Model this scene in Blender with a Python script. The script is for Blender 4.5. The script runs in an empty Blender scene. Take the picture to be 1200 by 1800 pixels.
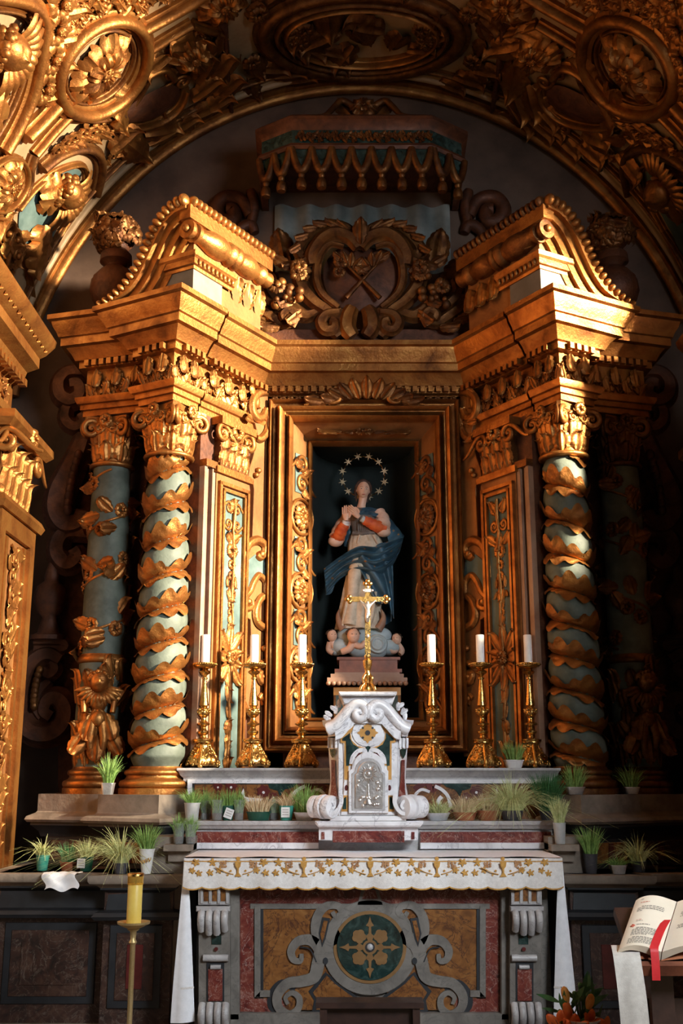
import bpy, bmesh, math, random
from mathutils import Vector, Matrix
from mathutils.geometry import tessellate_polygon
PI = math.pi
sin, cos = math.sin, math.cos
R = random.Random(7)
SC = bpy.context.scene
COL = SC.collection
# ---------------------------------------------------------------- camera
F = 1900.0
PITCH = math.radians(13.9)
EYE = Vector((-0.17, 0.0, 1.62))
CP, SP = cos(PITCH), sin(PITCH)
cam = bpy.data.cameras.new('camera')
cam.sensor_fit = 'VERTICAL'; cam.sensor_height = 36.0; cam.lens = 36.0 * F / 1800.0
cam.clip_start = 0.05
camo = bpy.data.objects.new('camera', cam); COL.objects.link(camo)
camo.location = EYE; camo.rotation_euler = (PI/2 + PITCH, 0, 0)
SC.camera = camo
# ---------------------------------------------------------------- world, light, exposure
w = bpy.data.worlds.new('world'); SC.world = w; w.use_nodes = True
w.node_tree.nodes['Background'].inputs[0].default_value = (0.30, 0.42, 0.60, 1)
w.node_tree.nodes['Background'].inputs[1].default_value = 0.012
def area(name, loc, target, sx, sy, power, col, spread=180):
    l = bpy.data.lights.new(name, 'AREA'); l.shape = 'RECTANGLE'; l.size = sx; l.size_y = sy
    l.energy = power; l.color = col; l.spread = math.radians(spread)
    o = bpy.data.objects.new(name, l); COL.objects.link(o); o.location = loc
    d = Vector(target) - Vector(loc)
    o.rotation_euler = d.to_track_quat('-Z', 'Y').to_euler()
    return o
area('vault_window_daylight', (5.6, 4.15, 5.15), (-1.0, 7.1, 4.2), 0.42, 0.5, 5700, (1.0, 0.84, 0.62))
area('nave_daylight', (2.8, 0.8, 4.0), (-0.2, 6.8, 1.9), 1.6, 1.6, 118, (0.86, 0.93, 1.0), 92)
SC.view_settings.view_transform = 'Standard'; SC.view_settings.look = 'None'
SC.view_settings.gamma = 1.0; SC.view_settings.use_curve_mapping = False
SC.view_settings.exposure = 0.0

def at(px, py, Y):
    """world point seen at photo pixel (px,py) at depth Y"""
    u = (px-600)/F; v = (900-py)/F
    k = Y/(CP - v*SP)
    return Vector((EYE.x + u*k, Y, EYE.z + (SP + v*CP)*k))
# ---------------------------------------------------------------- materials
def new_mat(name):
    m = bpy.data.materials.new(name); m.use_nodes = True
    nt = m.node_tree; b = nt.nodes['Principled BSDF']
    return m, nt, b
def rgb(c): return (c[0], c[1], c[2], 1)
def ramp(nt, fac, stops, interp='LINEAR'):
    n = nt.nodes.new('ShaderNodeValToRGB'); n.color_ramp.interpolation = interp
    e = n.color_ramp.elements
    while len(e) < len(stops): e.new(0.5)
    for i, (p, c) in enumerate(stops): e[i].position = p; e[i].color = rgb(c)
    nt.links.new(fac, n.inputs[0]); return n.outputs[0]
def noise(nt, scale, detail=4, rough=.55, coord='Object', dist=0, vec=None):
    if vec is None:
        if coord == 'World': vec = nt.nodes.new('ShaderNodeNewGeometry').outputs['Position']
        else: vec = nt.nodes.new('ShaderNodeTexCoord').outputs[coord]
    n = nt.nodes.new('ShaderNodeTexNoise'); n.inputs['Scale'].default_value = scale
    n.inputs['Detail'].default_value = detail; n.inputs['Roughness'].default_value = rough
    n.inputs['Distortion'].default_value = dist
    nt.links.new(vec, n.inputs['Vector']); return n.outputs['Fac']
def bump(nt, b, h, strength, dist=.01):
    n = nt.nodes.new('ShaderNodeBump'); n.inputs['Strength'].default_value = strength
    n.inputs['Distance'].default_value = dist
    nt.links.new(h, n.inputs['Height']); nt.links.new(n.outputs[0], b.inputs['Normal'])
def gold(name, lo, mid, hi, metal=.8, rough=.36, scale=9, bscale=42, bstr=.5):
    m, nt, b = new_mat(name)
    f = noise(nt, scale, 6, .65, 'World', .6)
    c = ramp(nt, f, [(.24, lo), (.45, mid), (.74, hi)])
    nt.links.new(c, b.inputs['Base Color'])
    b.inputs['Metallic'].default_value = metal
    r = nt.nodes.new('ShaderNodeMapRange'); nt.links.new(f, r.inputs[0])
    r.inputs[1].default_value = .3; r.inputs[2].default_value = .7
    r.inputs[3].default_value = rough+.18; r.inputs[4].default_value = rough-.04
    nt.links.new(r.outputs[0], b.inputs['Roughness'])
    bump(nt, b, noise(nt, bscale, 5, .6, 'World'), bstr, .008)
    return m
def plain(name, c1, c2, rough=.6, scale=8, bstr=.15, metal=0, coord='World', bscale=None, lo=.35, hi=.65, spec=.5):
    m, nt, b = new_mat(name)
    f = noise(nt, scale, 6, .6, coord)
    nt.links.new(ramp(nt, f, [(lo, c1), (hi, c2)]), b.inputs['Base Color'])
    b.inputs['Roughness'].default_value = rough; b.inputs['Metallic'].default_value = metal
    b.inputs['Specular IOR Level'].default_value = spec
    bump(nt, b, noise(nt, bscale or scale*5, 4, .6, coord), bstr, .006)
    return m
def marble(name, cols, scale=6, dist=2.2, rough=.28, vein=None, vw=.04):
    m, nt, b = new_mat(name)
    f = noise(nt, scale, 8, .62, 'World', dist)
    n = len(cols)
    st = [(.30 + .42*i/(n-1), c) for i, c in enumerate(cols)]
    c = ramp(nt, f, st)
    if vein:
        f2 = noise(nt, scale*.8, 5, .6, 'World', dist*1.3)
        a = nt.nodes.new('ShaderNodeMath'); a.operation = 'SUBTRACT'; nt.links.new(f2, a.inputs[0]); a.inputs[1].default_value = .5
        a2 = nt.nodes.new('ShaderNodeMath'); a2.operation = 'ABSOLUTE'; nt.links.new(a.outputs[0], a2.inputs[0])
        k = ramp(nt, a2.outputs[0], [(0, (1, 1, 1)), (vw, (0, 0, 0))])
        mx = nt.nodes.new('ShaderNodeMix'); mx.data_type = 'RGBA'
        nt.links.new(k, mx.inputs[0]); nt.links.new(c, mx.inputs[6]); mx.inputs[7].default_value = rgb(vein); c = mx.outputs[2]
    nt.links.new(c, b.inputs['Base Color']); b.inputs['Roughness'].default_value = rough
    return m
def glassm(name, col, alpha_rough=.05, trans=.9):
    m, nt, b = new_mat(name)
    b.inputs['Base Color'].default_value = rgb(col); b.inputs['Transmission Weight'].default_value = trans
    b.inputs['Roughness'].default_value = alpha_rough; b.inputs['IOR'].default_value = 1.12
    return m
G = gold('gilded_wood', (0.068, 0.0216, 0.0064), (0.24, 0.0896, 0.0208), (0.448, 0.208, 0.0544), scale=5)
GD = gold('shade_dark_gilding', (0.0224, 0.0072, 0.0032), (0.104, 0.0368, 0.0096), (0.24, 0.104, 0.028), .75, .42)  # darker copy of the gilding; shade of the unlit parts is in its colour
GP = gold('gilded_panel', (0.12, 0.044, 0.0144), (0.216, 0.088, 0.0256), (0.32, 0.16, 0.056), .5, .45, 4, 30, .25)
GB = gold('vault_ground_gilding', (0.1872, 0.1008, 0.0468), (0.2736, 0.1728, 0.0864), (0.36, 0.2448, 0.1368), .12, .55, 2.5, 25, .2)
BR = gold('polished_brass', (.22, .11, .025), (.48, .27, .075), (.70, .45, .17), 1.0, .2, 12, 60, .25)
BO = gold('brown_bole', (.025, .008, .004), (.075, .024, .010), (.15, .05, .02), .35, .5)
GREEN = plain('verdigris_paint', (.050, .062, .049), (.105, .125, .100), .62, 7, .3, spec=.3)
TEAL = plain('teal_ground', (0.036, 0.068, 0.064), (0.08, 0.124, 0.116), .65, 6, .2)
PINK = plain('rosy_marbled_wood', (0.204, 0.102, 0.0595), (0.323, 0.1955, 0.1275), .5, 5, .15)
STONE = plain('worn_stone', (.13, .10, .075), (.27, .215, .165), .75, 6, .4)
GREYW = plain('grey_plaster', (.09, .078, .075), (.16, .145, .135), .8, 4, .3)
BROWNW = plain('brown_plaster', (.07, .042, .030), (.13, .080, .055), .8, 3, .3)
DARK = plain('niche_dark', (.006, .012, .012), (.014, .024, .022), .85, 5, .2)
WHITE_M = marble('white_marble', [(.50, .48, .49), (.72, .70, .71), (.82, .81, .82)], 5, 1.0, .3, (.42, .40, .42), .012)
ALT_M = marble('shaded_altar_marble', [(.105, .092, .08), (.165, .148, .128), (.225, .203, .178)], 6, 1.5, .45, (.11, .10, .09), .014)  # darker copy of the marble; shade below the cloth is in its colour
GREY_M = marble('grey_marble', [(.30, .28, .28), (.42, .40, .39), (.52, .50, .49)], 6, 1.5, .35, (.30, .28, .28), .014)
RED_M = marble('red_marble', [(.035, .008, .008), (.13, .020, .016), (.19, .045, .030), (.36, .19, .15)], 8, 2.6, .3, (.42, .30, .26), .012)
YEL_M = marble('yellow_marble', [(0.085, 0.0289, 0.0102), (0.2125, 0.0833, 0.0221), (0.289, 0.1318, 0.0408)], 7, 2.2, .3, (0.0595, 0.0204, 0.0119), .03)
OCHRE_M = marble('ochre_inlay', [(.42, .20, .05), (.60, .32, .09)], 8, 1, .3)
GRN_M = marble('green_marble', [(.004, .011, .010), (.014, .034, .03), (.05, .085, .075)], 14, 1.5, .25)
BLK_M = marble('black_marble', [(.006, .007, .009), (.02, .022, .026)], 7, 1, .55)
BREC_M = marble('breccia_marble', [(.012, .008, .007), (.045, .020, .014), (.085, .045, .03)], 7, 2.5, .4, (.13, .10, .08), .015)
OCHRE_D = marble('dull_ochre_inlay', [(.17, .085, .03), (.27, .15, .06)], 8, 1, .35)
OX_M = marble('oxblood_inlay', [(.06, .010, .009), (.13, .022, .02)], 10, 1, .3)
CLOTH = plain('white_linen', (.80, .80, .82), (.88, .88, .90), .85, 30, .1)
LACE = plain('embroidered_linen', (.70, .66, .62), (.82, .78, .74), .9, 60, .5)
OCHRE_T = plain('ochre_thread', (.42, .20, .035), (.62, .33, .07), .7, 60, .4)
BROWN_T = plain('brown_thread', (.30, .13, .045), (.50, .27, .12), .7, 60, .4)
WAX = plain('white_wax', (.80, .77, .72), (.88, .85, .80), .45, 20, .05)
YWAX = plain('yellow_wax', (.75, .50, .08), (.85, .62, .14), .4, 10, .05)
SKIN = plain('painted_skin', (.60, .36, .25), (.72, .47, .35), .45, 12, .05)
PGILT = plain('pale_gilt', (.62, .48, .30), (.80, .68, .48), .35, 20, .1, .3)
HAIR = plain('brown_hair', (.03, .014, .008), (.07, .032, .018), .5, 40, .4)
REDC = plain('vermilion_sleeve', (.48, .06, .015), (.72, .15, .03), .6, 14, .1)
ROSEC = plain('rose_lining', (.62, .40, .30), (.76, .54, .42), .6, 14, .1)
CREAMC = plain('cream_tunic', (.44, .36, .26), (.66, .57, .44), .6, 16, .15)
GREYT = plain('grey_brown_bodice', (.11, .09, .08), (.19, .16, .135), .7, 14, .1)
WOODR = plain('red_brown_wood', (.12, .035, .018), (.24, .08, .04), .45, 10, .1)
BR2 = gold('satin_brass', (.45, .30, .12), (.62, .45, .20), (.75, .58, .30), .75, .38)
WOODD = plain('dark_wood', (.02, .009, .007), (.045, .02, .014), .4, 12, .1)
SILVER = plain('embossed_silver', (.50, .46, .43), (.72, .67, .63), .3, 12, .3, .9)
FOIL = plain('aluminium_foil', (.62, .65, .68), (.82, .84, .87), .28, 20, .4, .85)
PAGE = plain('cream_paper', (.70, .60, .46), (.78, .68, .53), .8, 6, .03)
INK = plain('black_ink', (.10, .08, .07), (.16, .13, .11), .8, 30, 0)
RINK = plain('red_ink', (.50, .09, .05), (.55, .13, .08), .8, 30, 0)
RIB = plain('red_ribbon', (.52, .01, .015), (.62, .02, .025), .55, 20, .05)
DROP = plain('cream_drapery', (.50, .46, .41), (.60, .56, .50), .9, 40, .2)
TERRA = plain('terracotta', (.30, .09, .035), (.45, .16, .07), .7, 10, .2)
DGREEN_P = plain('dark_green_plastic', (.008, .055, .035), (.015, .09, .055), .4, 10, .05)
TEAL_P = plain('teal_plastic', (.03, .22, .17), (.06, .32, .25), .4, 10, .05)
WHITE_P = plain('white_plastic', (.62, .62, .60), (.74, .73, .71), .4, 10, .05)
GREY_P = plain('grey_plastic', (.36, .36, .35), (.50, .50, .48), .45, 10, .05)
BROWN_P = plain('dark_plastic', (.03, .03, .035), (.06, .06, .07), .4, 10, .05)
SOIL = plain('soil', (.07, .035, .02), (.16, .08, .045), .9, 60, .6)
GLASS = glassm('clear_plastic', (.90, .95, .93), .06, .88)
AMBER = glassm('amber_glass', (1.0, .62, .12), .05, .8)
GR1 = plain('fresh_grass', (.10, .22, .04), (.30, .46, .12), .6, 60, 0, coord='World')
GR2 = plain('pale_grass', (.36, .42, .14), (.66, .68, .34), .6, 60, 0, coord='World')
GR3 = plain('straw_grass', (.50, .36, .18), (.72, .56, .34), .6, 60, 0, coord='World')
GR4 = plain('deep_green_grass', (.02, .10, .03), (.06, .20, .06), .6, 60, 0, coord='World')
ORANGE = plain('orange_petal', (.72, .10, .015), (.85, .22, .03), .5, 20, .05)
BUDC = plain('lily_bud', (.70, .24, .03), (.78, .38, .08), .5, 20, .05)
LEAFG = plain('lily_leaf', (.03, .10, .03), (.08, .19, .06), .5, 20, .05)
CLOUD = plain('painted_cloud', (.26, .34, .37), (.46, .55, .57), .6, 8, .2)
def blue_cloth():
    m, nt, b = new_mat('starry_blue_mantle')
    f = noise(nt, 9, 4, .6, 'World')
    c = ramp(nt, f, [(.35, (.020, .055, .085)), (.65, (.06, .14, .20))])
    v = nt.nodes.new('ShaderNodeTexVoronoi'); v.inputs['Scale'].default_value = 15
    nt.links.new(nt.nodes.new('ShaderNodeNewGeometry').outputs['Position'], v.inputs['Vector'])
    k = ramp(nt, v.outputs['Distance'], [(.13, (1, 1, 1)), (.17, (0, 0, 0))])
    mx = nt.nodes.new('ShaderNodeMix'); mx.data_type = 'RGBA'
    nt.links.new(k, mx.inputs[0]); nt.links.new(c, mx.inputs[6]); mx.inputs[7].default_value = (.34, .15, .04, 1)
    nt.links.new(mx.outputs[2], b.inputs['Base Color']); b.inputs['Roughness'].default_value = .55
    return m
BLUE = blue_cloth()
# ---------------------------------------------------------------- mesh builder
class MB:
    def __init__(s): s.v = []; s.f = []
    def add(s, vs, fs, M=None):
        o = len(s.v)
        s.v += [(M @ Vector(p)) if M is not None else Vector(p) for p in vs]
        s.f += [tuple(i+o for i in f) for f in fs]; return s
    def box(s, c, d, M=None, taper=1.0):
        x, y, z = d[0]/2, d[1]/2, d[2]/2; c = Vector(c)
        vs = [c+Vector((sx*x*(taper if sz > 0 else 1), sy*y*(taper if sz > 0 else 1), sz*z)) for sz in (-1, 1) for sy in (-1, 1) for sx in (-1, 1)]
        return s.add(vs, [(0, 2, 3, 1), (4, 5, 7, 6), (0, 1, 5, 4), (2, 6, 7, 3), (0, 4, 6, 2), (1, 3, 7, 5)], M)
    def grid(s, fn, nu, nv, cu=False, cv=False, M=None):
        vs = [fn(i/nu, j/nv) for j in range(nv + (0 if cv else 1)) for i in range(nu + (0 if cu else 1))]
        W = nu + (0 if cu else 1); H = nv + (0 if cv else 1)
        fs = []
        for j in range(nv):
            for i in range(nu):
                a = (i+1) % W; b = (j+1) % H
                fs.append((j*W+i, j*W+a, b*W+a, b*W+i))
        return s.add(vs, fs, M)
    def lathe(s, prof, n=20, M=None, a0=0, a1=2*PI, wob=None):
        cl = abs(a1-a0-2*PI) < 1e-6
        k = n if cl else n+1
        vs = []
        for (r, z) in prof:
            for i in range(k):
                a = a0+(a1-a0)*i/n
                rr = r*(wob(a, z) if wob else 1)
                vs.append((rr*cos(a), rr*sin(a), z))
        fs = []
        for j in range(len(prof)-1):
            for i in range(n):
                b = (i+1) % k
                fs.append((j*k+i, j*k+b, (j+1)*k+b, (j+1)*k+i))
        if cl:
            if prof[0][0] > 1e-4: fs.append(tuple(range(k-1, -1, -1)))
            if prof[-1][0] > 1e-4: fs.append(tuple((len(prof)-1)*k+i for i in range(k)))
        return s.add(vs, fs, M)
    def ell(s, c, r, nu=12, nv=8, M=None):
        if not hasattr(r, '__len__'): r = (r, r, r)
        vs = []
        for j in range(1, nv):
            p = PI*j/nv
            for i in range(nu):
                a = 2*PI*i/nu
                vs.append((c[0]+r[0]*sin(p)*cos(a), c[1]+r[1]*sin(p)*sin(a), c[2]+r[2]*cos(p)))
        vs.append((c[0], c[1], c[2]+r[2])); vs.append((c[0], c[1], c[2]-r[2]))
        fs = []; t = len(vs)-2; bt = t+1
        for j in range(nv-2):
            for i in range(nu):
                k = (i+1) % nu; fs.append((j*nu+i, (j+1)*nu+i, (j+1)*nu+k, j*nu+k))
        for i in range(nu):
            k = (i+1) % nu; fs.append((t, i, k)); fs.append((bt, (nv-2)*nu+k, (nv-2)*nu+i))
        return s.add(vs, fs, M)
    def tube(s, path, rad, n=8, closed=False, M=None, flat=1.0, up=None, flute=0):
        if flute: n = 18
        P = [Vector(p) for p in path]; m = len(P)
        if not hasattr(rad, '__len__'): rad = [rad]*m
        vs = []; N = None
        for i, p in enumerate(P):
            a = P[(i-1) % m] if (closed or i > 0) else p
            b = P[(i+1) % m] if (closed or i < m-1) else p
            t = (b-a)
            if t.length < 1e-9: t = Vector((0, 0, 1))
            t.normalize()
            if up is not None: N = Vector(up)
            elif N is None: N = Vector((0, 0, 1)) if abs(t.z) < .9 else Vector((1, 0, 0))
            N = N - t*N.dot(t)
            if N.length < 1e-6: N = t.orthogonal()
            N.normalize(); B = t.cross(N)
            for k in range(n):
                an = 2*PI*k/n
                q = rad[i]*(1+flute*cos(6*an))
                vs.append(p + q*(cos(an)*B + sin(an)*flat*N))
        fs = []
        for i in range(m if closed else m-1):
            j = (i+1) % m
            for k in range(n):
                l = (k+1) % n; fs.append((i*n+k, i*n+l, j*n+l, j*n+k))
        if not closed:
            fs.append(tuple(range(n-1, -1, -1))); fs.append(tuple((m-1)*n+k for k in range(n)))
        return s.add(vs, fs, M)
    def prism(s, pts, d, M=None, bev=0.0):
        """outline pts (x,y) extruded from z=0 to z=d; optional bevel of the front edge"""
        pts = [Vector((p[0], p[1])) for p in pts]; n = len(pts)
        ar = sum(pts[i].x*pts[(i+1) % n].y-pts[(i+1) % n].x*pts[i].y for i in range(n))
        if ar < 0: pts.reverse()
        tri = tessellate_polygon([[Vector((p.x, p.y, 0)) for p in pts]])
        vs = [(p.x, p.y, 0) for p in pts] + [(p.x, p.y, d-bev) for p in pts]
        fs = [(i, (i+1) % n, n+(i+1) % n, n+i) for i in range(n)]
        top = n
        if bev > 0:
            ins = []
            for i in range(n):
                a = (pts[i]-pts[i-1]); b = (pts[(i+1) % n]-pts[i])
                if a.length > 0: a.normalize()
                if b.length > 0: b.normalize()
                nn = Vector((-a.y-b.y, a.x+b.x))
                if nn.length < 1e-6: nn = Vector((-a.y, a.x))
                nn.normalize(); ins.append(pts[i]+nn*bev)
            vs += [(p.x, p.y, d) for p in ins]; top = 2*n
            fs += [(n+i, n+(i+1) % n, 2*n+(i+1) % n, 2*n+i) for i in range(n)]
        def orient(t):
            a, b, c = [pts[k] for k in t]
            return t if (b-a).cross(c-a) > 0 else (t[0], t[2], t[1])
        for t in tri:
            t = orient(t)
            fs.append(tuple(top+k for k in t)); fs.append((t[0], t[2], t[1]))
        return s.add(vs, fs, M)
    def ring(s, outer, inner, d, M=None):
        """band between two outlines with equal point counts"""
        n = len(outer)
        vs = [(p[0], p[1], 0) for p in outer]+[(p[0], p[1], d) for p in outer]+[(p[0], p[1], d) for p in inner]+[(p[0], p[1], 0) for p in inner]
        fs = []
        for i in range(n):
            j = (i+1) % n
            for a in range(3): fs.append((a*n+i, a*n+j, (a+1)*n+j, (a+1)*n+i))
        return s.add(vs, fs, M)
    def sweep(s, prof, path, closed=False, M=None, flip=1, cap=True):
        """prof = [(out, z)], path = plan points (x,y); offset to the right of the travel direction * flip, mitred"""
        P = [Vector((p[0], p[1])) for p in path]; m = len(P); k = len(prof); vs = []
        for i in range(m):
            d1 = (P[i]-P[i-1]).normalized() if (closed or i > 0) else None
            d2 = (P[(i+1) % m]-P[i]).normalized() if (closed or i < m-1) else None
            if d1 is None: d1 = d2
            if d2 is None: d2 = d1
            n1 = Vector((d1.y, -d1.x))*flip; n2 = Vector((d2.y, -d2.x))*flip
            b = (n1+n2); b = b/max(.25, b.dot(n1)) if b.length > 1e-6 else n1
            for (o, z) in prof: q = P[i]+b*o; vs.append((q.x, q.y, z))
        fs = []
        for i in range(m if closed else m-1):
            j = (i+1) % m
            for a in range(k-1): fs.append((i*k+a, j*k+a, j*k+a+1, i*k+a+1))
        if cap and not closed:
            fs.append(tuple(range(k))); fs.append(tuple((m-1)*k+a for a in range(k-1, -1, -1)))
        return s.add(vs, fs, M)
    def mesh(s, name, mat, smooth=None):
        me = bpy.data.meshes.new(name)
        me.from_pydata([tuple(p) for p in s.v], [], s.f)
        bm = bmesh.new(); bm.from_mesh(me)
        bmesh.ops.recalc_face_normals(bm, faces=bm.faces); bm.to_mesh(me); bm.free()
        me.materials.append(mat)
        if smooth is not None:
            me.polygons.foreach_set('use_smooth', [True]*len(me.polygons))
            me.set_sharp_from_angle(angle=math.radians(smooth))
        me.update(); return me
    def build(s, name, mat, parent=None, smooth=40, origin=None):
        if parent is None:
            if origin is None:
                xs = [p[0] for p in s.v]; ys = [p[1] for p in s.v]; zs = [p[2] for p in s.v]
                origin = ((min(xs)+max(xs))/2, (min(ys)+max(ys))/2, min(zs))
            o0 = Vector(origin)
        else: o0 = WL[parent.name].translation
        W0 = Matrix.Translation(o0)
        if parent is not None: W0 = WL[parent.name]
        inv = W0.inverted()
        s.v = [inv @ p for p in s.v]
        o = bpy.data.objects.new(name, s.mesh(name, mat, smooth)); COL.objects.link(o)
        if parent is not None: o.parent = parent
        else: o.location = o0
        WL[o.name] = W0.copy()
        return o
WL = {}
def thing(name, label, cat, loc, group=None):
    o = bpy.data.objects.new(name, None); COL.objects.link(o); o.location = loc; o.empty_display_size = .05
    WL[o.name] = Matrix.Translation(Vector(loc))
    return tag(o, label, cat, group)
def tag(o, label=None, cat=None, group=None, kind=None):
    if label: o['label'] = label
    if cat: o['category'] = cat
    if group: o['group'] = group
    if kind: o['kind'] = kind
    return o
def struct(o): o['kind'] = 'structure'; return o
def inst(name, me, M, parent):
    o = bpy.data.objects.new(name, me); COL.objects.link(o); o.parent = parent
    o.matrix_local = WL[parent.name].inverted() @ M; WL[o.name] = M.copy()
    return o
def frame(o, x, y):
    """matrix with origin o, local x along x, local y near y, z = x cross y"""
    x = Vector(x).normalized(); z = x.cross(Vector(y)).normalized(); y = z.cross(x)
    return Matrix(((x.x, y.x, z.x, o[0]), (x.y, y.y, z.y, o[1]), (x.z, y.z, z.z, o[2]), (0, 0, 0, 1)))
def S(x, y=None, z=None):
    y = x if y is None else y; z = x if z is None else z
    return Matrix.Diagonal((x, y, z, 1))
def T(x, y, z): return Matrix.Translation((x, y, z))
def RZ(a): return Matrix.Rotation(a, 4, 'Z')
def RX(a): return Matrix.Rotation(a, 4, 'X')
def RY(a): return Matrix.Rotation(a, 4, 'Y')
def smoothpath(pts, n=6, closed=False):
    P = [Vector(p) for p in pts]; out = []; m = len(P)
    for i in range(m if closed else m-1):
        p0 = P[(i-1) % m] if (closed or i > 0) else P[i]; p1 = P[i]; p2 = P[(i+1) % m]
        p3 = P[(i+2) % m] if (closed or i < m-2) else p2
        for k in range(n):
            t = k/n; out.append(.5*((2*p1)+(p2-p0)*t+(2*p0-5*p1+4*p2-p3)*t*t+(3*p1-p0-3*p2+p3)*t**3))
    if not closed: out.append(P[-1])
    return out
def spiral(r0, turns, a0=0, n=26, end=.12, hand=1):
    """points of a volute spiral starting at radius r0"""
    out = []
    for i in range(n+1):
        t = i/n; r = r0*(1-t*(1-end)); a = a0+hand*2*PI*turns*t
        out.append(Vector((r*cos(a), r*sin(a), 0)))
    return out
# ---------------------------------------------------------------- ornament library (local x right, y up, z out)
def leaf_mb(lobes=5, w=.32, curl=.32, bulge=.10, nu=10, nv=16):
    mb = MB()
    def fn(u, v):
        uu = u*2-1
        env = (sin(PI*min(1, v*.93+.07)**.75))**.8
        ed = 1-.34*(abs(sin(PI*lobes*v)) < .55)*(1-abs(sin(PI*lobes*v))/.55)
        wd = w*(env*ed+.05)
        # curl of the tip
        t = max(0, (v-.62)/.38); yy = v-.25*t*t*curl*2; zz = bulge*sin(PI*v*.8)+curl*t*t*.75
        rib = .05*(1-abs(uu))+.028*cos(uu*PI*3.2)*(1-.3*v)
        side = -.05*uu*uu
        lift = .05*abs(uu)*(v*1.0)
        return Vector((uu*wd, yy+.09*abs(uu)*env, zz+rib+side))
    return mb.grid(fn, nu, nv)
LEAF = leaf_mb().mesh('acanthus_leaf', G, 60)
LEAFD = leaf_mb().mesh('acanthus_leaf_shaded', GD, 60)  # meshes ending in D wear the gilding with painted shade
LEAFW = leaf_mb(4, .42, .15, .12).mesh('broad_leaf', G, 60)
LEAFWD = leaf_mb(4, .42, .15, .12).mesh('broad_leaf_shaded', GD, 60)
def scroll_mb(turns=1.35, tail=True, r=.085, hand=1, flat=.8):
    mb = MB(); p = []
    sp = spiral(.30, turns, PI/2, 30, .10, -hand)
    if tail:
        for i in range(10): t = i/10; p.append(Vector((hand*(-.95+.95*t), -.30+.60*(t*t*(3-2*t)), 0)))
    p += sp
    n = len(p); rad = [r*(.45+.75*sin(PI*min(1, (i/n)*1.15))**.6 if i < n*.85 else .8-.3*(i-n*.85)/(n*.15)) for i in range(n)]
    mb.tube(p, rad, 8, flat=flat, up=(0, 0, 1)); mb.ell((0, 0, .02), (.075, .075, .075), 8, 6)
    return mb
SCROLL = scroll_mb().mesh('scroll', G, 60)
SCROLLD = scroll_mb().mesh('scroll_shaded', GD, 60)
def rosette_mb(n=8, layers=2):
    mb = MB()
    for L in range(layers):
        r0, r1 = (.10, .5) if L == 0 else (.06, .33)
        for k in range(n):
            a = 2*PI*(k+.5*L)/n
            def fn(u, v):
                uu = u*2-1; wd = (.62*PI*(r0+(r1-r0)*v)/n)*(1.95*sin(PI*(.12+.80*v))**.6)
                rr = r0+(r1-r0)*v*(1-.10*uu*uu+.05*cos(uu*PI*2))
                z = .05+.10*L+.11*sin(PI*v*.9)-.09*uu*uu*v-.03*v*v+.02*cos(uu*PI*3)
                x = rr; y = uu*wd
                return Vector((x*cos(a)-y*sin(a), x*sin(a)+y*cos(a), z))
            mb.grid(fn, 6, 6)
    mb.ell((0, 0, .16), (.11, .11, .09), 10, 6)
    for k in range(6): mb.ell((.06*cos(k*PI/3), .06*sin(k*PI/3), .22), (.03, .03, .03), 6, 4)
    return mb
ROS = rosette_mb().mesh('rosette', G, 60)
ROSD = rosette_mb().mesh('rosette_shaded', GD, 60)
FLOWER = rosette_mb(5, 1).mesh('flower', G, 60)
FLOWERD = rosette_mb(5, 1).mesh('flower_shaded', GD, 60)
def arab_mb(seed=0, branches=5):
    """running foliage: an S stem of scrolls and leaves in a box 1 wide, 1 high"""
    r = random.Random(seed); mb = MB()
    lf = leaf_mb(3, .30, .3, .12, 6, 8)
    stem = smoothpath([(-.5, -.25, .03), (-.25, .22, .05), (0, 0, .04), (.25, -.25, .05), (.5, .22, .03)], 6)
    mb.tube(stem, .035, 6)
    for k, (x, y, h) in enumerate([(-.28, .02, 1), (.02, .12, -1), (.28, 0, 1)]):
        sp = spiral(.20, 1.2, r.uniform(0, 6), 16, .15, h)
        mb.tube([p+Vector((x, y, .05)) for p in sp], [.045*(1-.4*i/16) for i in range(17)], 6)
        mb.ell((x, y, .08), .055, 6, 5)
    for k in range(branches+4):
        x = -.45+.9*k/(branches+3); y = .16*sin(x*9)+r.uniform(-.08, .08)
        M = T(x, y, .03) @ RZ(r.uniform(-.9, .9)+(0 if k % 2 else PI)) @ S(r.uniform(.34, .48))
        mb.add(lf.v, lf.f, M)
    return mb
ARAB = [arab_mb(i).mesh('foliage', G, 60) for i in range(3)]
ARABD = [arab_mb(i).mesh('foliage_shaded', GD, 60) for i in range(3)]
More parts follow.
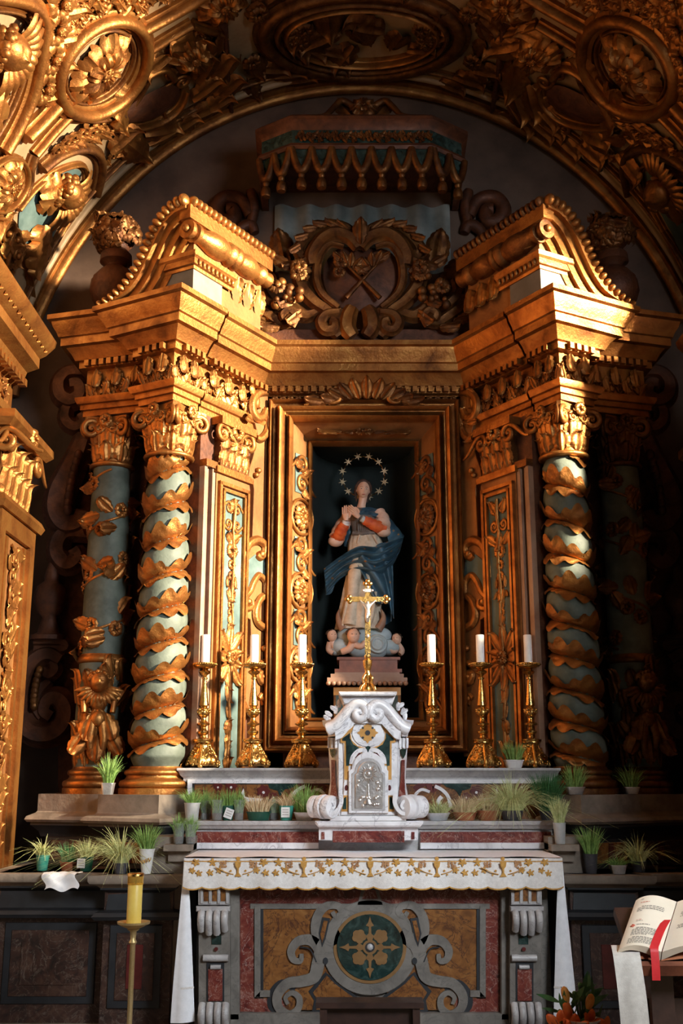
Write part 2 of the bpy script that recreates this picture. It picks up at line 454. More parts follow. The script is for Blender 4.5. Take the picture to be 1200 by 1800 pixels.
def cherub_mb():
    """winged cherub head: face with brow, nose, cheeks, curls and two small wings"""
    mb = MB()
    def face(u, v):
        a = 2*PI*u; p = PI*v
        x, y, z = sin(p)*cos(a), cos(p), sin(p)*sin(a)
        rx, ry, rz = .30, .36, .30
        z2 = z*rz
        if z > 0:
            g = lambda cx, cy, sx, sy: math.exp(-((x*rx-cx)/sx)**2-((y*ry-cy)/sy)**2)
            z2 += .085*g(0, -.02, .035, .06)+.045*g(-.12, -.08, .07, .07)+.045*g(.12, -.08, .07, .07)+.03*g(0, -.17, .06, .025)+.03*g(0, -.26, .07, .05)
            z2 -= .055*g(-.10, .05, .05, .03)+.055*g(.10, .05, .05, .03)+.02*g(0, -.135, .07, .015)
            z2 += .02*g(-.10, .05, .025, .02)+.02*g(.10, .05, .025, .02)
        return Vector((x*rx, y*ry, z2+.15))
    mb.grid(face, 28, 22, True)
    r = random.Random(3)
    for k in range(34):
        a = r.uniform(.0, PI); b = r.uniform(-.25, .75)
        mb.ell((.32*cos(a)*(1 if b < .3 else .8), .08+.30*sin(a)*(.75), .12+.28*b*sin(a)), r.uniform(.06, .10), 7, 5)
    for s in (-1, 1):
        for k in range(7):
            a = -.15-.26*k; L = .62-.04*k
            def fe(u, v):
                uu = u*2-1; wd = .085*sin(PI*(.15+.8*v))**.7
                x = .18+L*v; y = uu*wd
                return Vector((s*(x*cos(a)-y*sin(a)), -.18+x*sin(a)+y*cos(a), .10+.10*sin(PI*v)-.04*uu*uu+.015*k))
            mb.grid(fe, 4, 6)
    return mb
CHER = cherub_mb().mesh('cherub_head', G, 60)
CHERD = cherub_mb().mesh('cherub_head_shaded', GD, 60)
def moulding_prof(kind='roll', w=.06, h=.05):
    if kind == 'roll':
        return [(-w/2, 0), (-w/2, h*.4), (-w*.38, h*.5)] + [(w*.30*-cos(PI*i/8), h*.5+h*.6*sin(PI*i/8)) for i in range(9)] + [(w*.38, h*.5), (w/2, h*.4), (w/2, 0)]
    return [(-w/2, 0), (-w/2, h), (-w*.2, h), (-w*.1, h*.5), (w*.1, h*.5), (w*.2, h), (w/2, h), (w/2, 0)]
def surf_mould(mb, pts, nrm, prof, closed=False):
    """moulding laid along 3-D points pts with surface normals nrm"""
    m = len(pts); k = len(prof); vs = []
    for i in range(m):
        a = pts[(i-1) % m] if (closed or i > 0) else pts[i]; b = pts[(i+1) % m] if (closed or i < m-1) else pts[i]
        t = (b-a).normalized(); n = nrm[i]; sd = t.cross(n).normalized()
        # mitre scale
        sc = 1.0
        if (closed or 0 < i < m-1):
            d1 = (pts[i]-a).normalized(); c = max(.45, d1.dot(t)); sc = 1/c
        for (o, h) in prof: vs.append(pts[i]+sd*o*sc+n*h)
    fs = []
    for i in range(m if closed else m-1):
        j = (i+1) % m
        for q in range(k-1): fs.append((i*k+q, j*k+q, j*k+q+1, i*k+q+1))
    if not closed: fs.append(tuple(range(k))); fs.append(tuple((m-1)*k+q for q in range(k-1, -1, -1)))
    mb.add(vs, fs); return mb
# ================================================================ SETTING
def ray(px, py):
    u = (px-600)/F; v = (900-py)/F
    return Vector((u, CP-v*SP, SP+v*CP))
def onplane(px, py, P, N):
    d = ray(px, py); P = Vector(P); N = Vector(N)
    return EYE + d*((P-EYE).dot(N)/d.dot(N))
XW, YB, VA, VB, VZ = 2.6, 8.1, 2.84, 3.27, 4.1
def vault_pt(th, y, off=0):
    n = Vector((-cos(th)/VA, 0, -sin(th)/VB)).normalized()
    return Vector((VA*cos(th), y, VZ+VB*sin(th))) + n*off
def V(px, py, off=0.0):
    """point and inward normal of the vault seen at a pixel"""
    d = ray(px, py); e = EYE
    A_, B_ = VA-.06, VB-.06
    a = (d.x/A_)**2+(d.z/B_)**2; b = 2*(e.x*d.x/A_**2+(e.z-VZ)*d.z/B_**2); c = (e.x/A_)**2+((e.z-VZ)/B_)**2-1
    k = (-b+math.sqrt(b*b-4*a*c))/(2*a); p = e+d*k
    n = Vector((-p.x/VA**2, 0, -(p.z-VZ)/VB**2)).normalized()
    return p+n*(off-.06), n
# floor and steps
struct(MB().box((0, 4.2, -.05), (5.6, 8.6, .1)).build('floor', STONE, None, 30))
struct(MB().box((0, 6.55, .15), (4.4, 2.1, .3)).build('trim_1', STONE, None, 30))
# back wall with lunette
bw = MB(); BF = frame((0, YB+.15, 0), (1, 0, 0), (0, 0, 1))
bw.prism([(-XW, 0), (-.46, 0), (-.46, VZ), (-XW, VZ)], .15, BF).prism([(.46, 0), (XW, 0), (XW, VZ), (.46, VZ)], .15, BF).prism([(-.46, 0), (.46, 0), (.46, 1.66), (-.46, 1.66)], .15, BF)
bw.prism([(VA*cos(t*PI/40), VZ+VB*sin(t*PI/40)) for t in range(1, 40)]+[(-XW, VZ), (-.46, VZ), (-.46, 4.2), (.46, 4.2), (.46, VZ), (XW, VZ)], .15, BF)
wall_back = struct(bw.build('wall_back', BROWNW, None, 30))
# left wall, right wall with the tall window bay, an unseen pier added to shade the book side
struct(MB().box((-XW-.12, 6.2, 2.1), (.24, 3.8, 4.2)).build('wall_left', GREYW, None, 30))
wr = MB()
wr.box((XW+.12, 7.15, 2.1), (.24, 1.9, 4.2)).box((XW+.12, 5.1, 1.8), (.24, 2.2, 3.6)).box((XW+.12, 3.65, 2.1), (.24, .7, 4.2))
struct(wr.build('wall_right', GREYW, None, 30))
struct(MB().box((2.45, 3.9, 2.2), (1.1, .5, 4.6)).build('shade_pier', GREYW, None, 30))
# vault with an opening for the window on the sunny side
# unseen lunette opening, its arch shaped to keep light off canopy and cartouche
wy0, wy1 = 3.9, 6.2
YARCH = [(4.1, 6.2), (4.9, 6.15), (5.2, 5.75), (5.5, 5.50), (5.75, 5.36), (6.05, 5.15), (6.3, 5.05)]
def arch_y(z):
    for (a, p), (b, q) in zip(YARCH, YARCH[1:]):
        if z <= b: return p+(q-p)*max(0, z-a)/(b-a)
    return 0
ys = [3.3, 3.6]+[3.9+.1*i for i in range(24)]+[6.6, 7.1, 7.6, YB]
ths = [PI*i/90 for i in range(46)]+[PI/2+PI*i/40 for i in range(1, 21)]
vm = MB()
for i in range(len(ths)-1):
    for j in range(len(ys)-1):
        tc = (ths[i]+ths[i+1])/2; yc = (ys[j]+ys[j+1])/2
        zc = VZ+VB*sin(tc)
        if tc < 1 and (10.05-arch_y(zc)) < yc < arch_y(zc) and zc < 6.25: continue
        q = []
        for o in (0, -.18):
            q += [vault_pt(ths[i], ys[j], o), vault_pt(ths[i+1], ys[j], o), vault_pt(ths[i+1], ys[j+1], o), vault_pt(ths[i], ys[j+1], o)]
        vm.add(q, [(0, 1, 2, 3), (4, 7, 6, 5), (0, 4, 5, 1), (1, 5, 6, 2), (2, 6, 7, 3), (3, 7, 4, 0)])
ceiling = struct(vm.build('ceiling', GB, None, 40, (0, 5.7, VZ)))
wm = MB()
for y in (wy0, (wy0+wy1)/2, wy1): wm.box((2.72, y, 4.9), (.05, .05, 2.5))
for z in (3.62, 4.5, 5.4, 6.15): wm.box((2.72, (wy0+wy1)/2, z), (.05, wy1-wy0, .05))
struct(wm.build('window_1', WOODD, None, 30))
# ---- gilded mouldings of the vault, mirrored on both halves
def mirr(P, s): return Vector((P.x*s, P.y, P.z))
def vpath(pix, n=5, closed=False, off=0.0, sm=True):
    pp = [Vector((a, b, 0)) for a, b in pix]
    if sm: pp = smoothpath(pp, n, closed)
    r = [V(p.x, p.y, off) for p in pp]
    return [a for a, b in r], [b for a, b in r]
def ellpix(cx, cy, a, b, ang, n=36):
    c, s_ = cos(ang), sin(ang)
    return [(cx+a*cos(t)*c-b*sin(t)*s_, cy+a*cos(t)*s_+b*sin(t)*c) for t in [2*PI*i/n for i in range(n)]]
def vmould(name, pix, w, h, mat=G, closed=False, n=5, kind='roll', sm=True, both=True, sides=(1, -1)):
    P, N = vpath(pix, n, closed, 0, sm)
    for s in (sides if both else (1,)):
        mb = MB(); surf_mould(mb, [mirr(p, s) for p in P], [mirr(q, s) for q in N], moulding_prof(kind, w, h), closed)
        mb.build(name, mat, ceiling, 50)
def vinst(name, me, px, py, size, ang=0, sx=1, sy=1, off=.02, both=True, sides=(1, -1), zs=1):
    p, n = V(px, py, off); q, _ = V(px+10*cos(ang), py+10*sin(ang), off)
    x = (q-p).normalized()
    for s in (sides if both else (1,)):
        nn = mirr(n, s); xx = mirr(x, s)
        y = nn.cross(xx)
        M = frame(mirr(p, s), xx, y)
        inst(name, me, M @ S(size*sx, size*sy, size*zs), ceiling)
MED = math.radians(-50)
vmould('oval_moulding', ellpix(182, 121, 95, 65, MED), .14, .10, G, True, 1)
vmould('oval_moulding', ellpix(180, 122, 74, 48, MED), .05, .05, GD, True, 1)
vinst('rosette', ROS, 178, 124, .50, MED, 1.30, .84, .02)
# strap mouldings
vmould('strap_moulding', [(250, 58), (290, 36), (335, 10), (380, -18)], .12, .09, G)
vmould('strap_moulding', [(268, 92), (300, 72), (340, 48)], .09, .07, G, sm=False)
vmould('strap_moulding', [(340, 48), (366, 58), (394, 64)], .08, .07, G, sm=False)
vmould('strap_moulding', [(396, 52), (399, 100), (402, 150), (408, 200)], .07, .07, BO, sm=False)
vmould('strap_moulding', [(102, 188), (76, 216), (48, 244)], .13, .10, G)
vmould('strap_moulding', [(126, 208), (96, 240), (66, 276)], .09, .07, G)
vmould('strap_moulding', [(66, 276), (58, 300), (56, 322), (48, 345)], .08, .07, GD)
vmould('strap_moulding', [(128, 210), (180, 215), (230, 195), (262, 150), (275, 110)], .06, .06, GD)
# arch band at the back wall: gold roll and two lighter fillets
for (y, w_, m_, r_) in [(YB-.07, .14, G, .10), (YB-.22, .09, GB, .05), (YB-.33, .05, GD, .05)]:
    P = []; N = []
    for i in range(61):
        t = math.radians(8)+math.radians(164)*i/60; p = vault_pt(t, y); P.append(p); N.append((vault_pt(t, y, 1)-p))
    surf_mould(MB(), P, N, moulding_prof('roll', w_, r_)); mb = MB(); surf_mould(mb, P, N, moulding_prof('roll', w_, r_)); mb.build('arch_moulding', m_, ceiling, 50)
# panel with the cherub at the springing, and the long panel with the big cherub
vmould('panel_moulding', [(78, 300), (110, 276), (150, 264), (176, 274), (182, 300), (172, 345)], .10, .08, GD)
vmould('panel_moulding', [(40, 372), (70, 335), (110, 305), (150, 295), (158, 318), (142, 360), (110, 420), (72, 490)], .05, .05, G)
pt, nn = vpath([(44, 380), (72, 342), (110, 312), (145, 303), (150, 320), (135, 360), (105, 415), (72, 480), (50, 440)], 3, True, .012)
for s in (1, -1): MB().add([mirr(p, s) for p in pt], [tuple(range(len(pt)))]).build('panel_ground', TEAL, ceiling, 30)
vinst('cherub_head', CHER, 112, 335, .38, math.radians(-52), off=.05)
vinst('wing', LEAFW, 84, 395, .45, math.radians(190), off=.05)
vinst('wing', LEAFW, 70, 350, .40, math.radians(100), off=.05)
vmould('panel_moulding', [(-25, -5), (30, 2), (62, 14), (80, 42), (74, 100), (60, 165), (38, 220), (12, 268)], .13, .09, G)
vmould('panel_moulding', [(-20, 22), (22, 24), (50, 34), (62, 60), (54, 120), (30, 190), (0, 245)], .05, .05, GD)
vinst('cherub_head', CHER, 6, 82, .40, math.radians(-65), off=.05)
vinst('wing', LEAFW, 8, 130, .5, math.radians(200), off=.04)
vmould('oval_moulding', ellpix(16, 328, 50, 34, math.radians(-62)), .06, .06, G, True, 1)
vinst('rosette', ROS, 16, 328, .38, math.radians(-62), 1.2, .85)
vinst('foliage', ARAB[1], 24, 432, .5, math.radians(65))
vmould('panel_moulding', [(0, 385), (22, 392), (44, 425), (58, 480), (66, 540)], .05, .05, G)
# cartouche in the spandrel: brown oval shield, scrolled rim, shell, leaves
pt, nn = vpath([(206, 214), (232, 186), (262, 166), (296, 152), (316, 158), (312, 182), (280, 206), (245, 216)], 4, True, .05)
for s in (1, -1):
    c = sum(pt, Vector())/len(pt)+nn[0]*.06
    MB().add([mirr(p, s) for p in pt]+[mirr(c, s)], [(i, (i+1) % len(pt), len(pt)) for i in range(len(pt))]).build('cartouche_shield', BO, ceiling, 60)
vmould('cartouche_rim', [(200, 222), (214, 196), (236, 160), (262, 132), (290, 122), (306, 138)], .10, .09, G)
vmould('cartouche_rim', [(206, 226), (240, 228), (285, 216), (318, 190), (330, 160)], .07, .08, G)
for (x, y, sz, a) in [(322, 146, .20, 0), (286, 226, .20, 2), (315, 218, .18, 3), (300, 132, .16, 1)]: vinst('scroll_end', SCROLL, x, y, sz, a, off=.05)
vinst('shell', ROS, 338, 98, .46, math.radians(20), 1.1, .7, .04)
for i, (x, y, sz, a) in enumerate([(356, 84, .42, .5), (372, 116, .42, 1.2), (378, 150, .42, 1.6), (380, 182, .40, 1.9), (352, 205, .38, 2.6),
        (330, 214, .34, 3.0), (350, 150, .40, 1.5), (312, 92, .36, -.4), (255, 240, .40, 3.4), (222, 250, .40, 3.8), (196, 272, .36, 2.6),
        (262, 256, .36, 3.0), (300, 240, .34, 2.7), (340, 180, .36, 2.2), (210, 190, .30, -2.2), (238, 150, .34, -1.2)]):
    vinst('acanthus_leaf', LEAF, x, y, sz, a-PI/2, off=.04)
for (x, y, sz, a) in [(150, 240, .42, -.45), (120, 258, .36, -.6), (180, 235, .4, -.3), (350, 232, .36, -.5), (370, 70, .3, .3), (215, 268, .3, -.7)]: vinst('foliage', ARAB[0], x, y, sz, a, 1, .55)
# chains of flowers and leaves between the mouldings
for i, (x, y) in enumerate([(112, 8), (108, 30), (104, 54), (102, 80), (96, 106), (90, 132), (82, 158), (74, 182)]):
    vinst('acanthus_leaf' if i % 2 else 'flower', LEAF if i % 2 else FLOWER, x, y, .27, 1.7 if i % 2 else 0, off=.03)
for (x, y, sz, a) in [(140, 18, .36, .2), (170, 8, .36, -.2), (205, 4, .4, .1), (240, 8, .36, .3), (275, -2, .36, -.3), (150, 40, .3, 1.0), (128, 62, .28, 2)]: vinst('foliage', ARAB[2], x, y, sz, a, 1, .7)
# crown of the vault: broad oval frame, rosettes and leaf sprays
for (a, b, w_, m_) in [(172, 72, .16, GD), (150, 60, .07, GD), (134, 50, .05, G)]:
    P, N = vpath(ellpix(636, 66, a, b, 0, 48), 1, True, 0, False)
    mb = MB(); surf_mould(mb, P, N, moulding_prof('roll', w_, .09), True); mb.build('oval_moulding', m_, ceiling, 50)
vinst('rosette', ROS, 392, 8, .42, 0, off=.03)
for i, (x, y, sz, a) in enumerate([(448, 24, .30, .6), (440, 42, .26, .2), (462, 10, .26, 1.0), (440, 105, .30, 2.6), (450, 128, .34, 1.9), (478, 140, .34, 1.6), (505, 150, .3, 1.4), (436, 155, .24, 2.5),
        (520, 60, .36, 2.8), (540, 40, .36, 3.3), (530, 84, .3, 2.4), (575, 10, .4, 3.0), (560, 95, .3, 2.0), (600, 62, .42, 4.2), (622, 84, .36, 3.5), (590, 92, .32, 2.8)]):
    vinst('acanthus_leaf', LEAFD, x, y, sz, a, off=.03)
for (x, y) in [(455, 26), (444, 110), (520, 62), (528, 76), (518, 72), (535, 54)]: vinst('flower', FLOWERD, x, y, .17, 0, off=.06)
# ---- side walls: entablature and pilasters
def side_wall(s):
    nm = 'left' if s < 0 else 'right'
    y0, y1 = (4.4, 6.95) if s < 0 else (6.3, 6.95)
    XW = 2.56
    prof = [(a, z-.2) for a, z in [(0, 4.03), (.05, 4.03), (.05, 4.12), (.09, 4.14), (.09, 4.20), (.03, 4.22), (.03, 4.42), (.10, 4.46), (.12, 4.52), (.20, 4.55), (.20, 4.62), (.24, 4.64), (.30, 4.70), (.31, 4.74), (0, 4.74)]]
    e = MB(); e.sweep(prof, [(s*(XW-.12), y1), (s*(XW-.12), y0)], flip=s)
    ent = e.build('trim_2' if s < 0 else 'trim_3', G, None, 35); struct(ent)
    dm = MB(); n = int((y1-y0)/.075)
    for i in range(n): dm.box((s*(XW-.225), y0+.04+i*.075, 4.235), (.05, .045, .05))
    tag(dm.build('dentils', G, ent, 30), kind='stuff')
    n = int((y1-y0)/.30)
    for i in range(n):
        M = frame((s*(XW-.155), y0+.16+i*.30, 4.12), (0, -s*1, 0), (0, 0, 1))
        inst('foliage', ARAB[i % 3], M @ S(.28, .20, .22), ent)
    for i in range(int((y1-y0)/.09)):
        M = frame((s*(XW-.385), y0+.05+i*.09, 4.52), (0, -s, 0), (0, 0, -1))
        inst('acanthus_leaf', LEAF, M @ S(.10, .09, .10), ent)
    return ent
side_wall(-1); side_wall(1)
def wall_pilaster(s, label):
    t = thing('wall_pilaster', label, 'pilaster', (s*2.3, 6.7, .3))
    xf = 2.25; y0, y1 = 6.34, 7.08
    def bx(x0, x1, ya, yb, za, zb, mb): mb.box((s*(x0+x1)/2, (ya+yb)/2, (za+zb)/2), (abs(x1-x0), yb-ya, zb-za)); return mb
    bx(xf, XW-.002, y0, y1, .3, 3.22, MB()).build('shaft', GP, t, 30)
    fr = MB()
    for (ya, yb, za, zb) in [(y0, y0+.10, .9, 3.22), (y1-.10, y1, .9, 3.22), (y0+.1, y1-.1, 3.10, 3.22), (y0+.1, y1-.1, .9, 1.02)]: bx(xf-.03, xf, ya, yb, za, zb, fr)
    for (ya, yb) in [(y0+.16, y0+.20), (y1-.20, y1-.16)]: bx(xf-.02, xf, ya, yb, 1.05, 3.08, fr)
    fr.build('panel_frame', G, t, 30)
    bx(xf-.06, XW-.002, y0-.06, y1+.04, .3, .9, MB()).build('base', STONE, t, 30)
    for k in range(5):
        M = frame((s*(xf-.005), (y0+y1)/2, 1.25+k*.40), (0, -s, 0), (0, 0, 1))
        inst('foliage', ARAB[k % 3], M @ RZ(PI/2) @ S(.40, .30, .2), t)
    nk = MB(); nk.sweep([(0, 3.22), (.05, 3.22), (.07, 3.26), (.05, 3.30), (0, 3.30)], [(s*XW, y1), (s*xf, y1), (s*xf, y0), (s*XW, y0)], flip=s); nk.build('necking', G, t, 40)
    bx(xf+.02, XW-.002, y0+.02, y1-.02, 3.3, 3.72, MB()).build('capital_bell', GD, t, 30)
    for row, (z, n, sz) in enumerate([(3.30, 4, .26), (3.44, 3, .28)]):
        for k in range(n):
            y = y0+.08+(y1-y0-.16)*(k+.5)/n
            M = frame((s*(xf+.02), y, z), (0, -s, 0), (0, 0, 1)) ; inst('acanthus_leaf', LEAF, M @ S(sz*1.2, sz, sz), t)
        M = frame((s*(XW-.08), y0+.02, z), (s*1, 0, 0), (0, 0, 1)); inst('acanthus_leaf', LEAF, M @ S(sz, sz, sz), t)
    for y in (y0+.06, y1-.06):
        M = frame((s*(xf-.03), y, 3.66), (0, -s*(1 if y < 6.7 else -1), 0), (0, 0, 1)); inst('volute', SCROLL, M @ S(.24), t)
    M = frame((s*(xf-.03), y0-.02, 3.64), (s, 0, 0), (0, 0, 1)); inst('volute', SCROLL, M @ S(.24), t)
    ab = MB(); ab.sweep([(0, 3.73), (.05, 3.73), (.09, 3.77), (.09, 3.82), (0, 3.82)], [(s*XW, y1), (s*xf, y1), (s*xf, y0), (s*XW, y0)], flip=s); ab.build('abacus', G, t, 40)
    M = frame((s*(xf-.08), (y0+y1)/2, 3.77), (0, -s, 0), (0, 0, 1)); inst('flower', FLOWER, M @ S(.14), t)
wall_pilaster(-1, 'sunlit gilded pilaster with a leafy capital against the side wall behind the yellow candle')
wall_pilaster(1, 'dark gilded pilaster in deep shadow on the side wall behind the open book')
# ================================================================ ALTARPIECE
def M2(x, y): return Vector((x, y))
E1 = M2(.871, .491); E2 = M2(-.529, .849)           # wing axes (positive side): outward along the front, back along the inner face
FC = M2(1.30, 6.84)                                 # frieze corner of the projecting block
A0 = M2(.769, 7.70)                                 # where the oblique wall meets the centre
ND = Vector((-.849, -.529, 0))                      # normal of the oblique wall (positive side)
NF = Vector((.491, -.871, 0))                       # normal of the block's front
def sx(p, s): return (p[0]*s, p[1])
def obl(t, z, n=0, s=1):
    p = A0 - E2*t
    return Vector((s*(p.x+ND.x*n), p.y+ND.y*n, z))
def oblf(t, z, n, s):
    """frame on the oblique wall: x along the wall towards the column, y up, z out (towards the axis)"""
    x = Vector((-E2.x*s, -E2.y, 0)); o = obl(t, z, n, s); nn = Vector((ND.x*s, ND.y, 0))
    y = Vector((0, 0, 1))
    x = y.cross(nn)
    return frame(o, x, y)
SIDE = {-1: 'the yellow candle', 1: 'the open book'}
PROF = [(0, 4.085), (.012, 4.085), (.012, 4.125), (.03, 4.13), (.03, 4.165), (.05, 4.17), (.065, 4.20), (.065, 4.215), (0, 4.222), (0, 4.43), (.05, 4.435), (.05, 4.482),
        (.075, 4.485), (.10, 4.53), (.13, 4.565), (.165, 4.57), (.165, 4.625), (.18, 4.632), (.19, 4.66), (.215, 4.70), (.225, 4.735), (.25, 4.745), (.25, 4.78), (0, 4.78)]
ent = thing('entablature', 'gilded entablature with dentils and leafy frieze across the whole altarpiece', 'entablature', (0, 7.5, 4.085))
bands = []
seam = FC+E2*.25
for s in (-1, 1):
    b2 = FC+E1*.27+E2*.10
    path = [seam, FC, FC+E1*.27, b2, M2(1.97, 7.20), M2(1.93, 8.05)]
    MB().sweep(PROF, [sx(p, s) for p in path], flip=s).build('column_block', G, ent, 35)
    bands += [(FC+E2*.01, FC+E2*.24, -1, s, .0), (FC+E1*.015, FC+E1*.26, 1, s, 0), (b2+M2(.03, .012), M2(1.95, 7.193), 1, s, 0), (A0-E2*.03, seam+E2*.06, -1, s, .02)]
    q = [FC, FC+E1*.27, b2, M2(1.97, 7.2), M2(1.93, 8.05), M2(1.2, 8.05), seam]
    MB().prism([sx(p, s) for p in q], .01, T(0, 0, 4.775)).build('top_board', BO, ent, 30); MB().prism([sx(p, s) for p in q], .01, T(0, 0, 4.084)).build('soffit', BO, ent, 30)
cpath = [sx(seam+E2*.035+Vector((ND.x, ND.y))*-.02, -1), sx(A0+Vector((ND.x, ND.y))*-.02, -1), sx(A0+Vector((ND.x, ND.y))*-.02, 1), sx(seam+E2*.035+Vector((ND.x, ND.y))*-.02, 1)]
PC = [(0, 4.425)]+PROF[9:]
MB().sweep(PC, cpath, flip=1).build('centre_cornice', G, ent, 35)
PA = PROF[:10]
for s in (-1, 1):
    MB().sweep(PA, [sx(p, s) for p in (A0+Vector((ND.x, ND.y))*-.02, seam+E2*.035+Vector((ND.x, ND.y))*-.02)], flip=s).build('wing_architrave', G, ent, 35)
dm = MB()
bands.append((M2(-.70, 7.71), M2(.70, 7.71), 0, 1, 0))
k = 0
for (p, q, typ, s, back) in bands:
    L = (q-p).length; d = (q-p).normalized(); nrm = {-1: Vector((ND.x*s, ND.y, 0)), 1: Vector((NF.x*s, NF.y, 0)), 0: Vector((0, -1, 0))}[typ]
    a = Vector((p.x*s, p.y, 0)); dd = Vector((d.x*s, d.y, 0))
    n = max(2, int(L/.056))
    for i in range(n):
        c = a+dd*(L*(i+.5)/n)
        Mx = frame(c+nrm*.062+Vector((0, 0, 4.458)), dd, (0, 0, 1))
        dm.box((0, 0, 0), (.034, .042, .05), Mx)
    if typ == 0:                                     # beads under the centre cornice
        for i in range(24):
            c = a+dd*(L*(i+.5)/24)
            inst('egg', FLOWERD, frame(c+nrm*.01+Vector((0, 0, 4.395)), (1, 0, 0), (0, 0, 1)) @ S(.06), ent)
        continue
    n = max(1, round(L/.15))
    for i in range(n):                               # frieze carving: leaf over foliage
        c = a+dd*(L*(i+.5)/n); x = Vector((0, 0, 1)).cross(nrm)
        inst('frieze_foliage', (ARAB if s < 0 or typ == 1 else ARABD)[k % 3], frame(c+nrm*.005+Vector((0, 0, 4.30)), x, (0, 0, 1)) @ S(L/n*1.05, .20, .16), ent); k += 1  # inner faces on the dark side take the copy with painted shade
        inst('frieze_leaf', LEAF, frame(c+nrm*.03+Vector((0, 0, 4.425)), -x, (0, 0, -1)) @ S(.14, .17, .15), ent)
        for dx in (-.05, .05): inst('frieze_leaf', LEAF, frame(c+x*dx*(L/n/.15)+nrm*.01+Vector((0, 0, 4.225)), x, (0, 0, 1)) @ RZ(-dx*8) @ S(.10, .13, .12), ent)
tag(dm.build('dentils', G, ent, 30), kind='stuff')
# ---------------------------------------------------------------- columns
CX, CY, Z0, Z1, ZC = 1.345, 7.065, 1.53, 3.74, 4.085
def base_mb(r):
    p = [(r*1.42, 0), (r*1.42, .035), (r*1.36, .04)] + [(r*1.28+.022*cos(PI*(i/6-.5)), .062+.024*sin(PI*(i/6-.5))) for i in range(7)]
    p += [(r*1.20, .092), (r*1.14, .105), (r*1.14, .115)] + [(r*1.13+.016*cos(PI*(i/6-.5)), .132+.017*sin(PI*(i/6-.5))) for i in range(7)] + [(r*1.04, .155), (r*1.0, .17)]
    return MB().lathe(p, 32)
def capital(t, r, x, y, ang, g, lf, sc, fl, h=.335, zb=Z1):
    """Corinthian capital turned by ang: astragal, bell, two rows of leaves, volutes, abacus and flowers"""
    B = T(x, y, zb) @ RZ(ang)
    mb = MB(); mb.lathe([(r*1.0, -.015)]+[(r*1.02+.02*cos(PI*(i/6-.5)), .002+.017*sin(PI*(i/6-.5))) for i in range(7)]+[(r, .02)], 28, B); mb.build('astragal', g, t, 50)
    mb = MB(); mb.lathe([(r*.93, .02), (r*.93, .12), (r*1.02, .22), (r*1.22, h-.045)], 24, B); mb.build('bell', g, t, 50)
    for row in range(2):
        for k in range(8):
            a = 2*PI*(k+.5*row)/8
            Mx = B @ RZ(a) @ T(r*.92, 0, .02+.085*row) @ frame((0, 0, 0), (0, 1, 0), (0, 0, 1))
            inst('acanthus_leaf', lf, Mx @ S(.20-.0*row, .155+.035*row, .20), t)
    for k in range(4):
        a = PI/4+PI/2*k
        for sg in (1, -1):
            Mx = B @ RZ(a) @ T(r*1.34, sg*.028, h-.085) @ RZ(-sg*.35) @ frame((0, 0, 0), (1, 0, 0), (0, 0, 1))
            inst('volute', sc, Mx @ S(.21, .21, .21), t)
        inst('acanthus_leaf', lf, B @ RZ(a) @ T(r*1.05, 0, .13) @ frame((0, 0, 0), (0, 1, 0), (0, 0, 1)) @ S(.15, .17, .22), t)
        inst('flower', fl, B @ RZ(PI/2*k) @ T(r*1.26, 0, h-.03) @ frame((0, 0, 0), (0, 1, 0), (0, 0, 1)) @ S(.10), t)
        for sg in (1, -1): inst('volute', sc, B @ RZ(PI/2*k) @ T(r*1.08, sg*.045, h-.085) @ frame((0, 0, 0), (0, sg, 0), (0, 0, 1)) @ S(.12), t)
    pts = []
    R0 = r*1.62
    for k in range(4):
        a = PI/4+PI/2*k; b = a+PI/2
        pts += [(R0*cos(a-.06), R0*sin(a-.06)), (R0*cos(a+.06), R0*sin(a+.06))]
        for i in range(1, 6):
            f = i/6; q = Vector((R0*cos(a+.06), R0*sin(a+.06))).lerp(Vector((R0*cos(b-.06), R0*sin(b-.06))), f)
            pts.append(tuple(q*(1-.17*sin(PI*f))))
    mb = MB(); mb.prism(pts, .045, B @ T(0, 0, h-.04)); mb.prism([(p[0]*.93, p[1]*.93) for p in pts], .02, B @ T(0, 0, h-.06)); mb.build('abacus', g, t, 40)
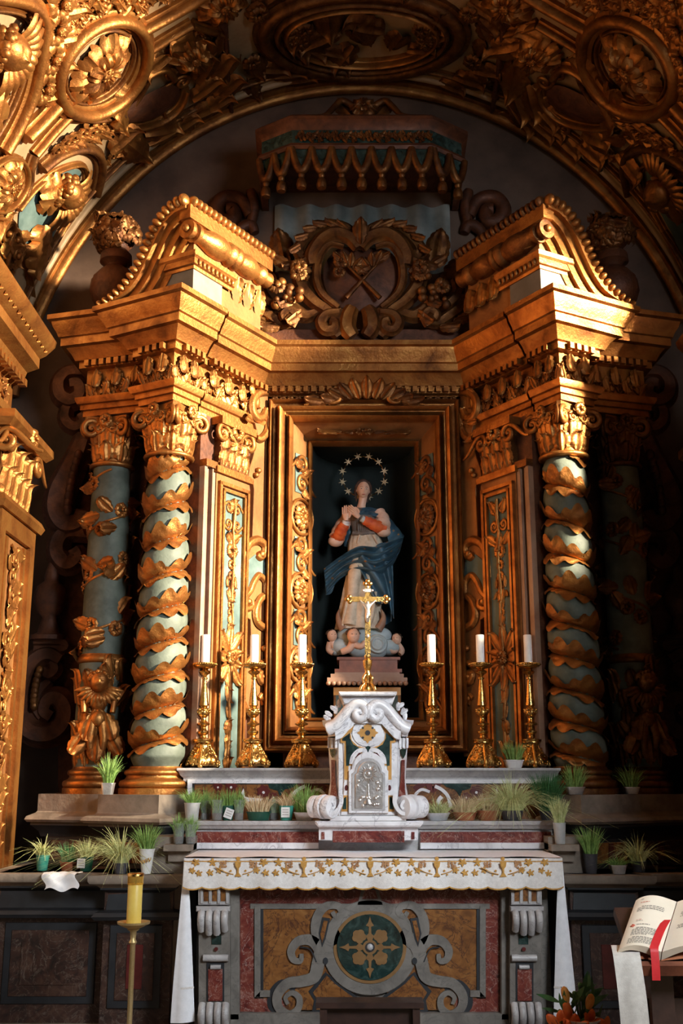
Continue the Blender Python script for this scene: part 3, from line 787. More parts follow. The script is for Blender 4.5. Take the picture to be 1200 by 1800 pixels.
def twisted(s):
    x, y = s*CX, CY
    t = thing('twisted_column', 'pale green twisted column wrapped in gold leaves, standing above %s' % SIDE[s], 'column', (x, y, Z0), 'twisted columns of the altarpiece')
    b = base_mb(.165); mb = MB(); mb.add(b.v, b.f, T(x, y, Z0)); mb.build('base', G if s < 0 else GD, t, 50)  # base away from the window gets the shade-coloured gilding
    zb = Z0+.17; H = Z1-zb; NT = 9.2; hand = -s
    def rad(z): return .171-.030*(z-zb)/H
    def prof(tt): return .70+.34*math.sqrt(max(0, 1-(2*tt-1)**2))
    def tph(z, a):
        zz = (z-zb)/H; ph = NT*(1.12*zz-.12*zz*zz/1.0)
        return (ph - hand*a/(2*PI)) % 1.0
    def fn(u, v):
        a = 2*PI*u; z = zb+H*v
        k = min(1, v/.03, (1-v)/.03); r = rad(z)*(prof(tph(z, a))*k+.84*(1-k))
        return Vector((x+r*cos(a), y+r*sin(a), z))
    mb = MB(); mb.grid(fn, 40, 230, True)
    mb.build('shaft', GREEN, t, 60)
    # gold leaves lying in the groove: each leaf runs a third of a turn
    inv = lambda f: (1.12-math.sqrt(max(0, 1.12**2-.48*f/NT)))/.24
    per = 2.6; nl = int(NT*per)
    for k in range(nl+1):
        def lf(u, v):
            uu = u; vv = v*2-1                      # along the turn, across the groove
            a = (k-.1+1.15*uu)/per*2*PI*hand
            f0 = hand*a/(2*PI)
            env = min(1, (uu*1.7+.03)**.7)*(1-.75*max(0, (uu-.78)/.22)**2)
            tooth = .52+.48*abs(sin(uu*PI*4.5+ (0.6 if vv > 0 else 0)))
            wdt = (.56 if vv > 0 else .34)*env*tooth
            ph = f0+vv*wdt
            zz = inv(max(0, min(NT*.995, ph)))
            z = zb+H*min(1, max(0, zz))
            r = rad(z)*prof(tph(z, a)) if .01 < zz < .99 else rad(z)*.86
            r += .007+.007*abs(cos(uu*PI*5+vv*4))+.012*env*abs(vv)**3
            return Vector((x+r*cos(a), y+r*sin(a), z))
        m = MB(); m.grid(lf, 30, 12); m.build('leaf', G, t, 60)
    ang = math.atan2(NF.y, s*NF.x)
    capital(t, .150, x, y, ang, G, LEAF, SCROLL, FLOWER)
def vine(s):
    x, y = s*1.78, 7.30
    t = thing('vine_column', 'dark green column with gold vine sprays and carved cherub foot, %s' % ('above the yellow candle' if s < 0 else 'in deep shadow above the open book'), 'column', (x, y, Z0), 'vine columns of the altarpiece')
    g = G if s < 0 else GD  # dark side painted by swapping in the shaded gilding
    b = base_mb(.15); mb = MB(); mb.add(b.v, b.f, T(x, y, Z0)); mb.build('base', g, t, 50)
    zr = 2.40
    mb = MB(); mb.lathe([(.150, Z0+.17), (.155, zr-.4), (.148, zr), (.146, zr+.02), (.144, 2.9), (.128, Z1)], 32, T(x, y, 0)); mb.build('shaft', GREEN, t, 60)
    mb = MB(); mb.lathe([(.15, zr-.03), (.165, zr-.015), (.165, zr+.005), (.155, zr+.015), (.15, zr+.03)], 32, T(x, y, 0)); mb.build('ring', g, t, 50)
    # vine: a helical stem with leaves and flowers
    P = []
    for i in range(120):
        f = i/119; a = -s*(2.4+f*2*PI*3.4); z = zr+.06+(Z1-zr-.10)*f; r = .152-.022*f
        P.append((x+r*cos(a), y+r*sin(a), z))
    MB().tube(P, .009, 6).build('vine_stem', g, t, 60)
    rr = random.Random(5)
    for i in range(66):
        f = (i+.5)/66; a = -s*(2.4+f*2*PI*3.4)+rr.uniform(-.25, .25); z = zr+.06+(Z1-zr-.10)*f+rr.choice((-1, 1))*rr.uniform(.03, .08); r = .148-.020*f
        if z > Z1-.06: continue
        Mx = T(x, y, z) @ RZ(a) @ T(r, 0, 0) @ frame((0, 0, 0), (0, 1, 0), (0, 0, 1)) @ RZ(rr.uniform(-2, 2))
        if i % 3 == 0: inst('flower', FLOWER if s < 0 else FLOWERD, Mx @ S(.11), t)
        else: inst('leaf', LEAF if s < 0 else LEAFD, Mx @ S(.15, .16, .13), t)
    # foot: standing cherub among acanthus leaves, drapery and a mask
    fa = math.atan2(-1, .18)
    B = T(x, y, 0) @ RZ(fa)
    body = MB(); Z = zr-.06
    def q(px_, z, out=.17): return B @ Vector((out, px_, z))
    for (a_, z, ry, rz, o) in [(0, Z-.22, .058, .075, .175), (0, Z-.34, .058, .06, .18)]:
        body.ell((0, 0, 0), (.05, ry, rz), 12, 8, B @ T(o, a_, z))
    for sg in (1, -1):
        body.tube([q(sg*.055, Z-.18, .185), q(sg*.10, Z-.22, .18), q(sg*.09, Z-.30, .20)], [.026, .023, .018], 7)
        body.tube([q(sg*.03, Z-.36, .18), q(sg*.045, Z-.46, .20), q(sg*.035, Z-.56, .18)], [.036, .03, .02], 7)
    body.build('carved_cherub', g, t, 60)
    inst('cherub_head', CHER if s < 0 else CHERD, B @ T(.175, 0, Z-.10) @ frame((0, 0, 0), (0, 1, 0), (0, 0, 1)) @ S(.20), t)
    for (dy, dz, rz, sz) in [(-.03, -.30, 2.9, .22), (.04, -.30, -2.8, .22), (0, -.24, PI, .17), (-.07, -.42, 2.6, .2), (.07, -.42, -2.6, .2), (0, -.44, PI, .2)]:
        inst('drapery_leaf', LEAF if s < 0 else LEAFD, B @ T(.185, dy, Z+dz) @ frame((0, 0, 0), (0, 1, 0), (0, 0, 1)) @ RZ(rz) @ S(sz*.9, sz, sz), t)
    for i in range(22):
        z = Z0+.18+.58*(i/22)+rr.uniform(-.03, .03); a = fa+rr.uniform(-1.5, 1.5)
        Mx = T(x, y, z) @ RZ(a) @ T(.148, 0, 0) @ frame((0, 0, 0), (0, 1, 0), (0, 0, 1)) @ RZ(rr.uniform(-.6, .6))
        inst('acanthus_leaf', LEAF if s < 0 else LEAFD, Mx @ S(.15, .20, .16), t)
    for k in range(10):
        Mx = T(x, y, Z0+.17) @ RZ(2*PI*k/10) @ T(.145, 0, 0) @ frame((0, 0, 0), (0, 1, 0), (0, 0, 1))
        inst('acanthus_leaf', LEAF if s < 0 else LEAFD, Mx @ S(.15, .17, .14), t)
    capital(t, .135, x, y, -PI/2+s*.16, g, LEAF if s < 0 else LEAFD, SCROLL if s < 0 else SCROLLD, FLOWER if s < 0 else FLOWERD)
for s in (-1, 1): twisted(s); vine(s)
# ---------------------------------------------------------------- pedestals under the columns
def pedestal(s):
    t = thing('column_pedestal', 'worn stone and dark inlay pedestal under the columns, beside %s' % SIDE[s], 'pedestal', (s*1.6, 7.1, .3), 'pedestals under the columns')
    def out(d):
        f = FC+M2(ND.x, ND.y)*d+M2(NF.x, NF.y)*d
        a = FC+E1*.27+M2(NF.x, NF.y)*d+E1*d
        return [A0+M2(ND.x, ND.y)*d+E2*.05, f, a, a+E2*.09, M2(2.02+d*.8, 7.22-d*.5), M2(2.08+d*.8, 8.0)]
    def body(d): q = out(d); return [sx(p, s) for p in q]+[sx((.6, 8.0), s)]
    pth = [sx(p, s) for p in out(.06)]
    st = MB(); st.sweep([(-.2, 1.36), (.10, 1.36), (.115, 1.375), (.105, 1.395), (.055, 1.415), (.045, 1.425), (.045, 1.53), (-.2, 1.53)], pth, flip=s)
    st.prism(body(.10), .01, T(0, 0, 1.519)); st.build('stone_plinth', STONE, t, 35)
    MB().prism(body(.05), 1.06, T(0, 0, .3)).build('core', STONE, t, 30)
    bk = MB(); bk.sweep([(-.1, 1.27), (.02, 1.27), (.03, 1.30), (.08, 1.34), (.08, 1.36), (-.1, 1.36)], pth, flip=s); bk.build('black_moulding', BLK_M, t, 35)
    # inlaid dado between ledge and plinth
    dp = out(.065); panels = [(dp[1], dp[2]), (dp[3], dp[4]), (dp[1], dp[1]+E2*.30)]
    for (p, q) in panels:
        L = (q-p).length; d = Vector(((q-p).x*s, (q-p).y, 0)).normalized()
        n = Vector((0, 0, 1)).cross(d)
        if n.y > 0: n = -n
        xx = Vector((0, 0, 1)).cross(n)
        c = Vector((s*(p.x+q.x)/2, (p.y+q.y)/2, 1.19))
        Mx = frame(c-n*.01, xx, (0, 0, 1))
        w_ = L/2-.02
        MB().prism([(-w_, -.09), (w_, -.09), (w_, .085), (-w_, .085)], .02, Mx, .004).build('dado_border', BLK_M, t, 30)
        MB().prism([(-w_+.05, -.06), (w_-.05, -.06), (w_-.05, .06), (-w_+.05, .06)], .028, Mx, .004).build('dado_panel', YEL_M if L < .4 else BREC_M, t, 30)
        MB().prism([(-.03, -.06), (.03, -.06), (.018, .055), (-.018, .055)], .034, Mx, .003).build('dado_inlay', OX_M, t, 30)
    # projecting lower base with the ledge
    o2 = [M2(1.10, 6.95), M2(1.10, 6.40), M2(1.52, 6.38), M2(1.52, 6.50), M2(2.16, 6.50), M2(2.16, 8.0)]
    p2 = [sx(p, s) for p in o2]
    lg = MB(); lg.sweep([(-.3, 1.03), (.0, 1.03), (.02, 1.045), (.05, 1.055), (.06, 1.07), (.06, 1.10), (-.3, 1.10)], p2, flip=s)
    lg.prism(p2+[sx((1.3, 8.0), s)], .012, T(0, 0, 1.087)); lg.build('ledge', STONE, t, 35)
    md = MB(); md.sweep([(-.1, .86), (.02, .86), (.035, .88), (.02, .90), (-.03, .91), (-.04, 1.0), (.0, 1.02), (.0, 1.035), (-.1, 1.035)], p2, flip=s); md.build('black_moulding', BLK_M, t, 35)
    MB().prism([sx(p, s) for p in [M2(1.12, 8), M2(1.12, 6.44), M2(1.50, 6.42), M2(1.50, 6.54), M2(2.14, 6.54), M2(2.14, 8)]], .80, T(0, 0, .3)).build('lower_base', BREC_M, t, 30)
    for (xa, xb, y) in [(1.17, 1.46, 6.42), (1.56, 2.08, 6.54)]:
        for (g_, z0, z1, d_, m_) in [(0, .40, .83, .012, BLK_M), (.04, .44, .79, .018, BREC_M), (.10, .50, .73, .024, BREC_M if xb > 2 else OX_M)]:
            MB().prism([(s*(xa+g_), z0), (s*(xb-g_), z0), (s*(xb-g_), z1), (s*(xa+g_), z1)], d_, frame((0, y+.003, 0), (1, 0, 0), (0, 0, 1)), .003).build('inlay_panel', m_, t, 30)
for s in (-1, 1): pedestal(s)
for s in (-1, 1):   # plain stone cheek between altar and pedestal
    q = MB(); q.box((s*1.14, 7.0, .80), (.24, 1.0, 1.0)); q.box((s*1.10, 6.52, 1.243), (.16, .22, .035)); q.box((s*1.10, 6.55, 1.20), (.12, .16, .07))
    tag(q.build('stone_bracket', STONE, None, 30), 'grey stone side block with a small ledge between altar cloth and %s side pedestal' % ('candle' if s < 0 else 'book'), 'ledge')
# ---------------------------------------------------------------- oblique walls: board, pilaster, mouldings
def wing(s):
    col = 'sunlit' if s < 0 else 'shadowed'
    t = thing('wing_panel', 'tall %s slanting panel with candelabra relief between %s column and niche' % (col, 'pale green' if s < 0 else 'dark side'), 'panel', obl(.5, .9, 0, s), 'slanting side panels of the niche')
    O = lambda a, z, n: obl(a, z, n, s)
    def slab(a0, a1, z0, z1, n0, n1, mat, name, par=t):
        mb = MB(); v = [O(a, z, n) for n in (n0, n1) for z in (z0, z1) for a in (a0, a1)]
        mb.add(v, [(0, 1, 3, 2), (4, 5, 7, 6), (0, 1, 5, 4), (2, 3, 7, 6), (0, 2, 6, 4), (1, 3, 7, 5)]); return mb.build(name, mat, par, 30)
    slab(-.03, .70, 1.2, 4.085, -.10, 0, BO, 'back_board')
    slab(.64, .70, 1.2, 4.085, -.42, -.1, BO, 'back_board')
    q = [obl(.66, 0, -.42, 1), obl(.70, 0, -.40, 1), Vector((2.02, 7.74, 0)), Vector((2.02, 7.80, 0))]
    MB().prism([(v.x*s, v.y) for v in q], 2.88, T(0, 0, 1.2)).build('rear_board', BO, t, 30)
    for a, w_, n_ in [(.585, .030, .045), (.635, .022, .025), (.672, .028, .045)]: slab(a, a+w_, 1.5, 3.70, 0, n_, PINK, 'moulding')
    slab(.58, .70, 3.70, 3.75, 0, .06, GD, 'moulding')
    # pilaster
    a0, a1 = .20, .58
    slab(a0, a1, 1.5, 3.70, 0, .05, GP, 'pilaster_shaft')
    slab(a0+.075, a1-.075, 1.62, 3.56, .045, .053, TEAL, 'pilaster_ground')
    for (p, q, z, zz) in [(a0+.02, a0+.045, 1.58, 3.62), (a0+.06, a0+.08, 1.60, 3.58), (a1-.045, a1-.02, 1.58, 3.62), (a1-.08, a1-.06, 1.60, 3.58), (a0+.02, a1-.02, 3.60, 3.625), (a0+.06, a1-.06, 3.56, 3.58)]: slab(p, q, z, zz, .05, .075, G, 'pilaster_moulding')
    slab(a0-.02, a1+.02, 3.68, 3.72, 0, .075, G, 'necking'); slab(a0-.01, a1+.01, 3.72, 3.735, 0, .06, G, 'necking')
    ac = (a0+a1)/2
    def put(name, me, da, z, sc, rot=0, n=.055): return inst(name, me, oblf(ac+da*1, z, n, s) @ RZ(rot) @ sc, t)
    lf, fl, ro, sc_, ab = (LEAF, FLOWER, ROS, SCROLL, ARAB)
    # candelabra relief, from top to foot
    stem = MB(); stem.tube([O(ac+.008*sin(i*1.3), 1.66+i*.078, .065) for i in range(25)], [.010+.006*abs(sin(i*.9)) for i in range(25)], 6); stem.build('relief_stem', G, t, 60)
    for sg in (1, -1):
        put('relief_scroll', sc_, sg*.05, 3.46, S(sg*.11, .13, .13)); put('relief_scroll', sc_, sg*.05, 3.34, S(sg*.12, -.13, .13))
        put('relief_leaf', lf, sg*.03, 3.42, S(.10, .14, .12), sg*-.5); put('relief_leaf', lf, sg*.03, 3.20, S(.12, .15, .12), sg*-.9)
    put('relief_flower', fl, 0, 3.16, S(.12)); put('relief_leaf', lf, 0, 3.30, S(.12, .16, .12), PI)
    for i, z in enumerate([3.06, 2.98]): put('relief_flower', fl, 0, z, S(.08))
    for sg in (1, -1): put('relief_bud', lf, sg*.045, 2.98, S(.05, -.10, .08)); put('relief_bud', lf, sg*.045, 2.88, S(.05, -.07, .08), sg*.4)
    put('relief_leaf', lf, 0, 2.93, S(.13, -.16, .14)); put('relief_leaf', lf, 0, 2.76, S(.10, .12, .12)); put('relief_leaf', lf, 0, 2.74, S(.09, -.12, .12))
    for i in range(4): put('relief_flower', fl, 0, 2.78-.05*i, S(.065))
    for k in range(10):
        a = 2*PI*k/10; L = .24 if abs(cos(a)) > .8 else .15
        put('relief_leaf', lf, .0-.01*sin(a), 2.42+.02*cos(a), S(.13, L, .14), a)
    put('relief_rosette', ro, 0, 2.42, S(.11), 0, .075)
    put('relief_leaf', lf, 0, 2.30, S(.12, -.22, .14)); put('relief_leaf', lf, 0, 2.14, S(.08, -.15, .12))
    put('relief_bud', lf, 0, 1.90, S(.13, .13, .16)); put('relief_bud', lf, 0, 1.92, S(.10, -.10, .12))
    for sg in (1, -1): put('relief_leaf', lf, sg*.02, 1.76, S(.07, .14, .10), sg*-.35); put('relief_leaf', lf, sg*.025, 1.66, S(.10, .14, .12), sg*-.5)
    put('relief_leaf', lf, 0, 1.68, S(.10, .18, .12))
    # capital of the pilaster
    slab(a0+.03, a1-.03, 3.735, 4.03, 0, .06, GD, 'capital_bell')
    for row, (z, n) in enumerate([(3.735, 4), (3.82, 3)]):
        for k in range(n): put('capital_leaf', lf, (a1-a0-.06)*((k+.5)/n-.5), z, S(.17, .155, .18), 0, .055)
    for sg in (1, -1): put('capital_volute', sc_, sg*.15, 3.97, S(-sg*.22, .22, .22), 0, .07); put('capital_volute', sc_, sg*.05, 3.98, S(sg*.13, .13, .15), 0, .07)
    put('capital_flower', fl, 0, 4.02, S(.14), 0, .08); slab(a0-.01, a1+.01, 4.03, 4.085, 0, .10, G, 'abacus')
    # scrolled board beside the niche
    b = thing('scroll_board', 'gilded board with carved scroll edge between the %s slanting panel and niche frame' % col, 'carving', obl(.05, 1.5, 0, s), 'scroll boards beside the niche')
    Pn = obl(0, 2, .03, -1); Nn = Vector((-ND.x, ND.y, 0))
    def mp(px, py, off=0):                           # photo pixel (sunlit side) on the board plane
        p = onplane(px, py, Pn, Nn)+Vector((-ND.x, ND.y, 0))*off
        return Vector((p.x*-s, p.y, p.z))
    out = [(470, 690), (447, 694), (436, 712), (437, 732), (448, 745), (452, 762), (445, 775), (447, 792), (444, 805), (438, 822), (436, 838), (444, 846), (446, 860),
           (443, 945), (430, 955), (421, 985), (418, 1020), (420, 1042), (430, 1052), (420, 1066), (428, 1082), (440, 1090), (441, 1150), (424, 1172), (417, 1205), (424, 1240), (440, 1262), (440, 1330), (470, 1330)]
    q0 = [mp(*p) for p in out]; nn = Vector((ND.x*s, ND.y, 0))
    M_ = frame(obl(0, 0, .0, s), Vector((0, 0, 1)).cross(nn), (0, 0, 1)); iv = M_.inverted()
    pl = [(iv @ p) for p in q0]; xm = [p.x for p in pl]
    MB().prism([(p.x, p.y) for p in pl], .035, M_, .004).build('board', GP, b, 30)
    def scr(pix, r, name='scroll', mat=G, fl=.8):
        P = smoothpath([mp(a, c, .015) for a, c in pix], 5); n = len(P)
        MB().tube(P, [r*(.55+.45*sin(PI*(.1+.8*i/n))) for i in range(n)], 8, flat=fl, up=nn, flute=.10).build(name, mat, b, 60)
    scr([(470, 690), (452, 692), (442, 704), (441, 722), (449, 735), (459, 733), (464, 722)], .035)
    scr([(466, 718), (468, 740), (466, 760), (456, 772), (448, 770)], .03)
    scr([(428, 1048), (422, 1020), (424, 985), (434, 958), (450, 950), (461, 958), (462, 972), (454, 980), (448, 975)], .032)
    scr([(421, 1040), (426, 1050), (436, 1040), (442, 1025), (452, 1012), (462, 1022), (463, 1045)], .026)
    scr([(424, 1060), (430, 1070), (440, 1066), (440, 1054)], .022)
    scr([(482, 1056), (470, 1046), (454, 1054), (446, 1076), (450, 1095), (466, 1104), (474, 1094), (470, 1080)], .030)
    scr([(446, 1148), (430, 1166), (421, 1192), (421, 1220), (430, 1246), (440, 1258)], .020)
    scr([(450, 1172), (464, 1164), (474, 1178), (470, 1196), (456, 1198), (452, 1186), (460, 1182)], .028)
    scr([(452, 1228), (460, 1220), (466, 1230), (456, 1236)], .022)
    for (a, c, r) in [(450, 828, .024), (446, 836, .022), (455, 975, .03), (432, 1058, .026), (458, 1190, .024), (458, 1228, .022), (460, 1140, .024)]:
        MB().ell(mp(a, c, .02), (r, r, r), 10, 7).build('boss', G, b, 60)
    tq = [mp(*p, -.004) for p in [(446, 975), (462, 980), (466, 1020), (452, 1016), (440, 1024), (430, 1046), (424, 1040), (428, 990)]]
    tl = [(iv @ p) for p in tq]; MB().prism([(p.x, p.y) for p in tl], .042, M_).build('inset', TEAL, b, 30)
    for (a, c, rr) in [(444, 700, .6), (446, 760, 2.2), (440, 740, 1.5), (470, 1040, -.6)]:
        inst('leaf', LEAF, frame(mp(a, c, .02), Vector((0, 0, 1)).cross(nn), (0, 0, 1)) @ RZ(rr) @ S(.10, .12, .12), b)
for s in (-1, 1): wing(s)
# ---------------------------------------------------------------- centre: niche wall, niche, frame
niche = thing('niche', 'dark teal niche behind the statue of the praying woman', 'niche', (0, 8.0, 1.9))
nm = MB(); x, y0, y1, za, zb = .40, 7.96, 8.62, 1.70, 4.14
nm.grid(lambda u, v: Vector((-x*cos(PI*u) if 0 else (-x+2*x*u), y0+(y1-y0)*sin(PI*u)**.35, za+(zb-za)*v)), 24, 1)
nm.add([(-x, y0, za), (x, y0, za), (x, y1, za), (-x, y1, za)], [(0, 1, 2, 3)]); nm.add([(-x, y0, zb), (x, y0, zb), (x, y1, zb), (-x, y1, zb)], [(0, 1, 2, 3)])
nm.build('lining', DARK, niche, 40)
wb = MB()
wb.box((0, 7.9, 4.435), (1.50, .24, .31)); wb.box((-.685, 7.9, 2.9), (.21, .24, 2.76)); wb.box((.685, 7.9, 2.9), (.21, .24, 2.76)); wb.box((0, 7.9, 1.57), (1.58, .24, .74))
tag(wb.build('wood_panelling', BO, None, 30), 'dark brown wooden wall around the niche behind the tall candlesticks', 'wall panel')
fr = thing('gilded_niche_border', 'large carved gilded frame with rosettes and scrolls around the statue niche', 'frame', (0, 7.8, 1.9))
def rect(hw, z0, z1): return [(-hw, z0), (hw, z0), (hw, z1), (-hw, z1)]
def fband(o, i, yo, yi, mat, name, prof=None):
    """four mitred sides between rectangle o at depth yo and i at depth yi, each its own piece"""
    O = rect(*o); I = rect(*i)
    for k in range(4):
        j = (k+1) % 4; mb = MB(); d = .03
        a, b_, c, e = Vector((O[k][0], yo, O[k][1])), Vector((O[j][0], yo, O[j][1])), Vector((I[j][0], yi, I[j][1])), Vector((I[k][0], yi, I[k][1]))
        if prof is None: prof = [(0, 0), (1, 0)]
        n = Vector((0, -1, 0)); vs = []
        for (f, h) in prof: vs += [a.lerp(e, f)+n*h, b_.lerp(c, f)+n*h]
        fs = [(2*q, 2*q+1, 2*q+3, 2*q+2) for q in range(len(prof)-1)]
        mb.add(vs, fs); mb.build(name, mat, fr, 35)
ROLL = [(0, 0), (.02, .05), (.12, .07), (.2, .055), (.26, .02), (.40, .015), (.48, .03), (.52, .075), (.62, .10), (.74, .085), (.80, .05), (.86, .05), (.93, .04), (1, 0)]
fband((.715, 1.80, 4.395), (.575, 1.93, 4.275), 7.72, 7.72, G, 'outer_moulding', ROLL)
fband((.575, 1.93, 4.275), (.555, 1.95, 4.255), 7.66, 7.72, G, 'fillet')
fband((.56, 1.95, 4.26), (.395, 2.05, 4.115), 7.70, 7.97, GP, 'carved_band')
fband((.565, 1.945, 4.265), (.530, 1.98, 4.23), 7.665, 7.725, G, 'bead', [(0, 0), (.3, .035), (.7, .035), (1, 0)])
fband((.425, 2.03, 4.14), (.39, 2.055, 4.11), 7.90, 7.965, G, 'bead', [(0, 0), (.3, .035), (.7, .035), (1, 0)])
slope = Vector((-.57, .82, 0))
def fput(name, me, s, z, sc, rot=0, f=.5, n=.012):
    """ornament on the sloping side bands (s = -1, 1)"""
    p = Vector((s*(.555+(.395-.555)*f), 7.71+.26*f, z)); nn = Vector((-s*.85, -.52, 0)).normalized()
    inst(name, me, frame(p+nn*n, Vector((0, 0, 1)).cross(nn), (0, 0, 1)) @ RZ(rot) @ sc, fr)
for s in (-1, 1):
    g = (lambda a, b: a if s < 0 else b)  # lit copy on the sunny side, copy with painted shade opposite
    zs = [3.52, 2.96, 2.42]
    for z in zs:
        fput('rosette', g(ROS, ROSD), s, z, S(.20, .21, .16))
        MB().tube([Vector((s*(.475-.075*cos(2*PI*i/24)), 7.84+.12*cos(2*PI*i/24), z+.135*sin(2*PI*i/24))) + Vector((-s*.85, -.52, 0))*.012 for i in range(24)], .012, 6, True).build('roundel', G, fr, 60)
    segs = [(4.00, 3.70), (3.36, 3.10), (2.82, 2.56), (2.28, 2.10)]
    for (zt, zb_) in segs:
        zm = (zt+zb_)/2; h = (zt-zb_)
        mb = MB(); nn = Vector((-s*.85, -.52, 0)).normalized()
        p = Vector((s*.475, 7.84, zm)); Mx = frame(p+nn*.002, Vector((0, 0, 1)).cross(nn), (0, 0, 1))
        mb.prism([(-.085, -h/2), (.085, -h/2), (.085, h/2), (-.085, h/2)], .006, Mx); mb.build('ground', TEAL, fr, 30)
        for dz, sg in ((h*.25, 1), (-h*.25, -1)):
            fput('scroll', g(SCROLL, SCROLLD), s, zm+dz, S(sg*.20, .20, .18)); fput('leaf', g(LEAF, LEAFD), s, zm+dz*.4, S(.13, .15, .14), sg*.9); fput('leaf', g(LEAF, LEAFD), s, zm+dz*1.3, S(.12, .13, .13), sg*2.4)
# top band: central rosette, wings of foliage; acanthus crest above the frame
nt = Vector((0, -.50, -.87))
for dx, me, sc, r in [(0, ROSD, S(.17, .14, .14), 0), (-.17, LEAFD, S(.14, .22, .14), PI/2), (.17, LEAFD, S(.14, .22, .14), -PI/2), (-.30, SCROLLD, S(-.16, .16, .14), 0), (.30, SCROLLD, S(.16, .16, .14), 0), (-.07, LEAFD, S(.12, .16, .14), 1.1), (.07, LEAFD, S(.12, .16, .14), -1.1)]:
    inst('top_ornament', me, frame(Vector((dx, 7.825, 4.185))+nt*.01, (1, 0, 0), (0, .87, .5)) @ RZ(r) @ sc, fr)
for k in range(9):
    a = (k-4)*.36; inst('crest_leaf', LEAF if abs(k-4) < 2 else LEAFD, T(.02, 7.63, 4.375) @ frame((.06*(k-4)*.9, 0, 0), (1, 0, 0), (0, 0, 1)) @ RZ(-a) @ S(.16, .20-.012*abs(k-4), .2), fr)
for sg in (-1, 1):
    inst('crest_scroll', SCROLL, T(sg*.24, 7.63, 4.38) @ frame((0, 0, 0), (1, 0, 0), (0, 0, 1)) @ S(-sg*.22, .16, .2), fr)
    inst('crest_leaf', LEAFD, T(sg*.26, 7.63, 4.36) @ frame((0, 0, 0), (1, 0, 0), (0, 0, 1)) @ RZ(-sg*1.5) @ S(.14, .22, .2), fr)
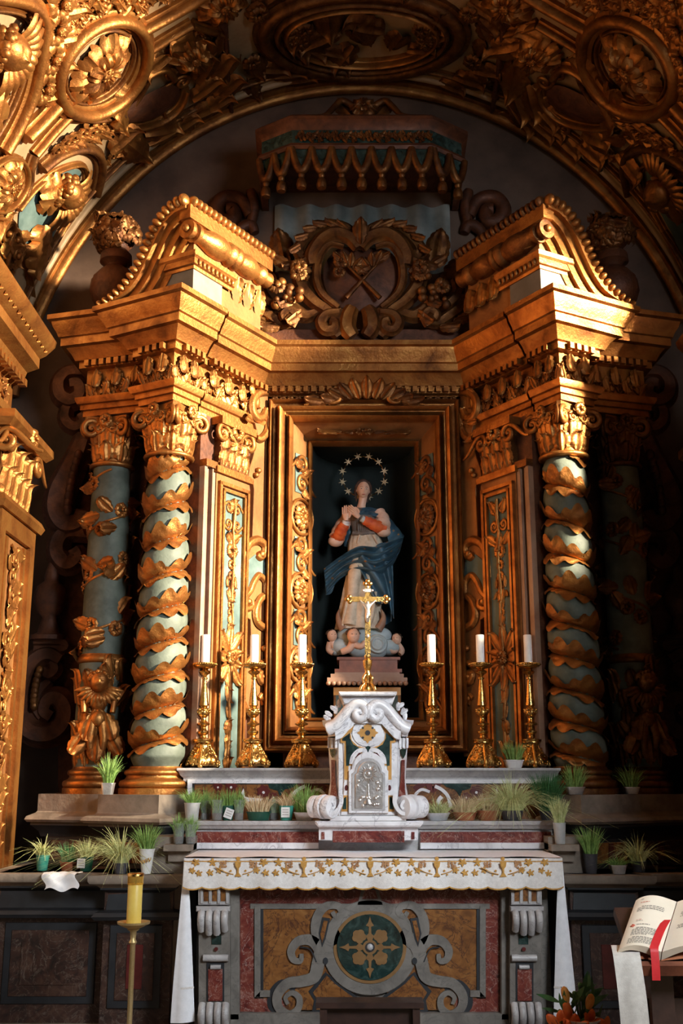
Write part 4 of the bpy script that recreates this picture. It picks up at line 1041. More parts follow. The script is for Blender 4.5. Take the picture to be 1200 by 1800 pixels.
# ================================================================ TOP OF THE ALTARPIECE
GAD = MB().ell((0, 0, 0), (.5, .5, .5), 10, 7).mesh('gadroon', G, 60)
GADD = MB().ell((0, 0, 0), (.5, .5, .5), 10, 7).mesh('gadroon_shaded', GD, 60)
PALE = plain('pale_limewash', (.10, .085, .065), (.145, .125, .10), .8, 6, .1)
def pediment(s):
    C = M2(1.19, 6.55)+M2(.02, .02)
    t = thing('pediment_segment', 'curved broken pediment with leafy rim, %s' % ('sunlit over its whole inner side' if s < 0 else 'dark inside with a lit front edge'), 'pediment', (s*1.3, 6.9, 4.78), 'halves of the broken pediment')
    Mx = frame((C.x*s, C.y, 0), (E1.x*s, E1.y, 0), (0, 0, 1))      # x outward, y up; z out or in by side
    zf = -1 if (Mx.to_3x3() @ Vector((0, 0, 1))).y < 0 else 1
    # depth axis runs back along E2
    D = Vector((E2.x*s, E2.y, 0)); X = Vector((E1.x*s, E1.y, 0)); O = Vector((C.x*s, C.y, 0))
    def P(a, z, d): return O+X*a+D*d+Vector((0, 0, z))
    crv = smoothpath([(0, 5.40, 0), (.10, 5.385, 0), (.19, 5.33, 0), (.27, 5.23, 0), (.34, 5.10, 0), (.42, 4.97, 0), (.52, 4.87, 0), (.64, 4.81, 0), (.74, 4.785, 0)], 4)
    n = len(crv); nr = []
    for i in range(n):
        a = crv[max(0, i-1)]; b = crv[min(n-1, i+1)]; d = (b-a).normalized(); nr.append(Vector((-abs(d.y)*1.0, -abs(d.x)*1.0, 0)) if 1 else d)
    def band(o0, o1, d0, d1, name, mat):
        mb = MB(); vs = []
        for i in range(n):
            k = min(1, (crv[i].y-4.78)/.12)
            for (o, d) in ((o0, d0), (o0, d1), (o1*k+o0*(1-k), d1), (o1*k+o0*(1-k), d0)):
                q = crv[i]+nr[i]*o; vs.append(P(max(0, q.x) if i else max(0, q.x), max(4.78, q.y), d))
        fs = [(i*4+a, i*4+(a+1) % 4, (i+1)*4+(a+1) % 4, (i+1)*4+a) for i in range(n-1) for a in range(4)]
        fs += [(0, 1, 2, 3), ((n-1)*4, (n-1)*4+3, (n-1)*4+2, (n-1)*4+1)]
        mb.add(vs, fs); return mb.build(name, mat, t, 40)
    band(.0, .05, -.02, .96, 'rim', G)
    band(.05, .10, .02, .94, 'fascia', G)
    band(.10, .16, .05, .92, 'cove', G)
    band(.16, .22, .08, .90, 'inner_moulding', G)
    # solid core under the curve
    mb = MB(); pts = [(max(.02, c.x-.05), max(4.785, c.y-.10)) for c in crv if c.y > 4.86]+[(.42, 4.78), (.02, 4.78)]
    vs = [P(a, z, d) for d in (.11, .88) for a, z in pts]; m = len(pts)
    tri = tessellate_polygon([[Vector((a, z, 0)) for a, z in pts]])
    mb.add(vs, [(i, (i+1) % m, m+(i+1) % m, m+i) for i in range(m)]+[tuple(x) for x in tri]+[tuple(k+m for k in x) for x in tri]); mb.build('core', GP, t, 30)
    # gadroons along the curved front edge and the straight inner edge
    L = [0]
    for i in range(1, n): L.append(L[-1]+(crv[i]-crv[i-1]).length)
    N = 20
    for k in range(N):
        l = L[-1]*(k+.3)/N; i = max(j for j in range(n-1) if L[j] <= l); f = (l-L[i])/(L[i+1]-L[i]); c = crv[i].lerp(crv[i+1], f); d = (crv[i+1]-crv[i]).normalized()
        tg = X*d.x+Vector((0, 0, d.y)); sz = 1-.5*k/N
        inst('gadroon', GAD, frame(P(c.x, c.y+.012, -.01), tg, -D) @ S(.058*sz+.01, .10, .08*sz+.015), t)
    for k in range(18):
        inst('gadroon', GAD if s < 0 else GADD, frame(P(-.015, 5.41, .01+.95*(k+.5)/18), D, X) @ S(.058, .10, .085), t)  # shade-coloured copy on the half turned from the window
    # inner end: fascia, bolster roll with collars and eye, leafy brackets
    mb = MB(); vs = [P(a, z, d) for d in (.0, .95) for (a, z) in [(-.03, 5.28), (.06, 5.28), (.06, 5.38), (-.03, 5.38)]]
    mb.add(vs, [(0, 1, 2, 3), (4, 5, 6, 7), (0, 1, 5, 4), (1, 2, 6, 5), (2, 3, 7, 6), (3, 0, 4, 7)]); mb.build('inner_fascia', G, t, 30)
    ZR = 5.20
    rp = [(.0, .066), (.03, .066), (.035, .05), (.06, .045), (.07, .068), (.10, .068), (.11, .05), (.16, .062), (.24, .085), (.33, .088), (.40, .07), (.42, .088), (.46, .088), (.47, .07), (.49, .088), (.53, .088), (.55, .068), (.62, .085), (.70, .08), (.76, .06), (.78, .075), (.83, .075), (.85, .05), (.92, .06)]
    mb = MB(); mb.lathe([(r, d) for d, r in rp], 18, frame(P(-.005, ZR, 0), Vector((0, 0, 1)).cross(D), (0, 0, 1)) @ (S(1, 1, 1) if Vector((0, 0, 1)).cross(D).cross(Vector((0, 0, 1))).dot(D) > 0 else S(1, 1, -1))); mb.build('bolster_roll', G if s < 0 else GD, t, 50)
    MB().ell(P(-.005, ZR, -.005), (.028, .028, .028), 10, 7).build('roll_eye', G, t, 60)
    for k in range(3):
        inst('bracket_leaf', LEAF, frame(P(.0, 5.10, .58+.13*k), D, (0, 0, -1)) @ S(.22, .24, .2), t)
    # small block with dentilled top and pale face
    mb = MB(); vs = [P(a, z, d) for d in (.09, .40) for (a, z) in [(.0, 4.78), (.25, 4.78), (.25, 4.98), (.0, 4.98)]]
    mb.add(vs, [(0, 1, 2, 3), (4, 5, 6, 7), (0, 1, 5, 4), (1, 2, 6, 5), (2, 3, 7, 6), (3, 0, 4, 7)]); mb.build('plain_block', PALE, t, 30)
    q = [C+E2*.50+E1*.0, C+E2*.09+E1*.0, C+E2*.09+E1*.30]
    mb = MB(); mb.sweep([(0, 4.945), (.012, 4.945), (.016, 4.965), (.035, 4.97), (.035, 5.01), (.05, 5.025), (.055, 5.055), (0, 5.055)], [sx(p, s) for p in q], flip=s); mb.build('block_moulding', G, t, 35)
    for k in range(9): inst('block_bead', GAD, frame(P(-.04, 4.99, .10+.045*k), D, X) @ S(.028, .03, .05), t)
for s in (-1, 1): pediment(s)
# ---------------------------------------------------------------- cartouche with crossed branches
def A(px, py, Y, s=1, cx=632):
    return at(px if s > 0 else 2*cx-px, py, Y)
YC = 7.52
ct = thing('cartouche', 'carved gilded shield with crossed branches, scrolls and fruit above the centre cornice', 'cartouche', at(632, 590, YC))
def ctube(pix, r, name, mat=GD, Y=YC, s=1, flat=.7, taper=True):
    P = smoothpath([A(a, b, Y, s) for a, b in pix], 5); n = len(P)
    MB().tube(P, [r*((.5+.5*sin(PI*(.12+.76*i/n))) if taper else 1) for i in range(n)], 9, flat=flat, up=(0, -1, 0), flute=.13).build(name, mat, ct, 60)
hp = [(632, 440), (650, 436), (680, 440), (702, 462), (706, 490), (694, 515), (672, 535), (640, 552), (628, 552), (596, 538), (578, 520), (568, 490), (572, 462), (590, 440), (612, 434)]
P = smoothpath([at(a, b, YC+.05) for a, b in hp], 3, True); c = at(636, 492, YC-.02)
MB().add(list(P)+[c], [(i, (i+1) % len(P), len(P)) for i in range(len(P))]).build('shield', BO, ct, 70)
for s in (-1, 1):
    g = GD
    ctube([(634, 436), (650, 418), (676, 412), (698, 424), (714, 448), (714, 466)], .062, 'rim_scroll', g, YC-.02, s)
    ctube([(638, 428), (652, 404), (680, 396), (706, 404), (728, 424), (738, 440), (732, 452), (724, 444)], .050, 'outer_scroll', g, YC+.03, s)
    ctube([(660, 434), (684, 430), (702, 450), (708, 486), (698, 516), (670, 540)], .030, 'shield_rim', g, YC-.03, s)
    ctube([(714, 462), (728, 462), (738, 480), (732, 506), (712, 530), (690, 545), (672, 560)], .055, 'side_scroll', g, YC, s)
    ctube([(720, 480), (726, 474), (730, 484), (722, 490)], .025, 'scroll_eye', g, YC-.05, s)
    ctube([(668, 548), (690, 552), (700, 566), (692, 580), (678, 578), (676, 566), (684, 562)], .042, 'foot_scroll', g, YC-.03, s)
    ctube([(644, 540), (652, 556), (654, 576), (644, 592)], .062, 'foot_leaf', G if s < 0 else g, YC-.02, s)  # lighter gilding paints the lit half, shaded copy the other
    ctube([(662, 545), (672, 562), (676, 580), (668, 592)], .05, 'foot_leaf', g, YC, s)
    ctube([(700, 548), (726, 556), (742, 548), (752, 536)], .055, 'lower_scroll', g, YC+.02, s)
    ctube([(750, 566), (770, 568), (790, 556), (810, 540), (816, 520)], .050, 'lower_scroll', g, YC+.02, s)
    ctube([(752, 574), (746, 556), (754, 546), (766, 552), (764, 562)], .036, 'lower_scroll', g, YC-.03, s)
    ctube([(760, 540), (790, 534), (806, 512), (800, 490)], .045, 'lower_scroll', g, YC+.04, s)
    for (a, b, sz, r) in [(652, 402, .13, -.9), (668, 396, .14, -1.2), (688, 394, .14, -1.5), (706, 399, .14, -1.8), (722, 412, .14, -2.0), (736, 430, .14, -2.3), (736, 462, .18, -1.9), (752, 470, .2, -1), (744, 520, .2, -2.2), (772, 575, .18, -1.6), (796, 566, .18, -1.2), (735, 545, .2, -2.4)]:
        inst('acanthus_leaf', LEAFD, frame(A(a, b, YC-.02, s), (1, 0, 0), (0, .2, 1)) @ RZ(r*s) @ S(sz*.8, sz, sz), ct)
    inst('wing_leaf', LEAFD, frame(A(762, 470, 7.7, s), (1, 0, 0), (0, 0, 1)) @ RZ(-.2*s) @ S(.30, .36, .25), ct)
    inst('wing_leaf', LEAFD, frame(A(780, 500, 7.7, s), (1, 0, 0), (0, 0, 1)) @ RZ(-.7*s) @ S(.28, .32, .25), ct)
    rr = random.Random(11)
    for k in range(15):
        a, b = 762+rr.uniform(-24, 22)-(4 if s < 0 else 0), 498+rr.uniform(-28, 38); r = rr.uniform(.022, .04)
        MB().ell(A(a, b, YC-.06+rr.uniform(-.03, .03), s), (r, r, r), 10, 7).build('fruit', G if s < 0 and k % 2 else GD, ct, 60)
    for k in range(4):
        inst('bouquet_flower', FLOWERD, frame(A(745+rr.uniform(-10, 34), 490+rr.uniform(-26, 26), YC-.08, s), (1, 0, 0), (0, .2, 1)) @ S(.13), ct)
inst('top_leaf', LEAFD, frame(at(634, 430, YC-.05), (1, 0, 0), (0, 0, 1)) @ S(.20, .24, .2), ct)
for (p, q, s1) in [((606, 462), (668, 524), 1), ((664, 462), (608, 524), -1)]:
    a, b = at(*p, YC-.05), at(*q, YC-.05)
    MB().tube([a.lerp(b, i/8) for i in range(9)], [.012+.008*i/8 for i in range(9)], 7).build('branch', GD, ct, 60)
    for k in range(5):
        inst('branch_leaf', LEAFD, frame(a.lerp(b, .08*k)+Vector((0, -.02, 0)), (1, 0, 0), (0, 0, 1)) @ RZ(s1*(.9-.5*k)) @ S(.10, .13, .12), ct)
inst('branch_flower', FLOWERD, frame(at(600, 458, YC-.06), (1, 0, 0), (0, 0, 1)) @ S(.13), ct)
inst('branch_flower', FLOWERD, frame(at(596, 478, YC-.06), (1, 0, 0), (0, 0, 1)) @ S(.10), ct)
# low plinth the cartouche stands on
tag(MB().box((0, 7.72, 4.84), (1.5, .3, .14)).build('cartouche_plinth', BO, None, 30), 'low dark plinth on the centre cornice under the carved shield', 'plinth')
# ---------------------------------------------------------------- canopy
cp = thing('canopy', 'shade-darkened wooden canopy with gold swag valance and tassels in front of the lunette', 'canopy', (0, 7.6, 6.1))
cpl = [(-.80, 8.09), (-.78, 7.36), (-.54, 7.2), (.50, 7.2), (.75, 7.38), (.77, 8.09)]
MB().sweep([(-.03, 6.36), (.0, 6.36), (.01, 6.39), (.05, 6.42), (.05, 6.45), (.02, 6.48), (-.03, 6.48)], cpl, flip=1).build('upper_moulding', BO, cp, 35)  # dark brown stands in for the shade the canopy lies in
MB().sweep([(-.03, 6.19), (.02, 6.19), (.03, 6.215), (.02, 6.24), (-.03, 6.24)], cpl, flip=1).build('lower_moulding', BO, cp, 35)
MB().sweep([(-.03, 6.22), (0, 6.22), (0, 6.38), (-.03, 6.38)], cpl, flip=1).build('band', GRN_M, cp, 30)
rf = MB(); top = [(-.45, 8.09), (-.42, 7.75), (-.25, 7.62), (.22, 7.62), (.40, 7.75), (.43, 8.09)]
for i in range(5): rf.add([(*cpl[i], 6.46), (*cpl[i+1], 6.46), (*top[i+1], 6.74), (*top[i], 6.74)], [(0, 1, 2, 3)])
rf.add([(*p, 6.74) for p in top], [tuple(range(6))]); rf.build('roof', BO, cp, 30)
MB().prism([(p[0]*.98, p[1]) for p in cpl], .02, T(0, 0, 6.36)).build('ceiling_board', BO, cp, 30)
tag(MB().grid(lambda u, v: Vector((-.72+1.44*u, 8.06-.03*sin(u*40), 5.62+.60*v)), 60, 2).build('back_cloth', plain('grey_green_cloth', (.11, .13, .125), (.20, .22, .21), .8, 5, .1), cp, 60), 'grey green cloth hanging at the back of the canopy')
for sg in (-1, 1):
    P = smoothpath([(sg*.05, 7.38, 6.66), (sg*.16, 7.36, 6.72), (sg*.22, 7.34, 6.66), (sg*.30, 7.30, 6.55), (sg*.44, 7.27, 6.52)], 6)
    MB().tube(P, [.03*(1-.4*i/len(P)) for i in range(len(P))], 8).build('crest_scroll', GD, cp, 60)
    inst('crest_leaf', LEAFD, frame((sg*.08, 7.36, 6.56), (1, 0, 0), (0, .4, 1)) @ RZ(-sg*.6) @ S(.2, .26, .2), cp)
inst('crest_shell', ROSD, frame((0, 7.36, 6.66), (1, 0, 0), (0, .4, 1)) @ S(.22, .24, .2), cp)
for i in range(12):
    x = -.46+.084*i; inst('band_foliage', ARABD[i % 3], frame((x, 7.19, 6.30), (1, 0, 0), (0, 0, 1)) @ S(.10, .11, .10), cp)
TAS = MB().lathe([(.0, 0), (.030, .005), (.036, .04), (.028, .085), (.014, .10), (.022, .115), (.022, .135), (.010, .15), (.008, .20), (.0, .205)], 10).mesh('tassel', GD, 60)
def valance(p, q, n):
    p = Vector((*p, 0)); q = Vector((*q, 0)); d = (q-p); nn = Vector((d.y, -d.x, 0)).normalized()
    if nn.y > 0: nn = -nn
    for i in range(n):
        a = p+d*(i/n); b = p+d*((i+1)/n)
        P = [a.lerp(b, k/10)+nn*.03+Vector((0, 0, 6.19-.19*sin(PI*k/10)**.8)) for k in range(11)]
        MB().tube(P, [.026+.006*sin(PI*k/10) for k in range(11)], 8).build('swag', GD, cp, 60)
        MB().add([a+Vector((0, 0, 6.21)), b+Vector((0, 0, 6.21))]+[x+Vector((0, 0, 0))-nn*.02 for x in reversed(P)], [tuple(range(13))]).build('valance_cloth', GRN_M, cp, 30)
        inst('tassel', TAS, Matrix.Translation(a.lerp(b, .5)+nn*.03+Vector((0, 0, 5.85))) @ S(1.1, 1.1, .9), cp)
valance((-.54, 7.2), (.50, 7.2), 7); valance((-.78, 7.36), (-.54, 7.2), 2); valance((.50, 7.2), (.75, 7.38), 2)
# ---------------------------------------------------------------- urns with flowers on the outer blocks
def urn(s):
    x, y = s*1.86, 7.42
    t = thing('flower_urn', 'brown ribbed urn of carved flowers %s' % ('beside the sunlit pediment' if s < 0 else 'in shadow behind the dark pediment'), 'urn', (x, y, 4.78), 'urns on the cornice')
    B = T(x, y, 4.78)
    MB().box((0, 0, .05), (.30, .30, .10), B).build('plinth', BO, t, 30)
    MB().lathe([(.12, .10), (.12, .13), (.06, .17), (.05, .20), (.09, .23), (.15, .28), (.175, .36), (.165, .45), (.11, .53), (.07, .56), (.085, .58), (.12, .60), (.115, .66), (.08, .70), (.10, .74)], 28, B, wob=lambda a, z: 1+(.05*abs(sin(a*7)) if .24 < z < .52 else 0)).build('bowl', BO, t, 60)
    rr = random.Random(2)
    for k in range(40):
        a = rr.uniform(0, 2*PI); p = rr.uniform(0, PI*.75); r = .15
        q = Vector((x+r*sin(p)*cos(a), y+r*sin(p)*sin(a), 4.78+.82+r*.9*cos(p))); z = (q-Vector((x, y, 5.58))).normalized()
        inst('flower', FLOWERD if k % 3 else LEAFD, frame(q, z.orthogonal(), z.cross(z.orthogonal())) @ S(.17), t)
    MB().ell((x, y, 5.60), (.14, .14, .13), 14, 9).build('flower_core', BO, t, 60)
for s in (-1, 1): urn(s)
# ---------------------------------------------------------------- dark side consoles on the outer edge
def console(s):
    Y = 7.78
    t = thing('side_console', 'dark carved scroll and finial board beside the vine column %s' % ('above the yellow candle' if s < 0 else 'above the open book'), 'carving', (s*2.15, Y, .8), 'dark side scrolls')
    def q(px, py, dy=0): p = at(px, py, Y+dy); return Vector((p.x*-s, p.y, p.z))
    def tb(pix, r, name='scroll', mat=BO):
        P = smoothpath([q(a, b) for a, b in pix], 5); n = len(P)
        MB().tube(P, [r*(.5+.5*sin(PI*(.12+.76*i/n))) for i in range(n)], 9, flat=.8, up=(0, -1, 0), flute=.13).build(name, mat, t, 60)
    tb([(150, 655), (122, 655), (106, 672), (108, 696), (126, 706), (142, 694), (138, 676), (124, 676)], .075)
    tb([(140, 705), (120, 715), (116, 738), (132, 752), (148, 742), (142, 728)], .06)
    tb([(150, 765), (138, 800), (120, 838), (106, 870), (104, 900), (118, 922), (140, 918), (148, 900)], .11)
    tb([(160, 940), (124, 936), (106, 950), (104, 975), (120, 992), (136, 980), (130, 966)], .085)
    for k in range(9): MB().ell(q(138-4.0*k+.2*k*k, 800+12*k, -.10), (.035, .03, .045), 8, 6).build('leaf_bead', BO, t, 60)
    B = Matrix.Translation(q(84, 1125)) 
    MB().lathe([(.13, 0), (.13, .03), (.08, .05), (.07, .10), (.05, .16), (.09, .20), (.115, .27), (.12, .33), (.10, .39), (.05, .43), (.055, .46), (.03, .56), (.0, .66)], 20, B @ S(1, .7, 1.0)).build('finial', BO, t, 60)
    tb([(60, 1128), (108, 1128), (112, 1140), (60, 1140)], .04)
    tb([(108, 1160), (88, 1150), (66, 1158), (46, 1185), (37, 1225), (40, 1265), (60, 1288), (90, 1290), (112, 1272), (116, 1245), (102, 1228), (86, 1232), (80, 1250), (92, 1260)], .085)
    tb([(92, 1162), (98, 1176), (86, 1186), (76, 1176)], .05)
    tb([(88, 1196), (70, 1215), (64, 1240), (74, 1262)], .05)
    for k in range(8): MB().ell(q(70-3.2*k+.25*k*k, 1178+9*k, -.07), (.03, .03, .035), 8, 6).build('leaf_bead', GD, t, 60)
    bd = MB(); pts = [q(a, b, .06) for a, b in [(170, 650), (125, 650), (112, 690), (122, 740), (128, 780), (100, 860), (102, 915), (120, 940), (100, 985), (92, 1010), (70, 1040), (70, 1080), (84, 1120), (60, 1150), (38, 1200), (36, 1265), (62, 1295), (100, 1295), (100, 1400), (170, 1400)]]
    fr_ = frame((0, Y+.14, 0), (1, 0, 0), (0, 0, 1)); bd.prism([(p.x, p.z) for p in pts], .05, fr_); bd.build('back_board', BO, t, 30)
for s in (-1, 1): console(s)
# shells and scrolls on the lunette wall
for s in (-1, 1):
    t = thing('wall_scroll', 'faint dark carved scroll on the lunette wall %s' % ('above the sunlit pediment' if s < 0 else 'above the shadowed pediment'), 'carving', A(405, 420, 8.06, -s), 'lunette wall scrolls')
    for pix, r in [([(440, 380), (424, 352), (396, 348), (380, 366), (388, 388), (408, 388), (410, 370), (398, 368)], .07), ([(410, 430), (420, 405), (440, 395), (448, 410)], .05), ([(440, 400), (446, 360), (440, 335)], .05)]:
        P = smoothpath([A(a, b, 8.05, -s) for a, b in pix], 5); n = len(P)
        MB().tube(P, [r*(.5+.5*sin(PI*(.12+.76*i/n))) for i in range(n)], 8, up=(0, -1, 0)).build('scroll', BO, t, 60)
# ================================================================ ALTAR
def fpl(Y): return frame((0, Y, 0), (1, 0, 0), (0, 0, 1))
def poly(pix, Y, d, name, mat, par, bev=0.0, back=0.0):
    """outline given in photo pixels on the plane at depth Y, raised by d towards the nave"""
    p = [at(a, b, Y) for a, b in pix]
    mb = MB(); mb.prism([(q.x, q.z) for q in p], d+back, fpl(Y+back), bev); return mb.build(name, mat, par, 30)
def mir(pix, cx): return [(2*cx-a, b) for a, b in pix]
def stroke(pix, w, n=5, sm=True):
    P = smoothpath([(a, b, 0) for a, b in pix], n) if sm else [Vector((a, b, 0)) for a, b in pix]
    m = len(P); L = []; Rr = []
    for i in range(m):
        d = (P[min(m-1, i+1)]-P[max(0, i-1)]).normalized(); nn = Vector((-d.y, d.x, 0)); f = i/(m-1)
        ww = (w(f) if callable(w) else w)/2
        L.append(P[i]+nn*ww); Rr.append(P[i]-nn*ww)
    return [(p.x, p.y) for p in L]+[(p.x, p.y) for p in reversed(Rr)]
def ribbon(pix, w, Y, d, name, mat, par, n=5, sm=True):
    """raised strap following a line of pixels, as a quad strip (safe for spirals)"""
    o = stroke(pix, w, n, sm); m = len(o)//2; L = o[:m]; Q = list(reversed(o[m:]))
    mb = MB(); vs = []
    for a, b in zip(L, Q):
        p, q = at(a[0], a[1], Y), at(b[0], b[1], Y); f = Vector((0, -d, 0))
        vs += [p, p+f, q+f, q]
    fs = [(i*4+k, i*4+k+1, (i+1)*4+k+1, (i+1)*4+k) for i in range(m-1) for k in range(3)]+[(0, 1, 2, 3), ((m-1)*4, (m-1)*4+3, (m-1)*4+2, (m-1)*4+1)]
    mb.add(vs, fs); return mb.build(name, mat, par, 40)
def circ(cx, cy, r, n=32, ry=None): return [(cx+r*cos(2*PI*i/n), cy+(ry or r)*sin(2*PI*i/n)) for i in range(n)]
def rc(x0, y0, x1, y1): return [(x0, y0), (x1, y0), (x1, y1), (x0, y1)]
# ---------------------------------------------------------------- mensa
YF = 6.20
al = thing('altar', 'marble altar front with round flower inlay and scrolled bands under the white cloth', 'altar', (0, 6.5, .3))
b = MB(); b.box((0, 6.52, .72), (1.90, .62, .84)); b.build('core', ALT_M, al, 30)
b = MB(); b.box((0, 6.44, 1.175), (2.0, .68, .055)); b.build('table_top', GREY_M, al, 30)
poly(rc(346, 1778, 952, 1812), YF, .05, 'foot_moulding', ALT_M, al, .006)
cx = 650
for s in (-1, 1):
    m = (lambda p: p) if s < 0 else (lambda p: mir(p, cx))
    # console pilaster
    y_ = YF-.10
    poly(m(rc(349, 1548, 404, 1800)), y_, .0, 'pilaster_shaft', ALT_M, al, 0, .10)
    poly(m(rc(349, 1546, 403, 1590)), y_, .02, 'triglyph_block', GREY_M, al, .003)
    for x in (362, 377, 392): poly(m(rc(x-4, 1553, x+4, 1584)), y_-.02, .003, 'slot_inlay', YEL_M, al)
    for x in (354.5, 369.5, 384.5, 399.5): poly(m(rc(x-2.6, 1550, x+2.6, 1588)), y_-.02, .008, 'rib', GREY_M, al, .002)
    poly(m(rc(346, 1592, 405, 1601)), y_, .04, 'fillet', GREY_M, al, .006)
    p0, p1 = at(*m([(349, 1600)])[0], y_), at(*m([(402, 1640)])[0], y_)
    for k in range(4):
        f = (k+.5)/4; x = p0.x+(p1.x-p0.x)*f; w_ = abs(p1.x-p0.x)/8*.95; h = .85 if k in (0, 3) else 1.0
        pts = [Vector((x, y_-.02-.035*sin(PI*(i/8)**.7), p0.z+(p1.z-p0.z)*h*(i/8))) for i in range(9)]
        MB().tube(pts, [w_]*9, 8).build('flute', GREY_M, al, 60)
    poly(m(rc(372, 1642, 389, 1660)), y_, .004, 'green_inset', GRN_M, al)
    poly(m(circ(380, 1668, 3.5, 14)), y_, .012, 'button', OX_M, al)
    a, b_ = at(*m([(357, 1684)])[0], y_-.012), at(*m([(401, 1684)])[0], y_-.012)
    MB().tube([a.lerp(b_, i/4) for i in range(5)], .018, 10).build('roll', GREY_M, al, 60)
    poly(m(rc(363, 1692, 394, 1760)), y_, .004, 'panel_border', BLK_M, al)
    poly(m(rc(366, 1703, 391, 1759)), y_-.003, .006, 'red_panel', RED_M, al)
    a, b_ = at(*m([(370, 1700)])[0], y_-.01), at(*m([(388, 1700)])[0], y_-.01)
    MB().tube([a.lerp(b_, i/4) for i in range(5)], .012, 10).build('roll', GREY_M, al, 60)
    p0, p1 = at(*m([(349, 1764)])[0], y_), at(*m([(403, 1800)])[0], y_)
    for k in range(4):
        f = (k+.5)/4; x = p0.x+(p1.x-p0.x)*f; w_ = abs(p1.x-p0.x)/8*.95
        MB().tube([Vector((x, y_-.01-.03*sin(PI*i/6), p0.z+(p1.z-p0.z)*(i/6))) for i in range(7)], [w_]*7, 8).build('flute', GREY_M, al, 60)
    # flat inlay of the front
    poly(m(rc(404, 1548, 422, 1790)), YF, .05, 'white_pilaster_strip', ALT_M, al, .006)
    poly(m(rc(422, 1592, 447, 1778)), YF, .008, 'red_border', RED_M, al, .002)
    poly(m(rc(447, 1592, 458, 1752)), YF, .018, 'white_frame', ALT_M, al, .003)
    poly(m([(447, 1752), (458, 1740), (475, 1740), (475, 1752)]), YF, .018, 'white_frame', ALT_M, al, .003)
    poly(m(rc(458, 1598, 463, 1740)), YF, .013, 'black_fillet', BLK_M, al)
    poly(m(rc(447, 1755, 500, 1778)), YF, .008, 'red_border', RED_M, al)
    poly(m(rc(463, 1598, 620, 1775)), YF, .006, 'yellow_panel', YEL_M if s < 0 else YEL_M, al)
    # scrolled white strapwork with black inlays
    W = ALT_M
    ribbon(m([(520, 1735), (496, 1728), (478, 1745), (476, 1770), (496, 1786)]), lambda f: 16-9*f, YF, .010, 'black_scroll', BLK_M, al)
    ribbon(m([(598, 1640), (570, 1660), (560, 1690), (552, 1716), (530, 1724), (505, 1728), (488, 1748), (490, 1770), (508, 1782), (524, 1772), (526, 1754), (514, 1744), (502, 1752), (506, 1764)]), lambda f: 26-20*f, YF, .020, 'strapwork', W, al)
    ribbon(m([(566, 1690), (562, 1668), (546, 1652), (524, 1654), (512, 1670), (516, 1686), (528, 1688), (530, 1676)]), lambda f: 24-17*f, YF, .018, 'strapwork', W, al)
    ribbon(m([(574, 1670), (556, 1640), (558, 1610), (574, 1592), (594, 1592), (600, 1604), (590, 1610), (584, 1602)]), lambda f: 20-13*f, YF, .018, 'strapwork', W, al)
    poly(m([(560, 1640), (566, 1612), (580, 1614), (572, 1650), (566, 1664)]), YF, .021, 'black_fillet', BLK_M, al)
    poly(m([(563, 1640), (569, 1617), (576, 1618), (569, 1648), (566, 1656)]), YF, .024, 'strap_inset', YEL_M, al)
    poly(m([(542, 1742), (572, 1708), (590, 1722), (628, 1752), (626, 1778), (548, 1778), (552, 1758)]), YF, .009, 'black_fillet', BLK_M, al)
    poly(m([(550, 1744), (574, 1714), (590, 1730), (620, 1752), (618, 1774), (556, 1774), (558, 1758)]), YF, .012, 'lower_panel', YEL_M, al)
    poly(m(circ(572, 1688, 4.5, 12, 6)), YF, .024, 'black_drop', BLK_M, al)
    ribbon(m([(528, 1664), (545, 1668), (556, 1690)]), 2.0, YF, .022, 'black_line', BLK_M, al)
poly([(422, 1552), (878, 1552), (878, 1592), (422, 1592)], YF, .006, 'top_band', RED_M, al)
poly([(440, 1588), (860, 1588), (860, 1597), (440, 1597)], YF, .014, 'black_fillet', ALT_M, al)
poly(circ(cx, 1665, 84, 48), YF, .016, 'medallion_border', ALT_M, al, .003)
poly(circ(cx, 1665, 64, 48), YF-.016, .004, 'medallion_ring', OCHRE_D, al)
poly(circ(cx, 1665, 58, 48), YF-.020, .004, 'medallion_ground', GRN_M, al)
poly([(636, 1560), (664, 1560), (672, 1590), (628, 1590)], YF, .016, 'keystone', ALT_M, al)
poly([(641, 1564), (659, 1564), (664, 1580), (636, 1580)], YF-.016, .003, 'keystone_inset', RED_M, al)
for k in range(8):
    a = PI/4*k+.0
    if k % 2:
        c_ = (cx+27*cos(a), 1665+27*sin(a))
        pts = []
        for i in range(20):
            t_ = 2*PI*i/20; r = 12.5*(1+.22*abs(cos(2.5*t_)))*.85; pts.append((c_[0]+r*cos(t_+a), c_[1]+r*sin(t_+a)))
        poly(pts, YF-.024, .004, 'inlay_flower', OCHRE_D, al)
    else:
        def rot(x, y): return (cx+x*cos(a)-y*sin(a), 1665+x*sin(a)+y*cos(a))
        poly([rot(*p) for p in [(10, -3), (20, -7), (24, -2.5), (36, -2), (38, -7), (44, -3), (54, 0), (44, 3), (38, 7), (36, 2), (24, 2.5), (20, 7), (10, 3)]], YF-.024, .004, 'inlay_lily', OCHRE_D, al)
poly(circ(cx, 1665, 13, 20), YF-.024, .005, 'inlay_ring', OCHRE_D, al); poly(circ(cx, 1665, 8.5, 20), YF-.029, .003, 'inlay_ring', BLK_M, al)
MB().ell(at(cx, 1665, YF-.032), (.018, .012, .018), 12, 8).build('white_boss', GREY_M, al, 60)
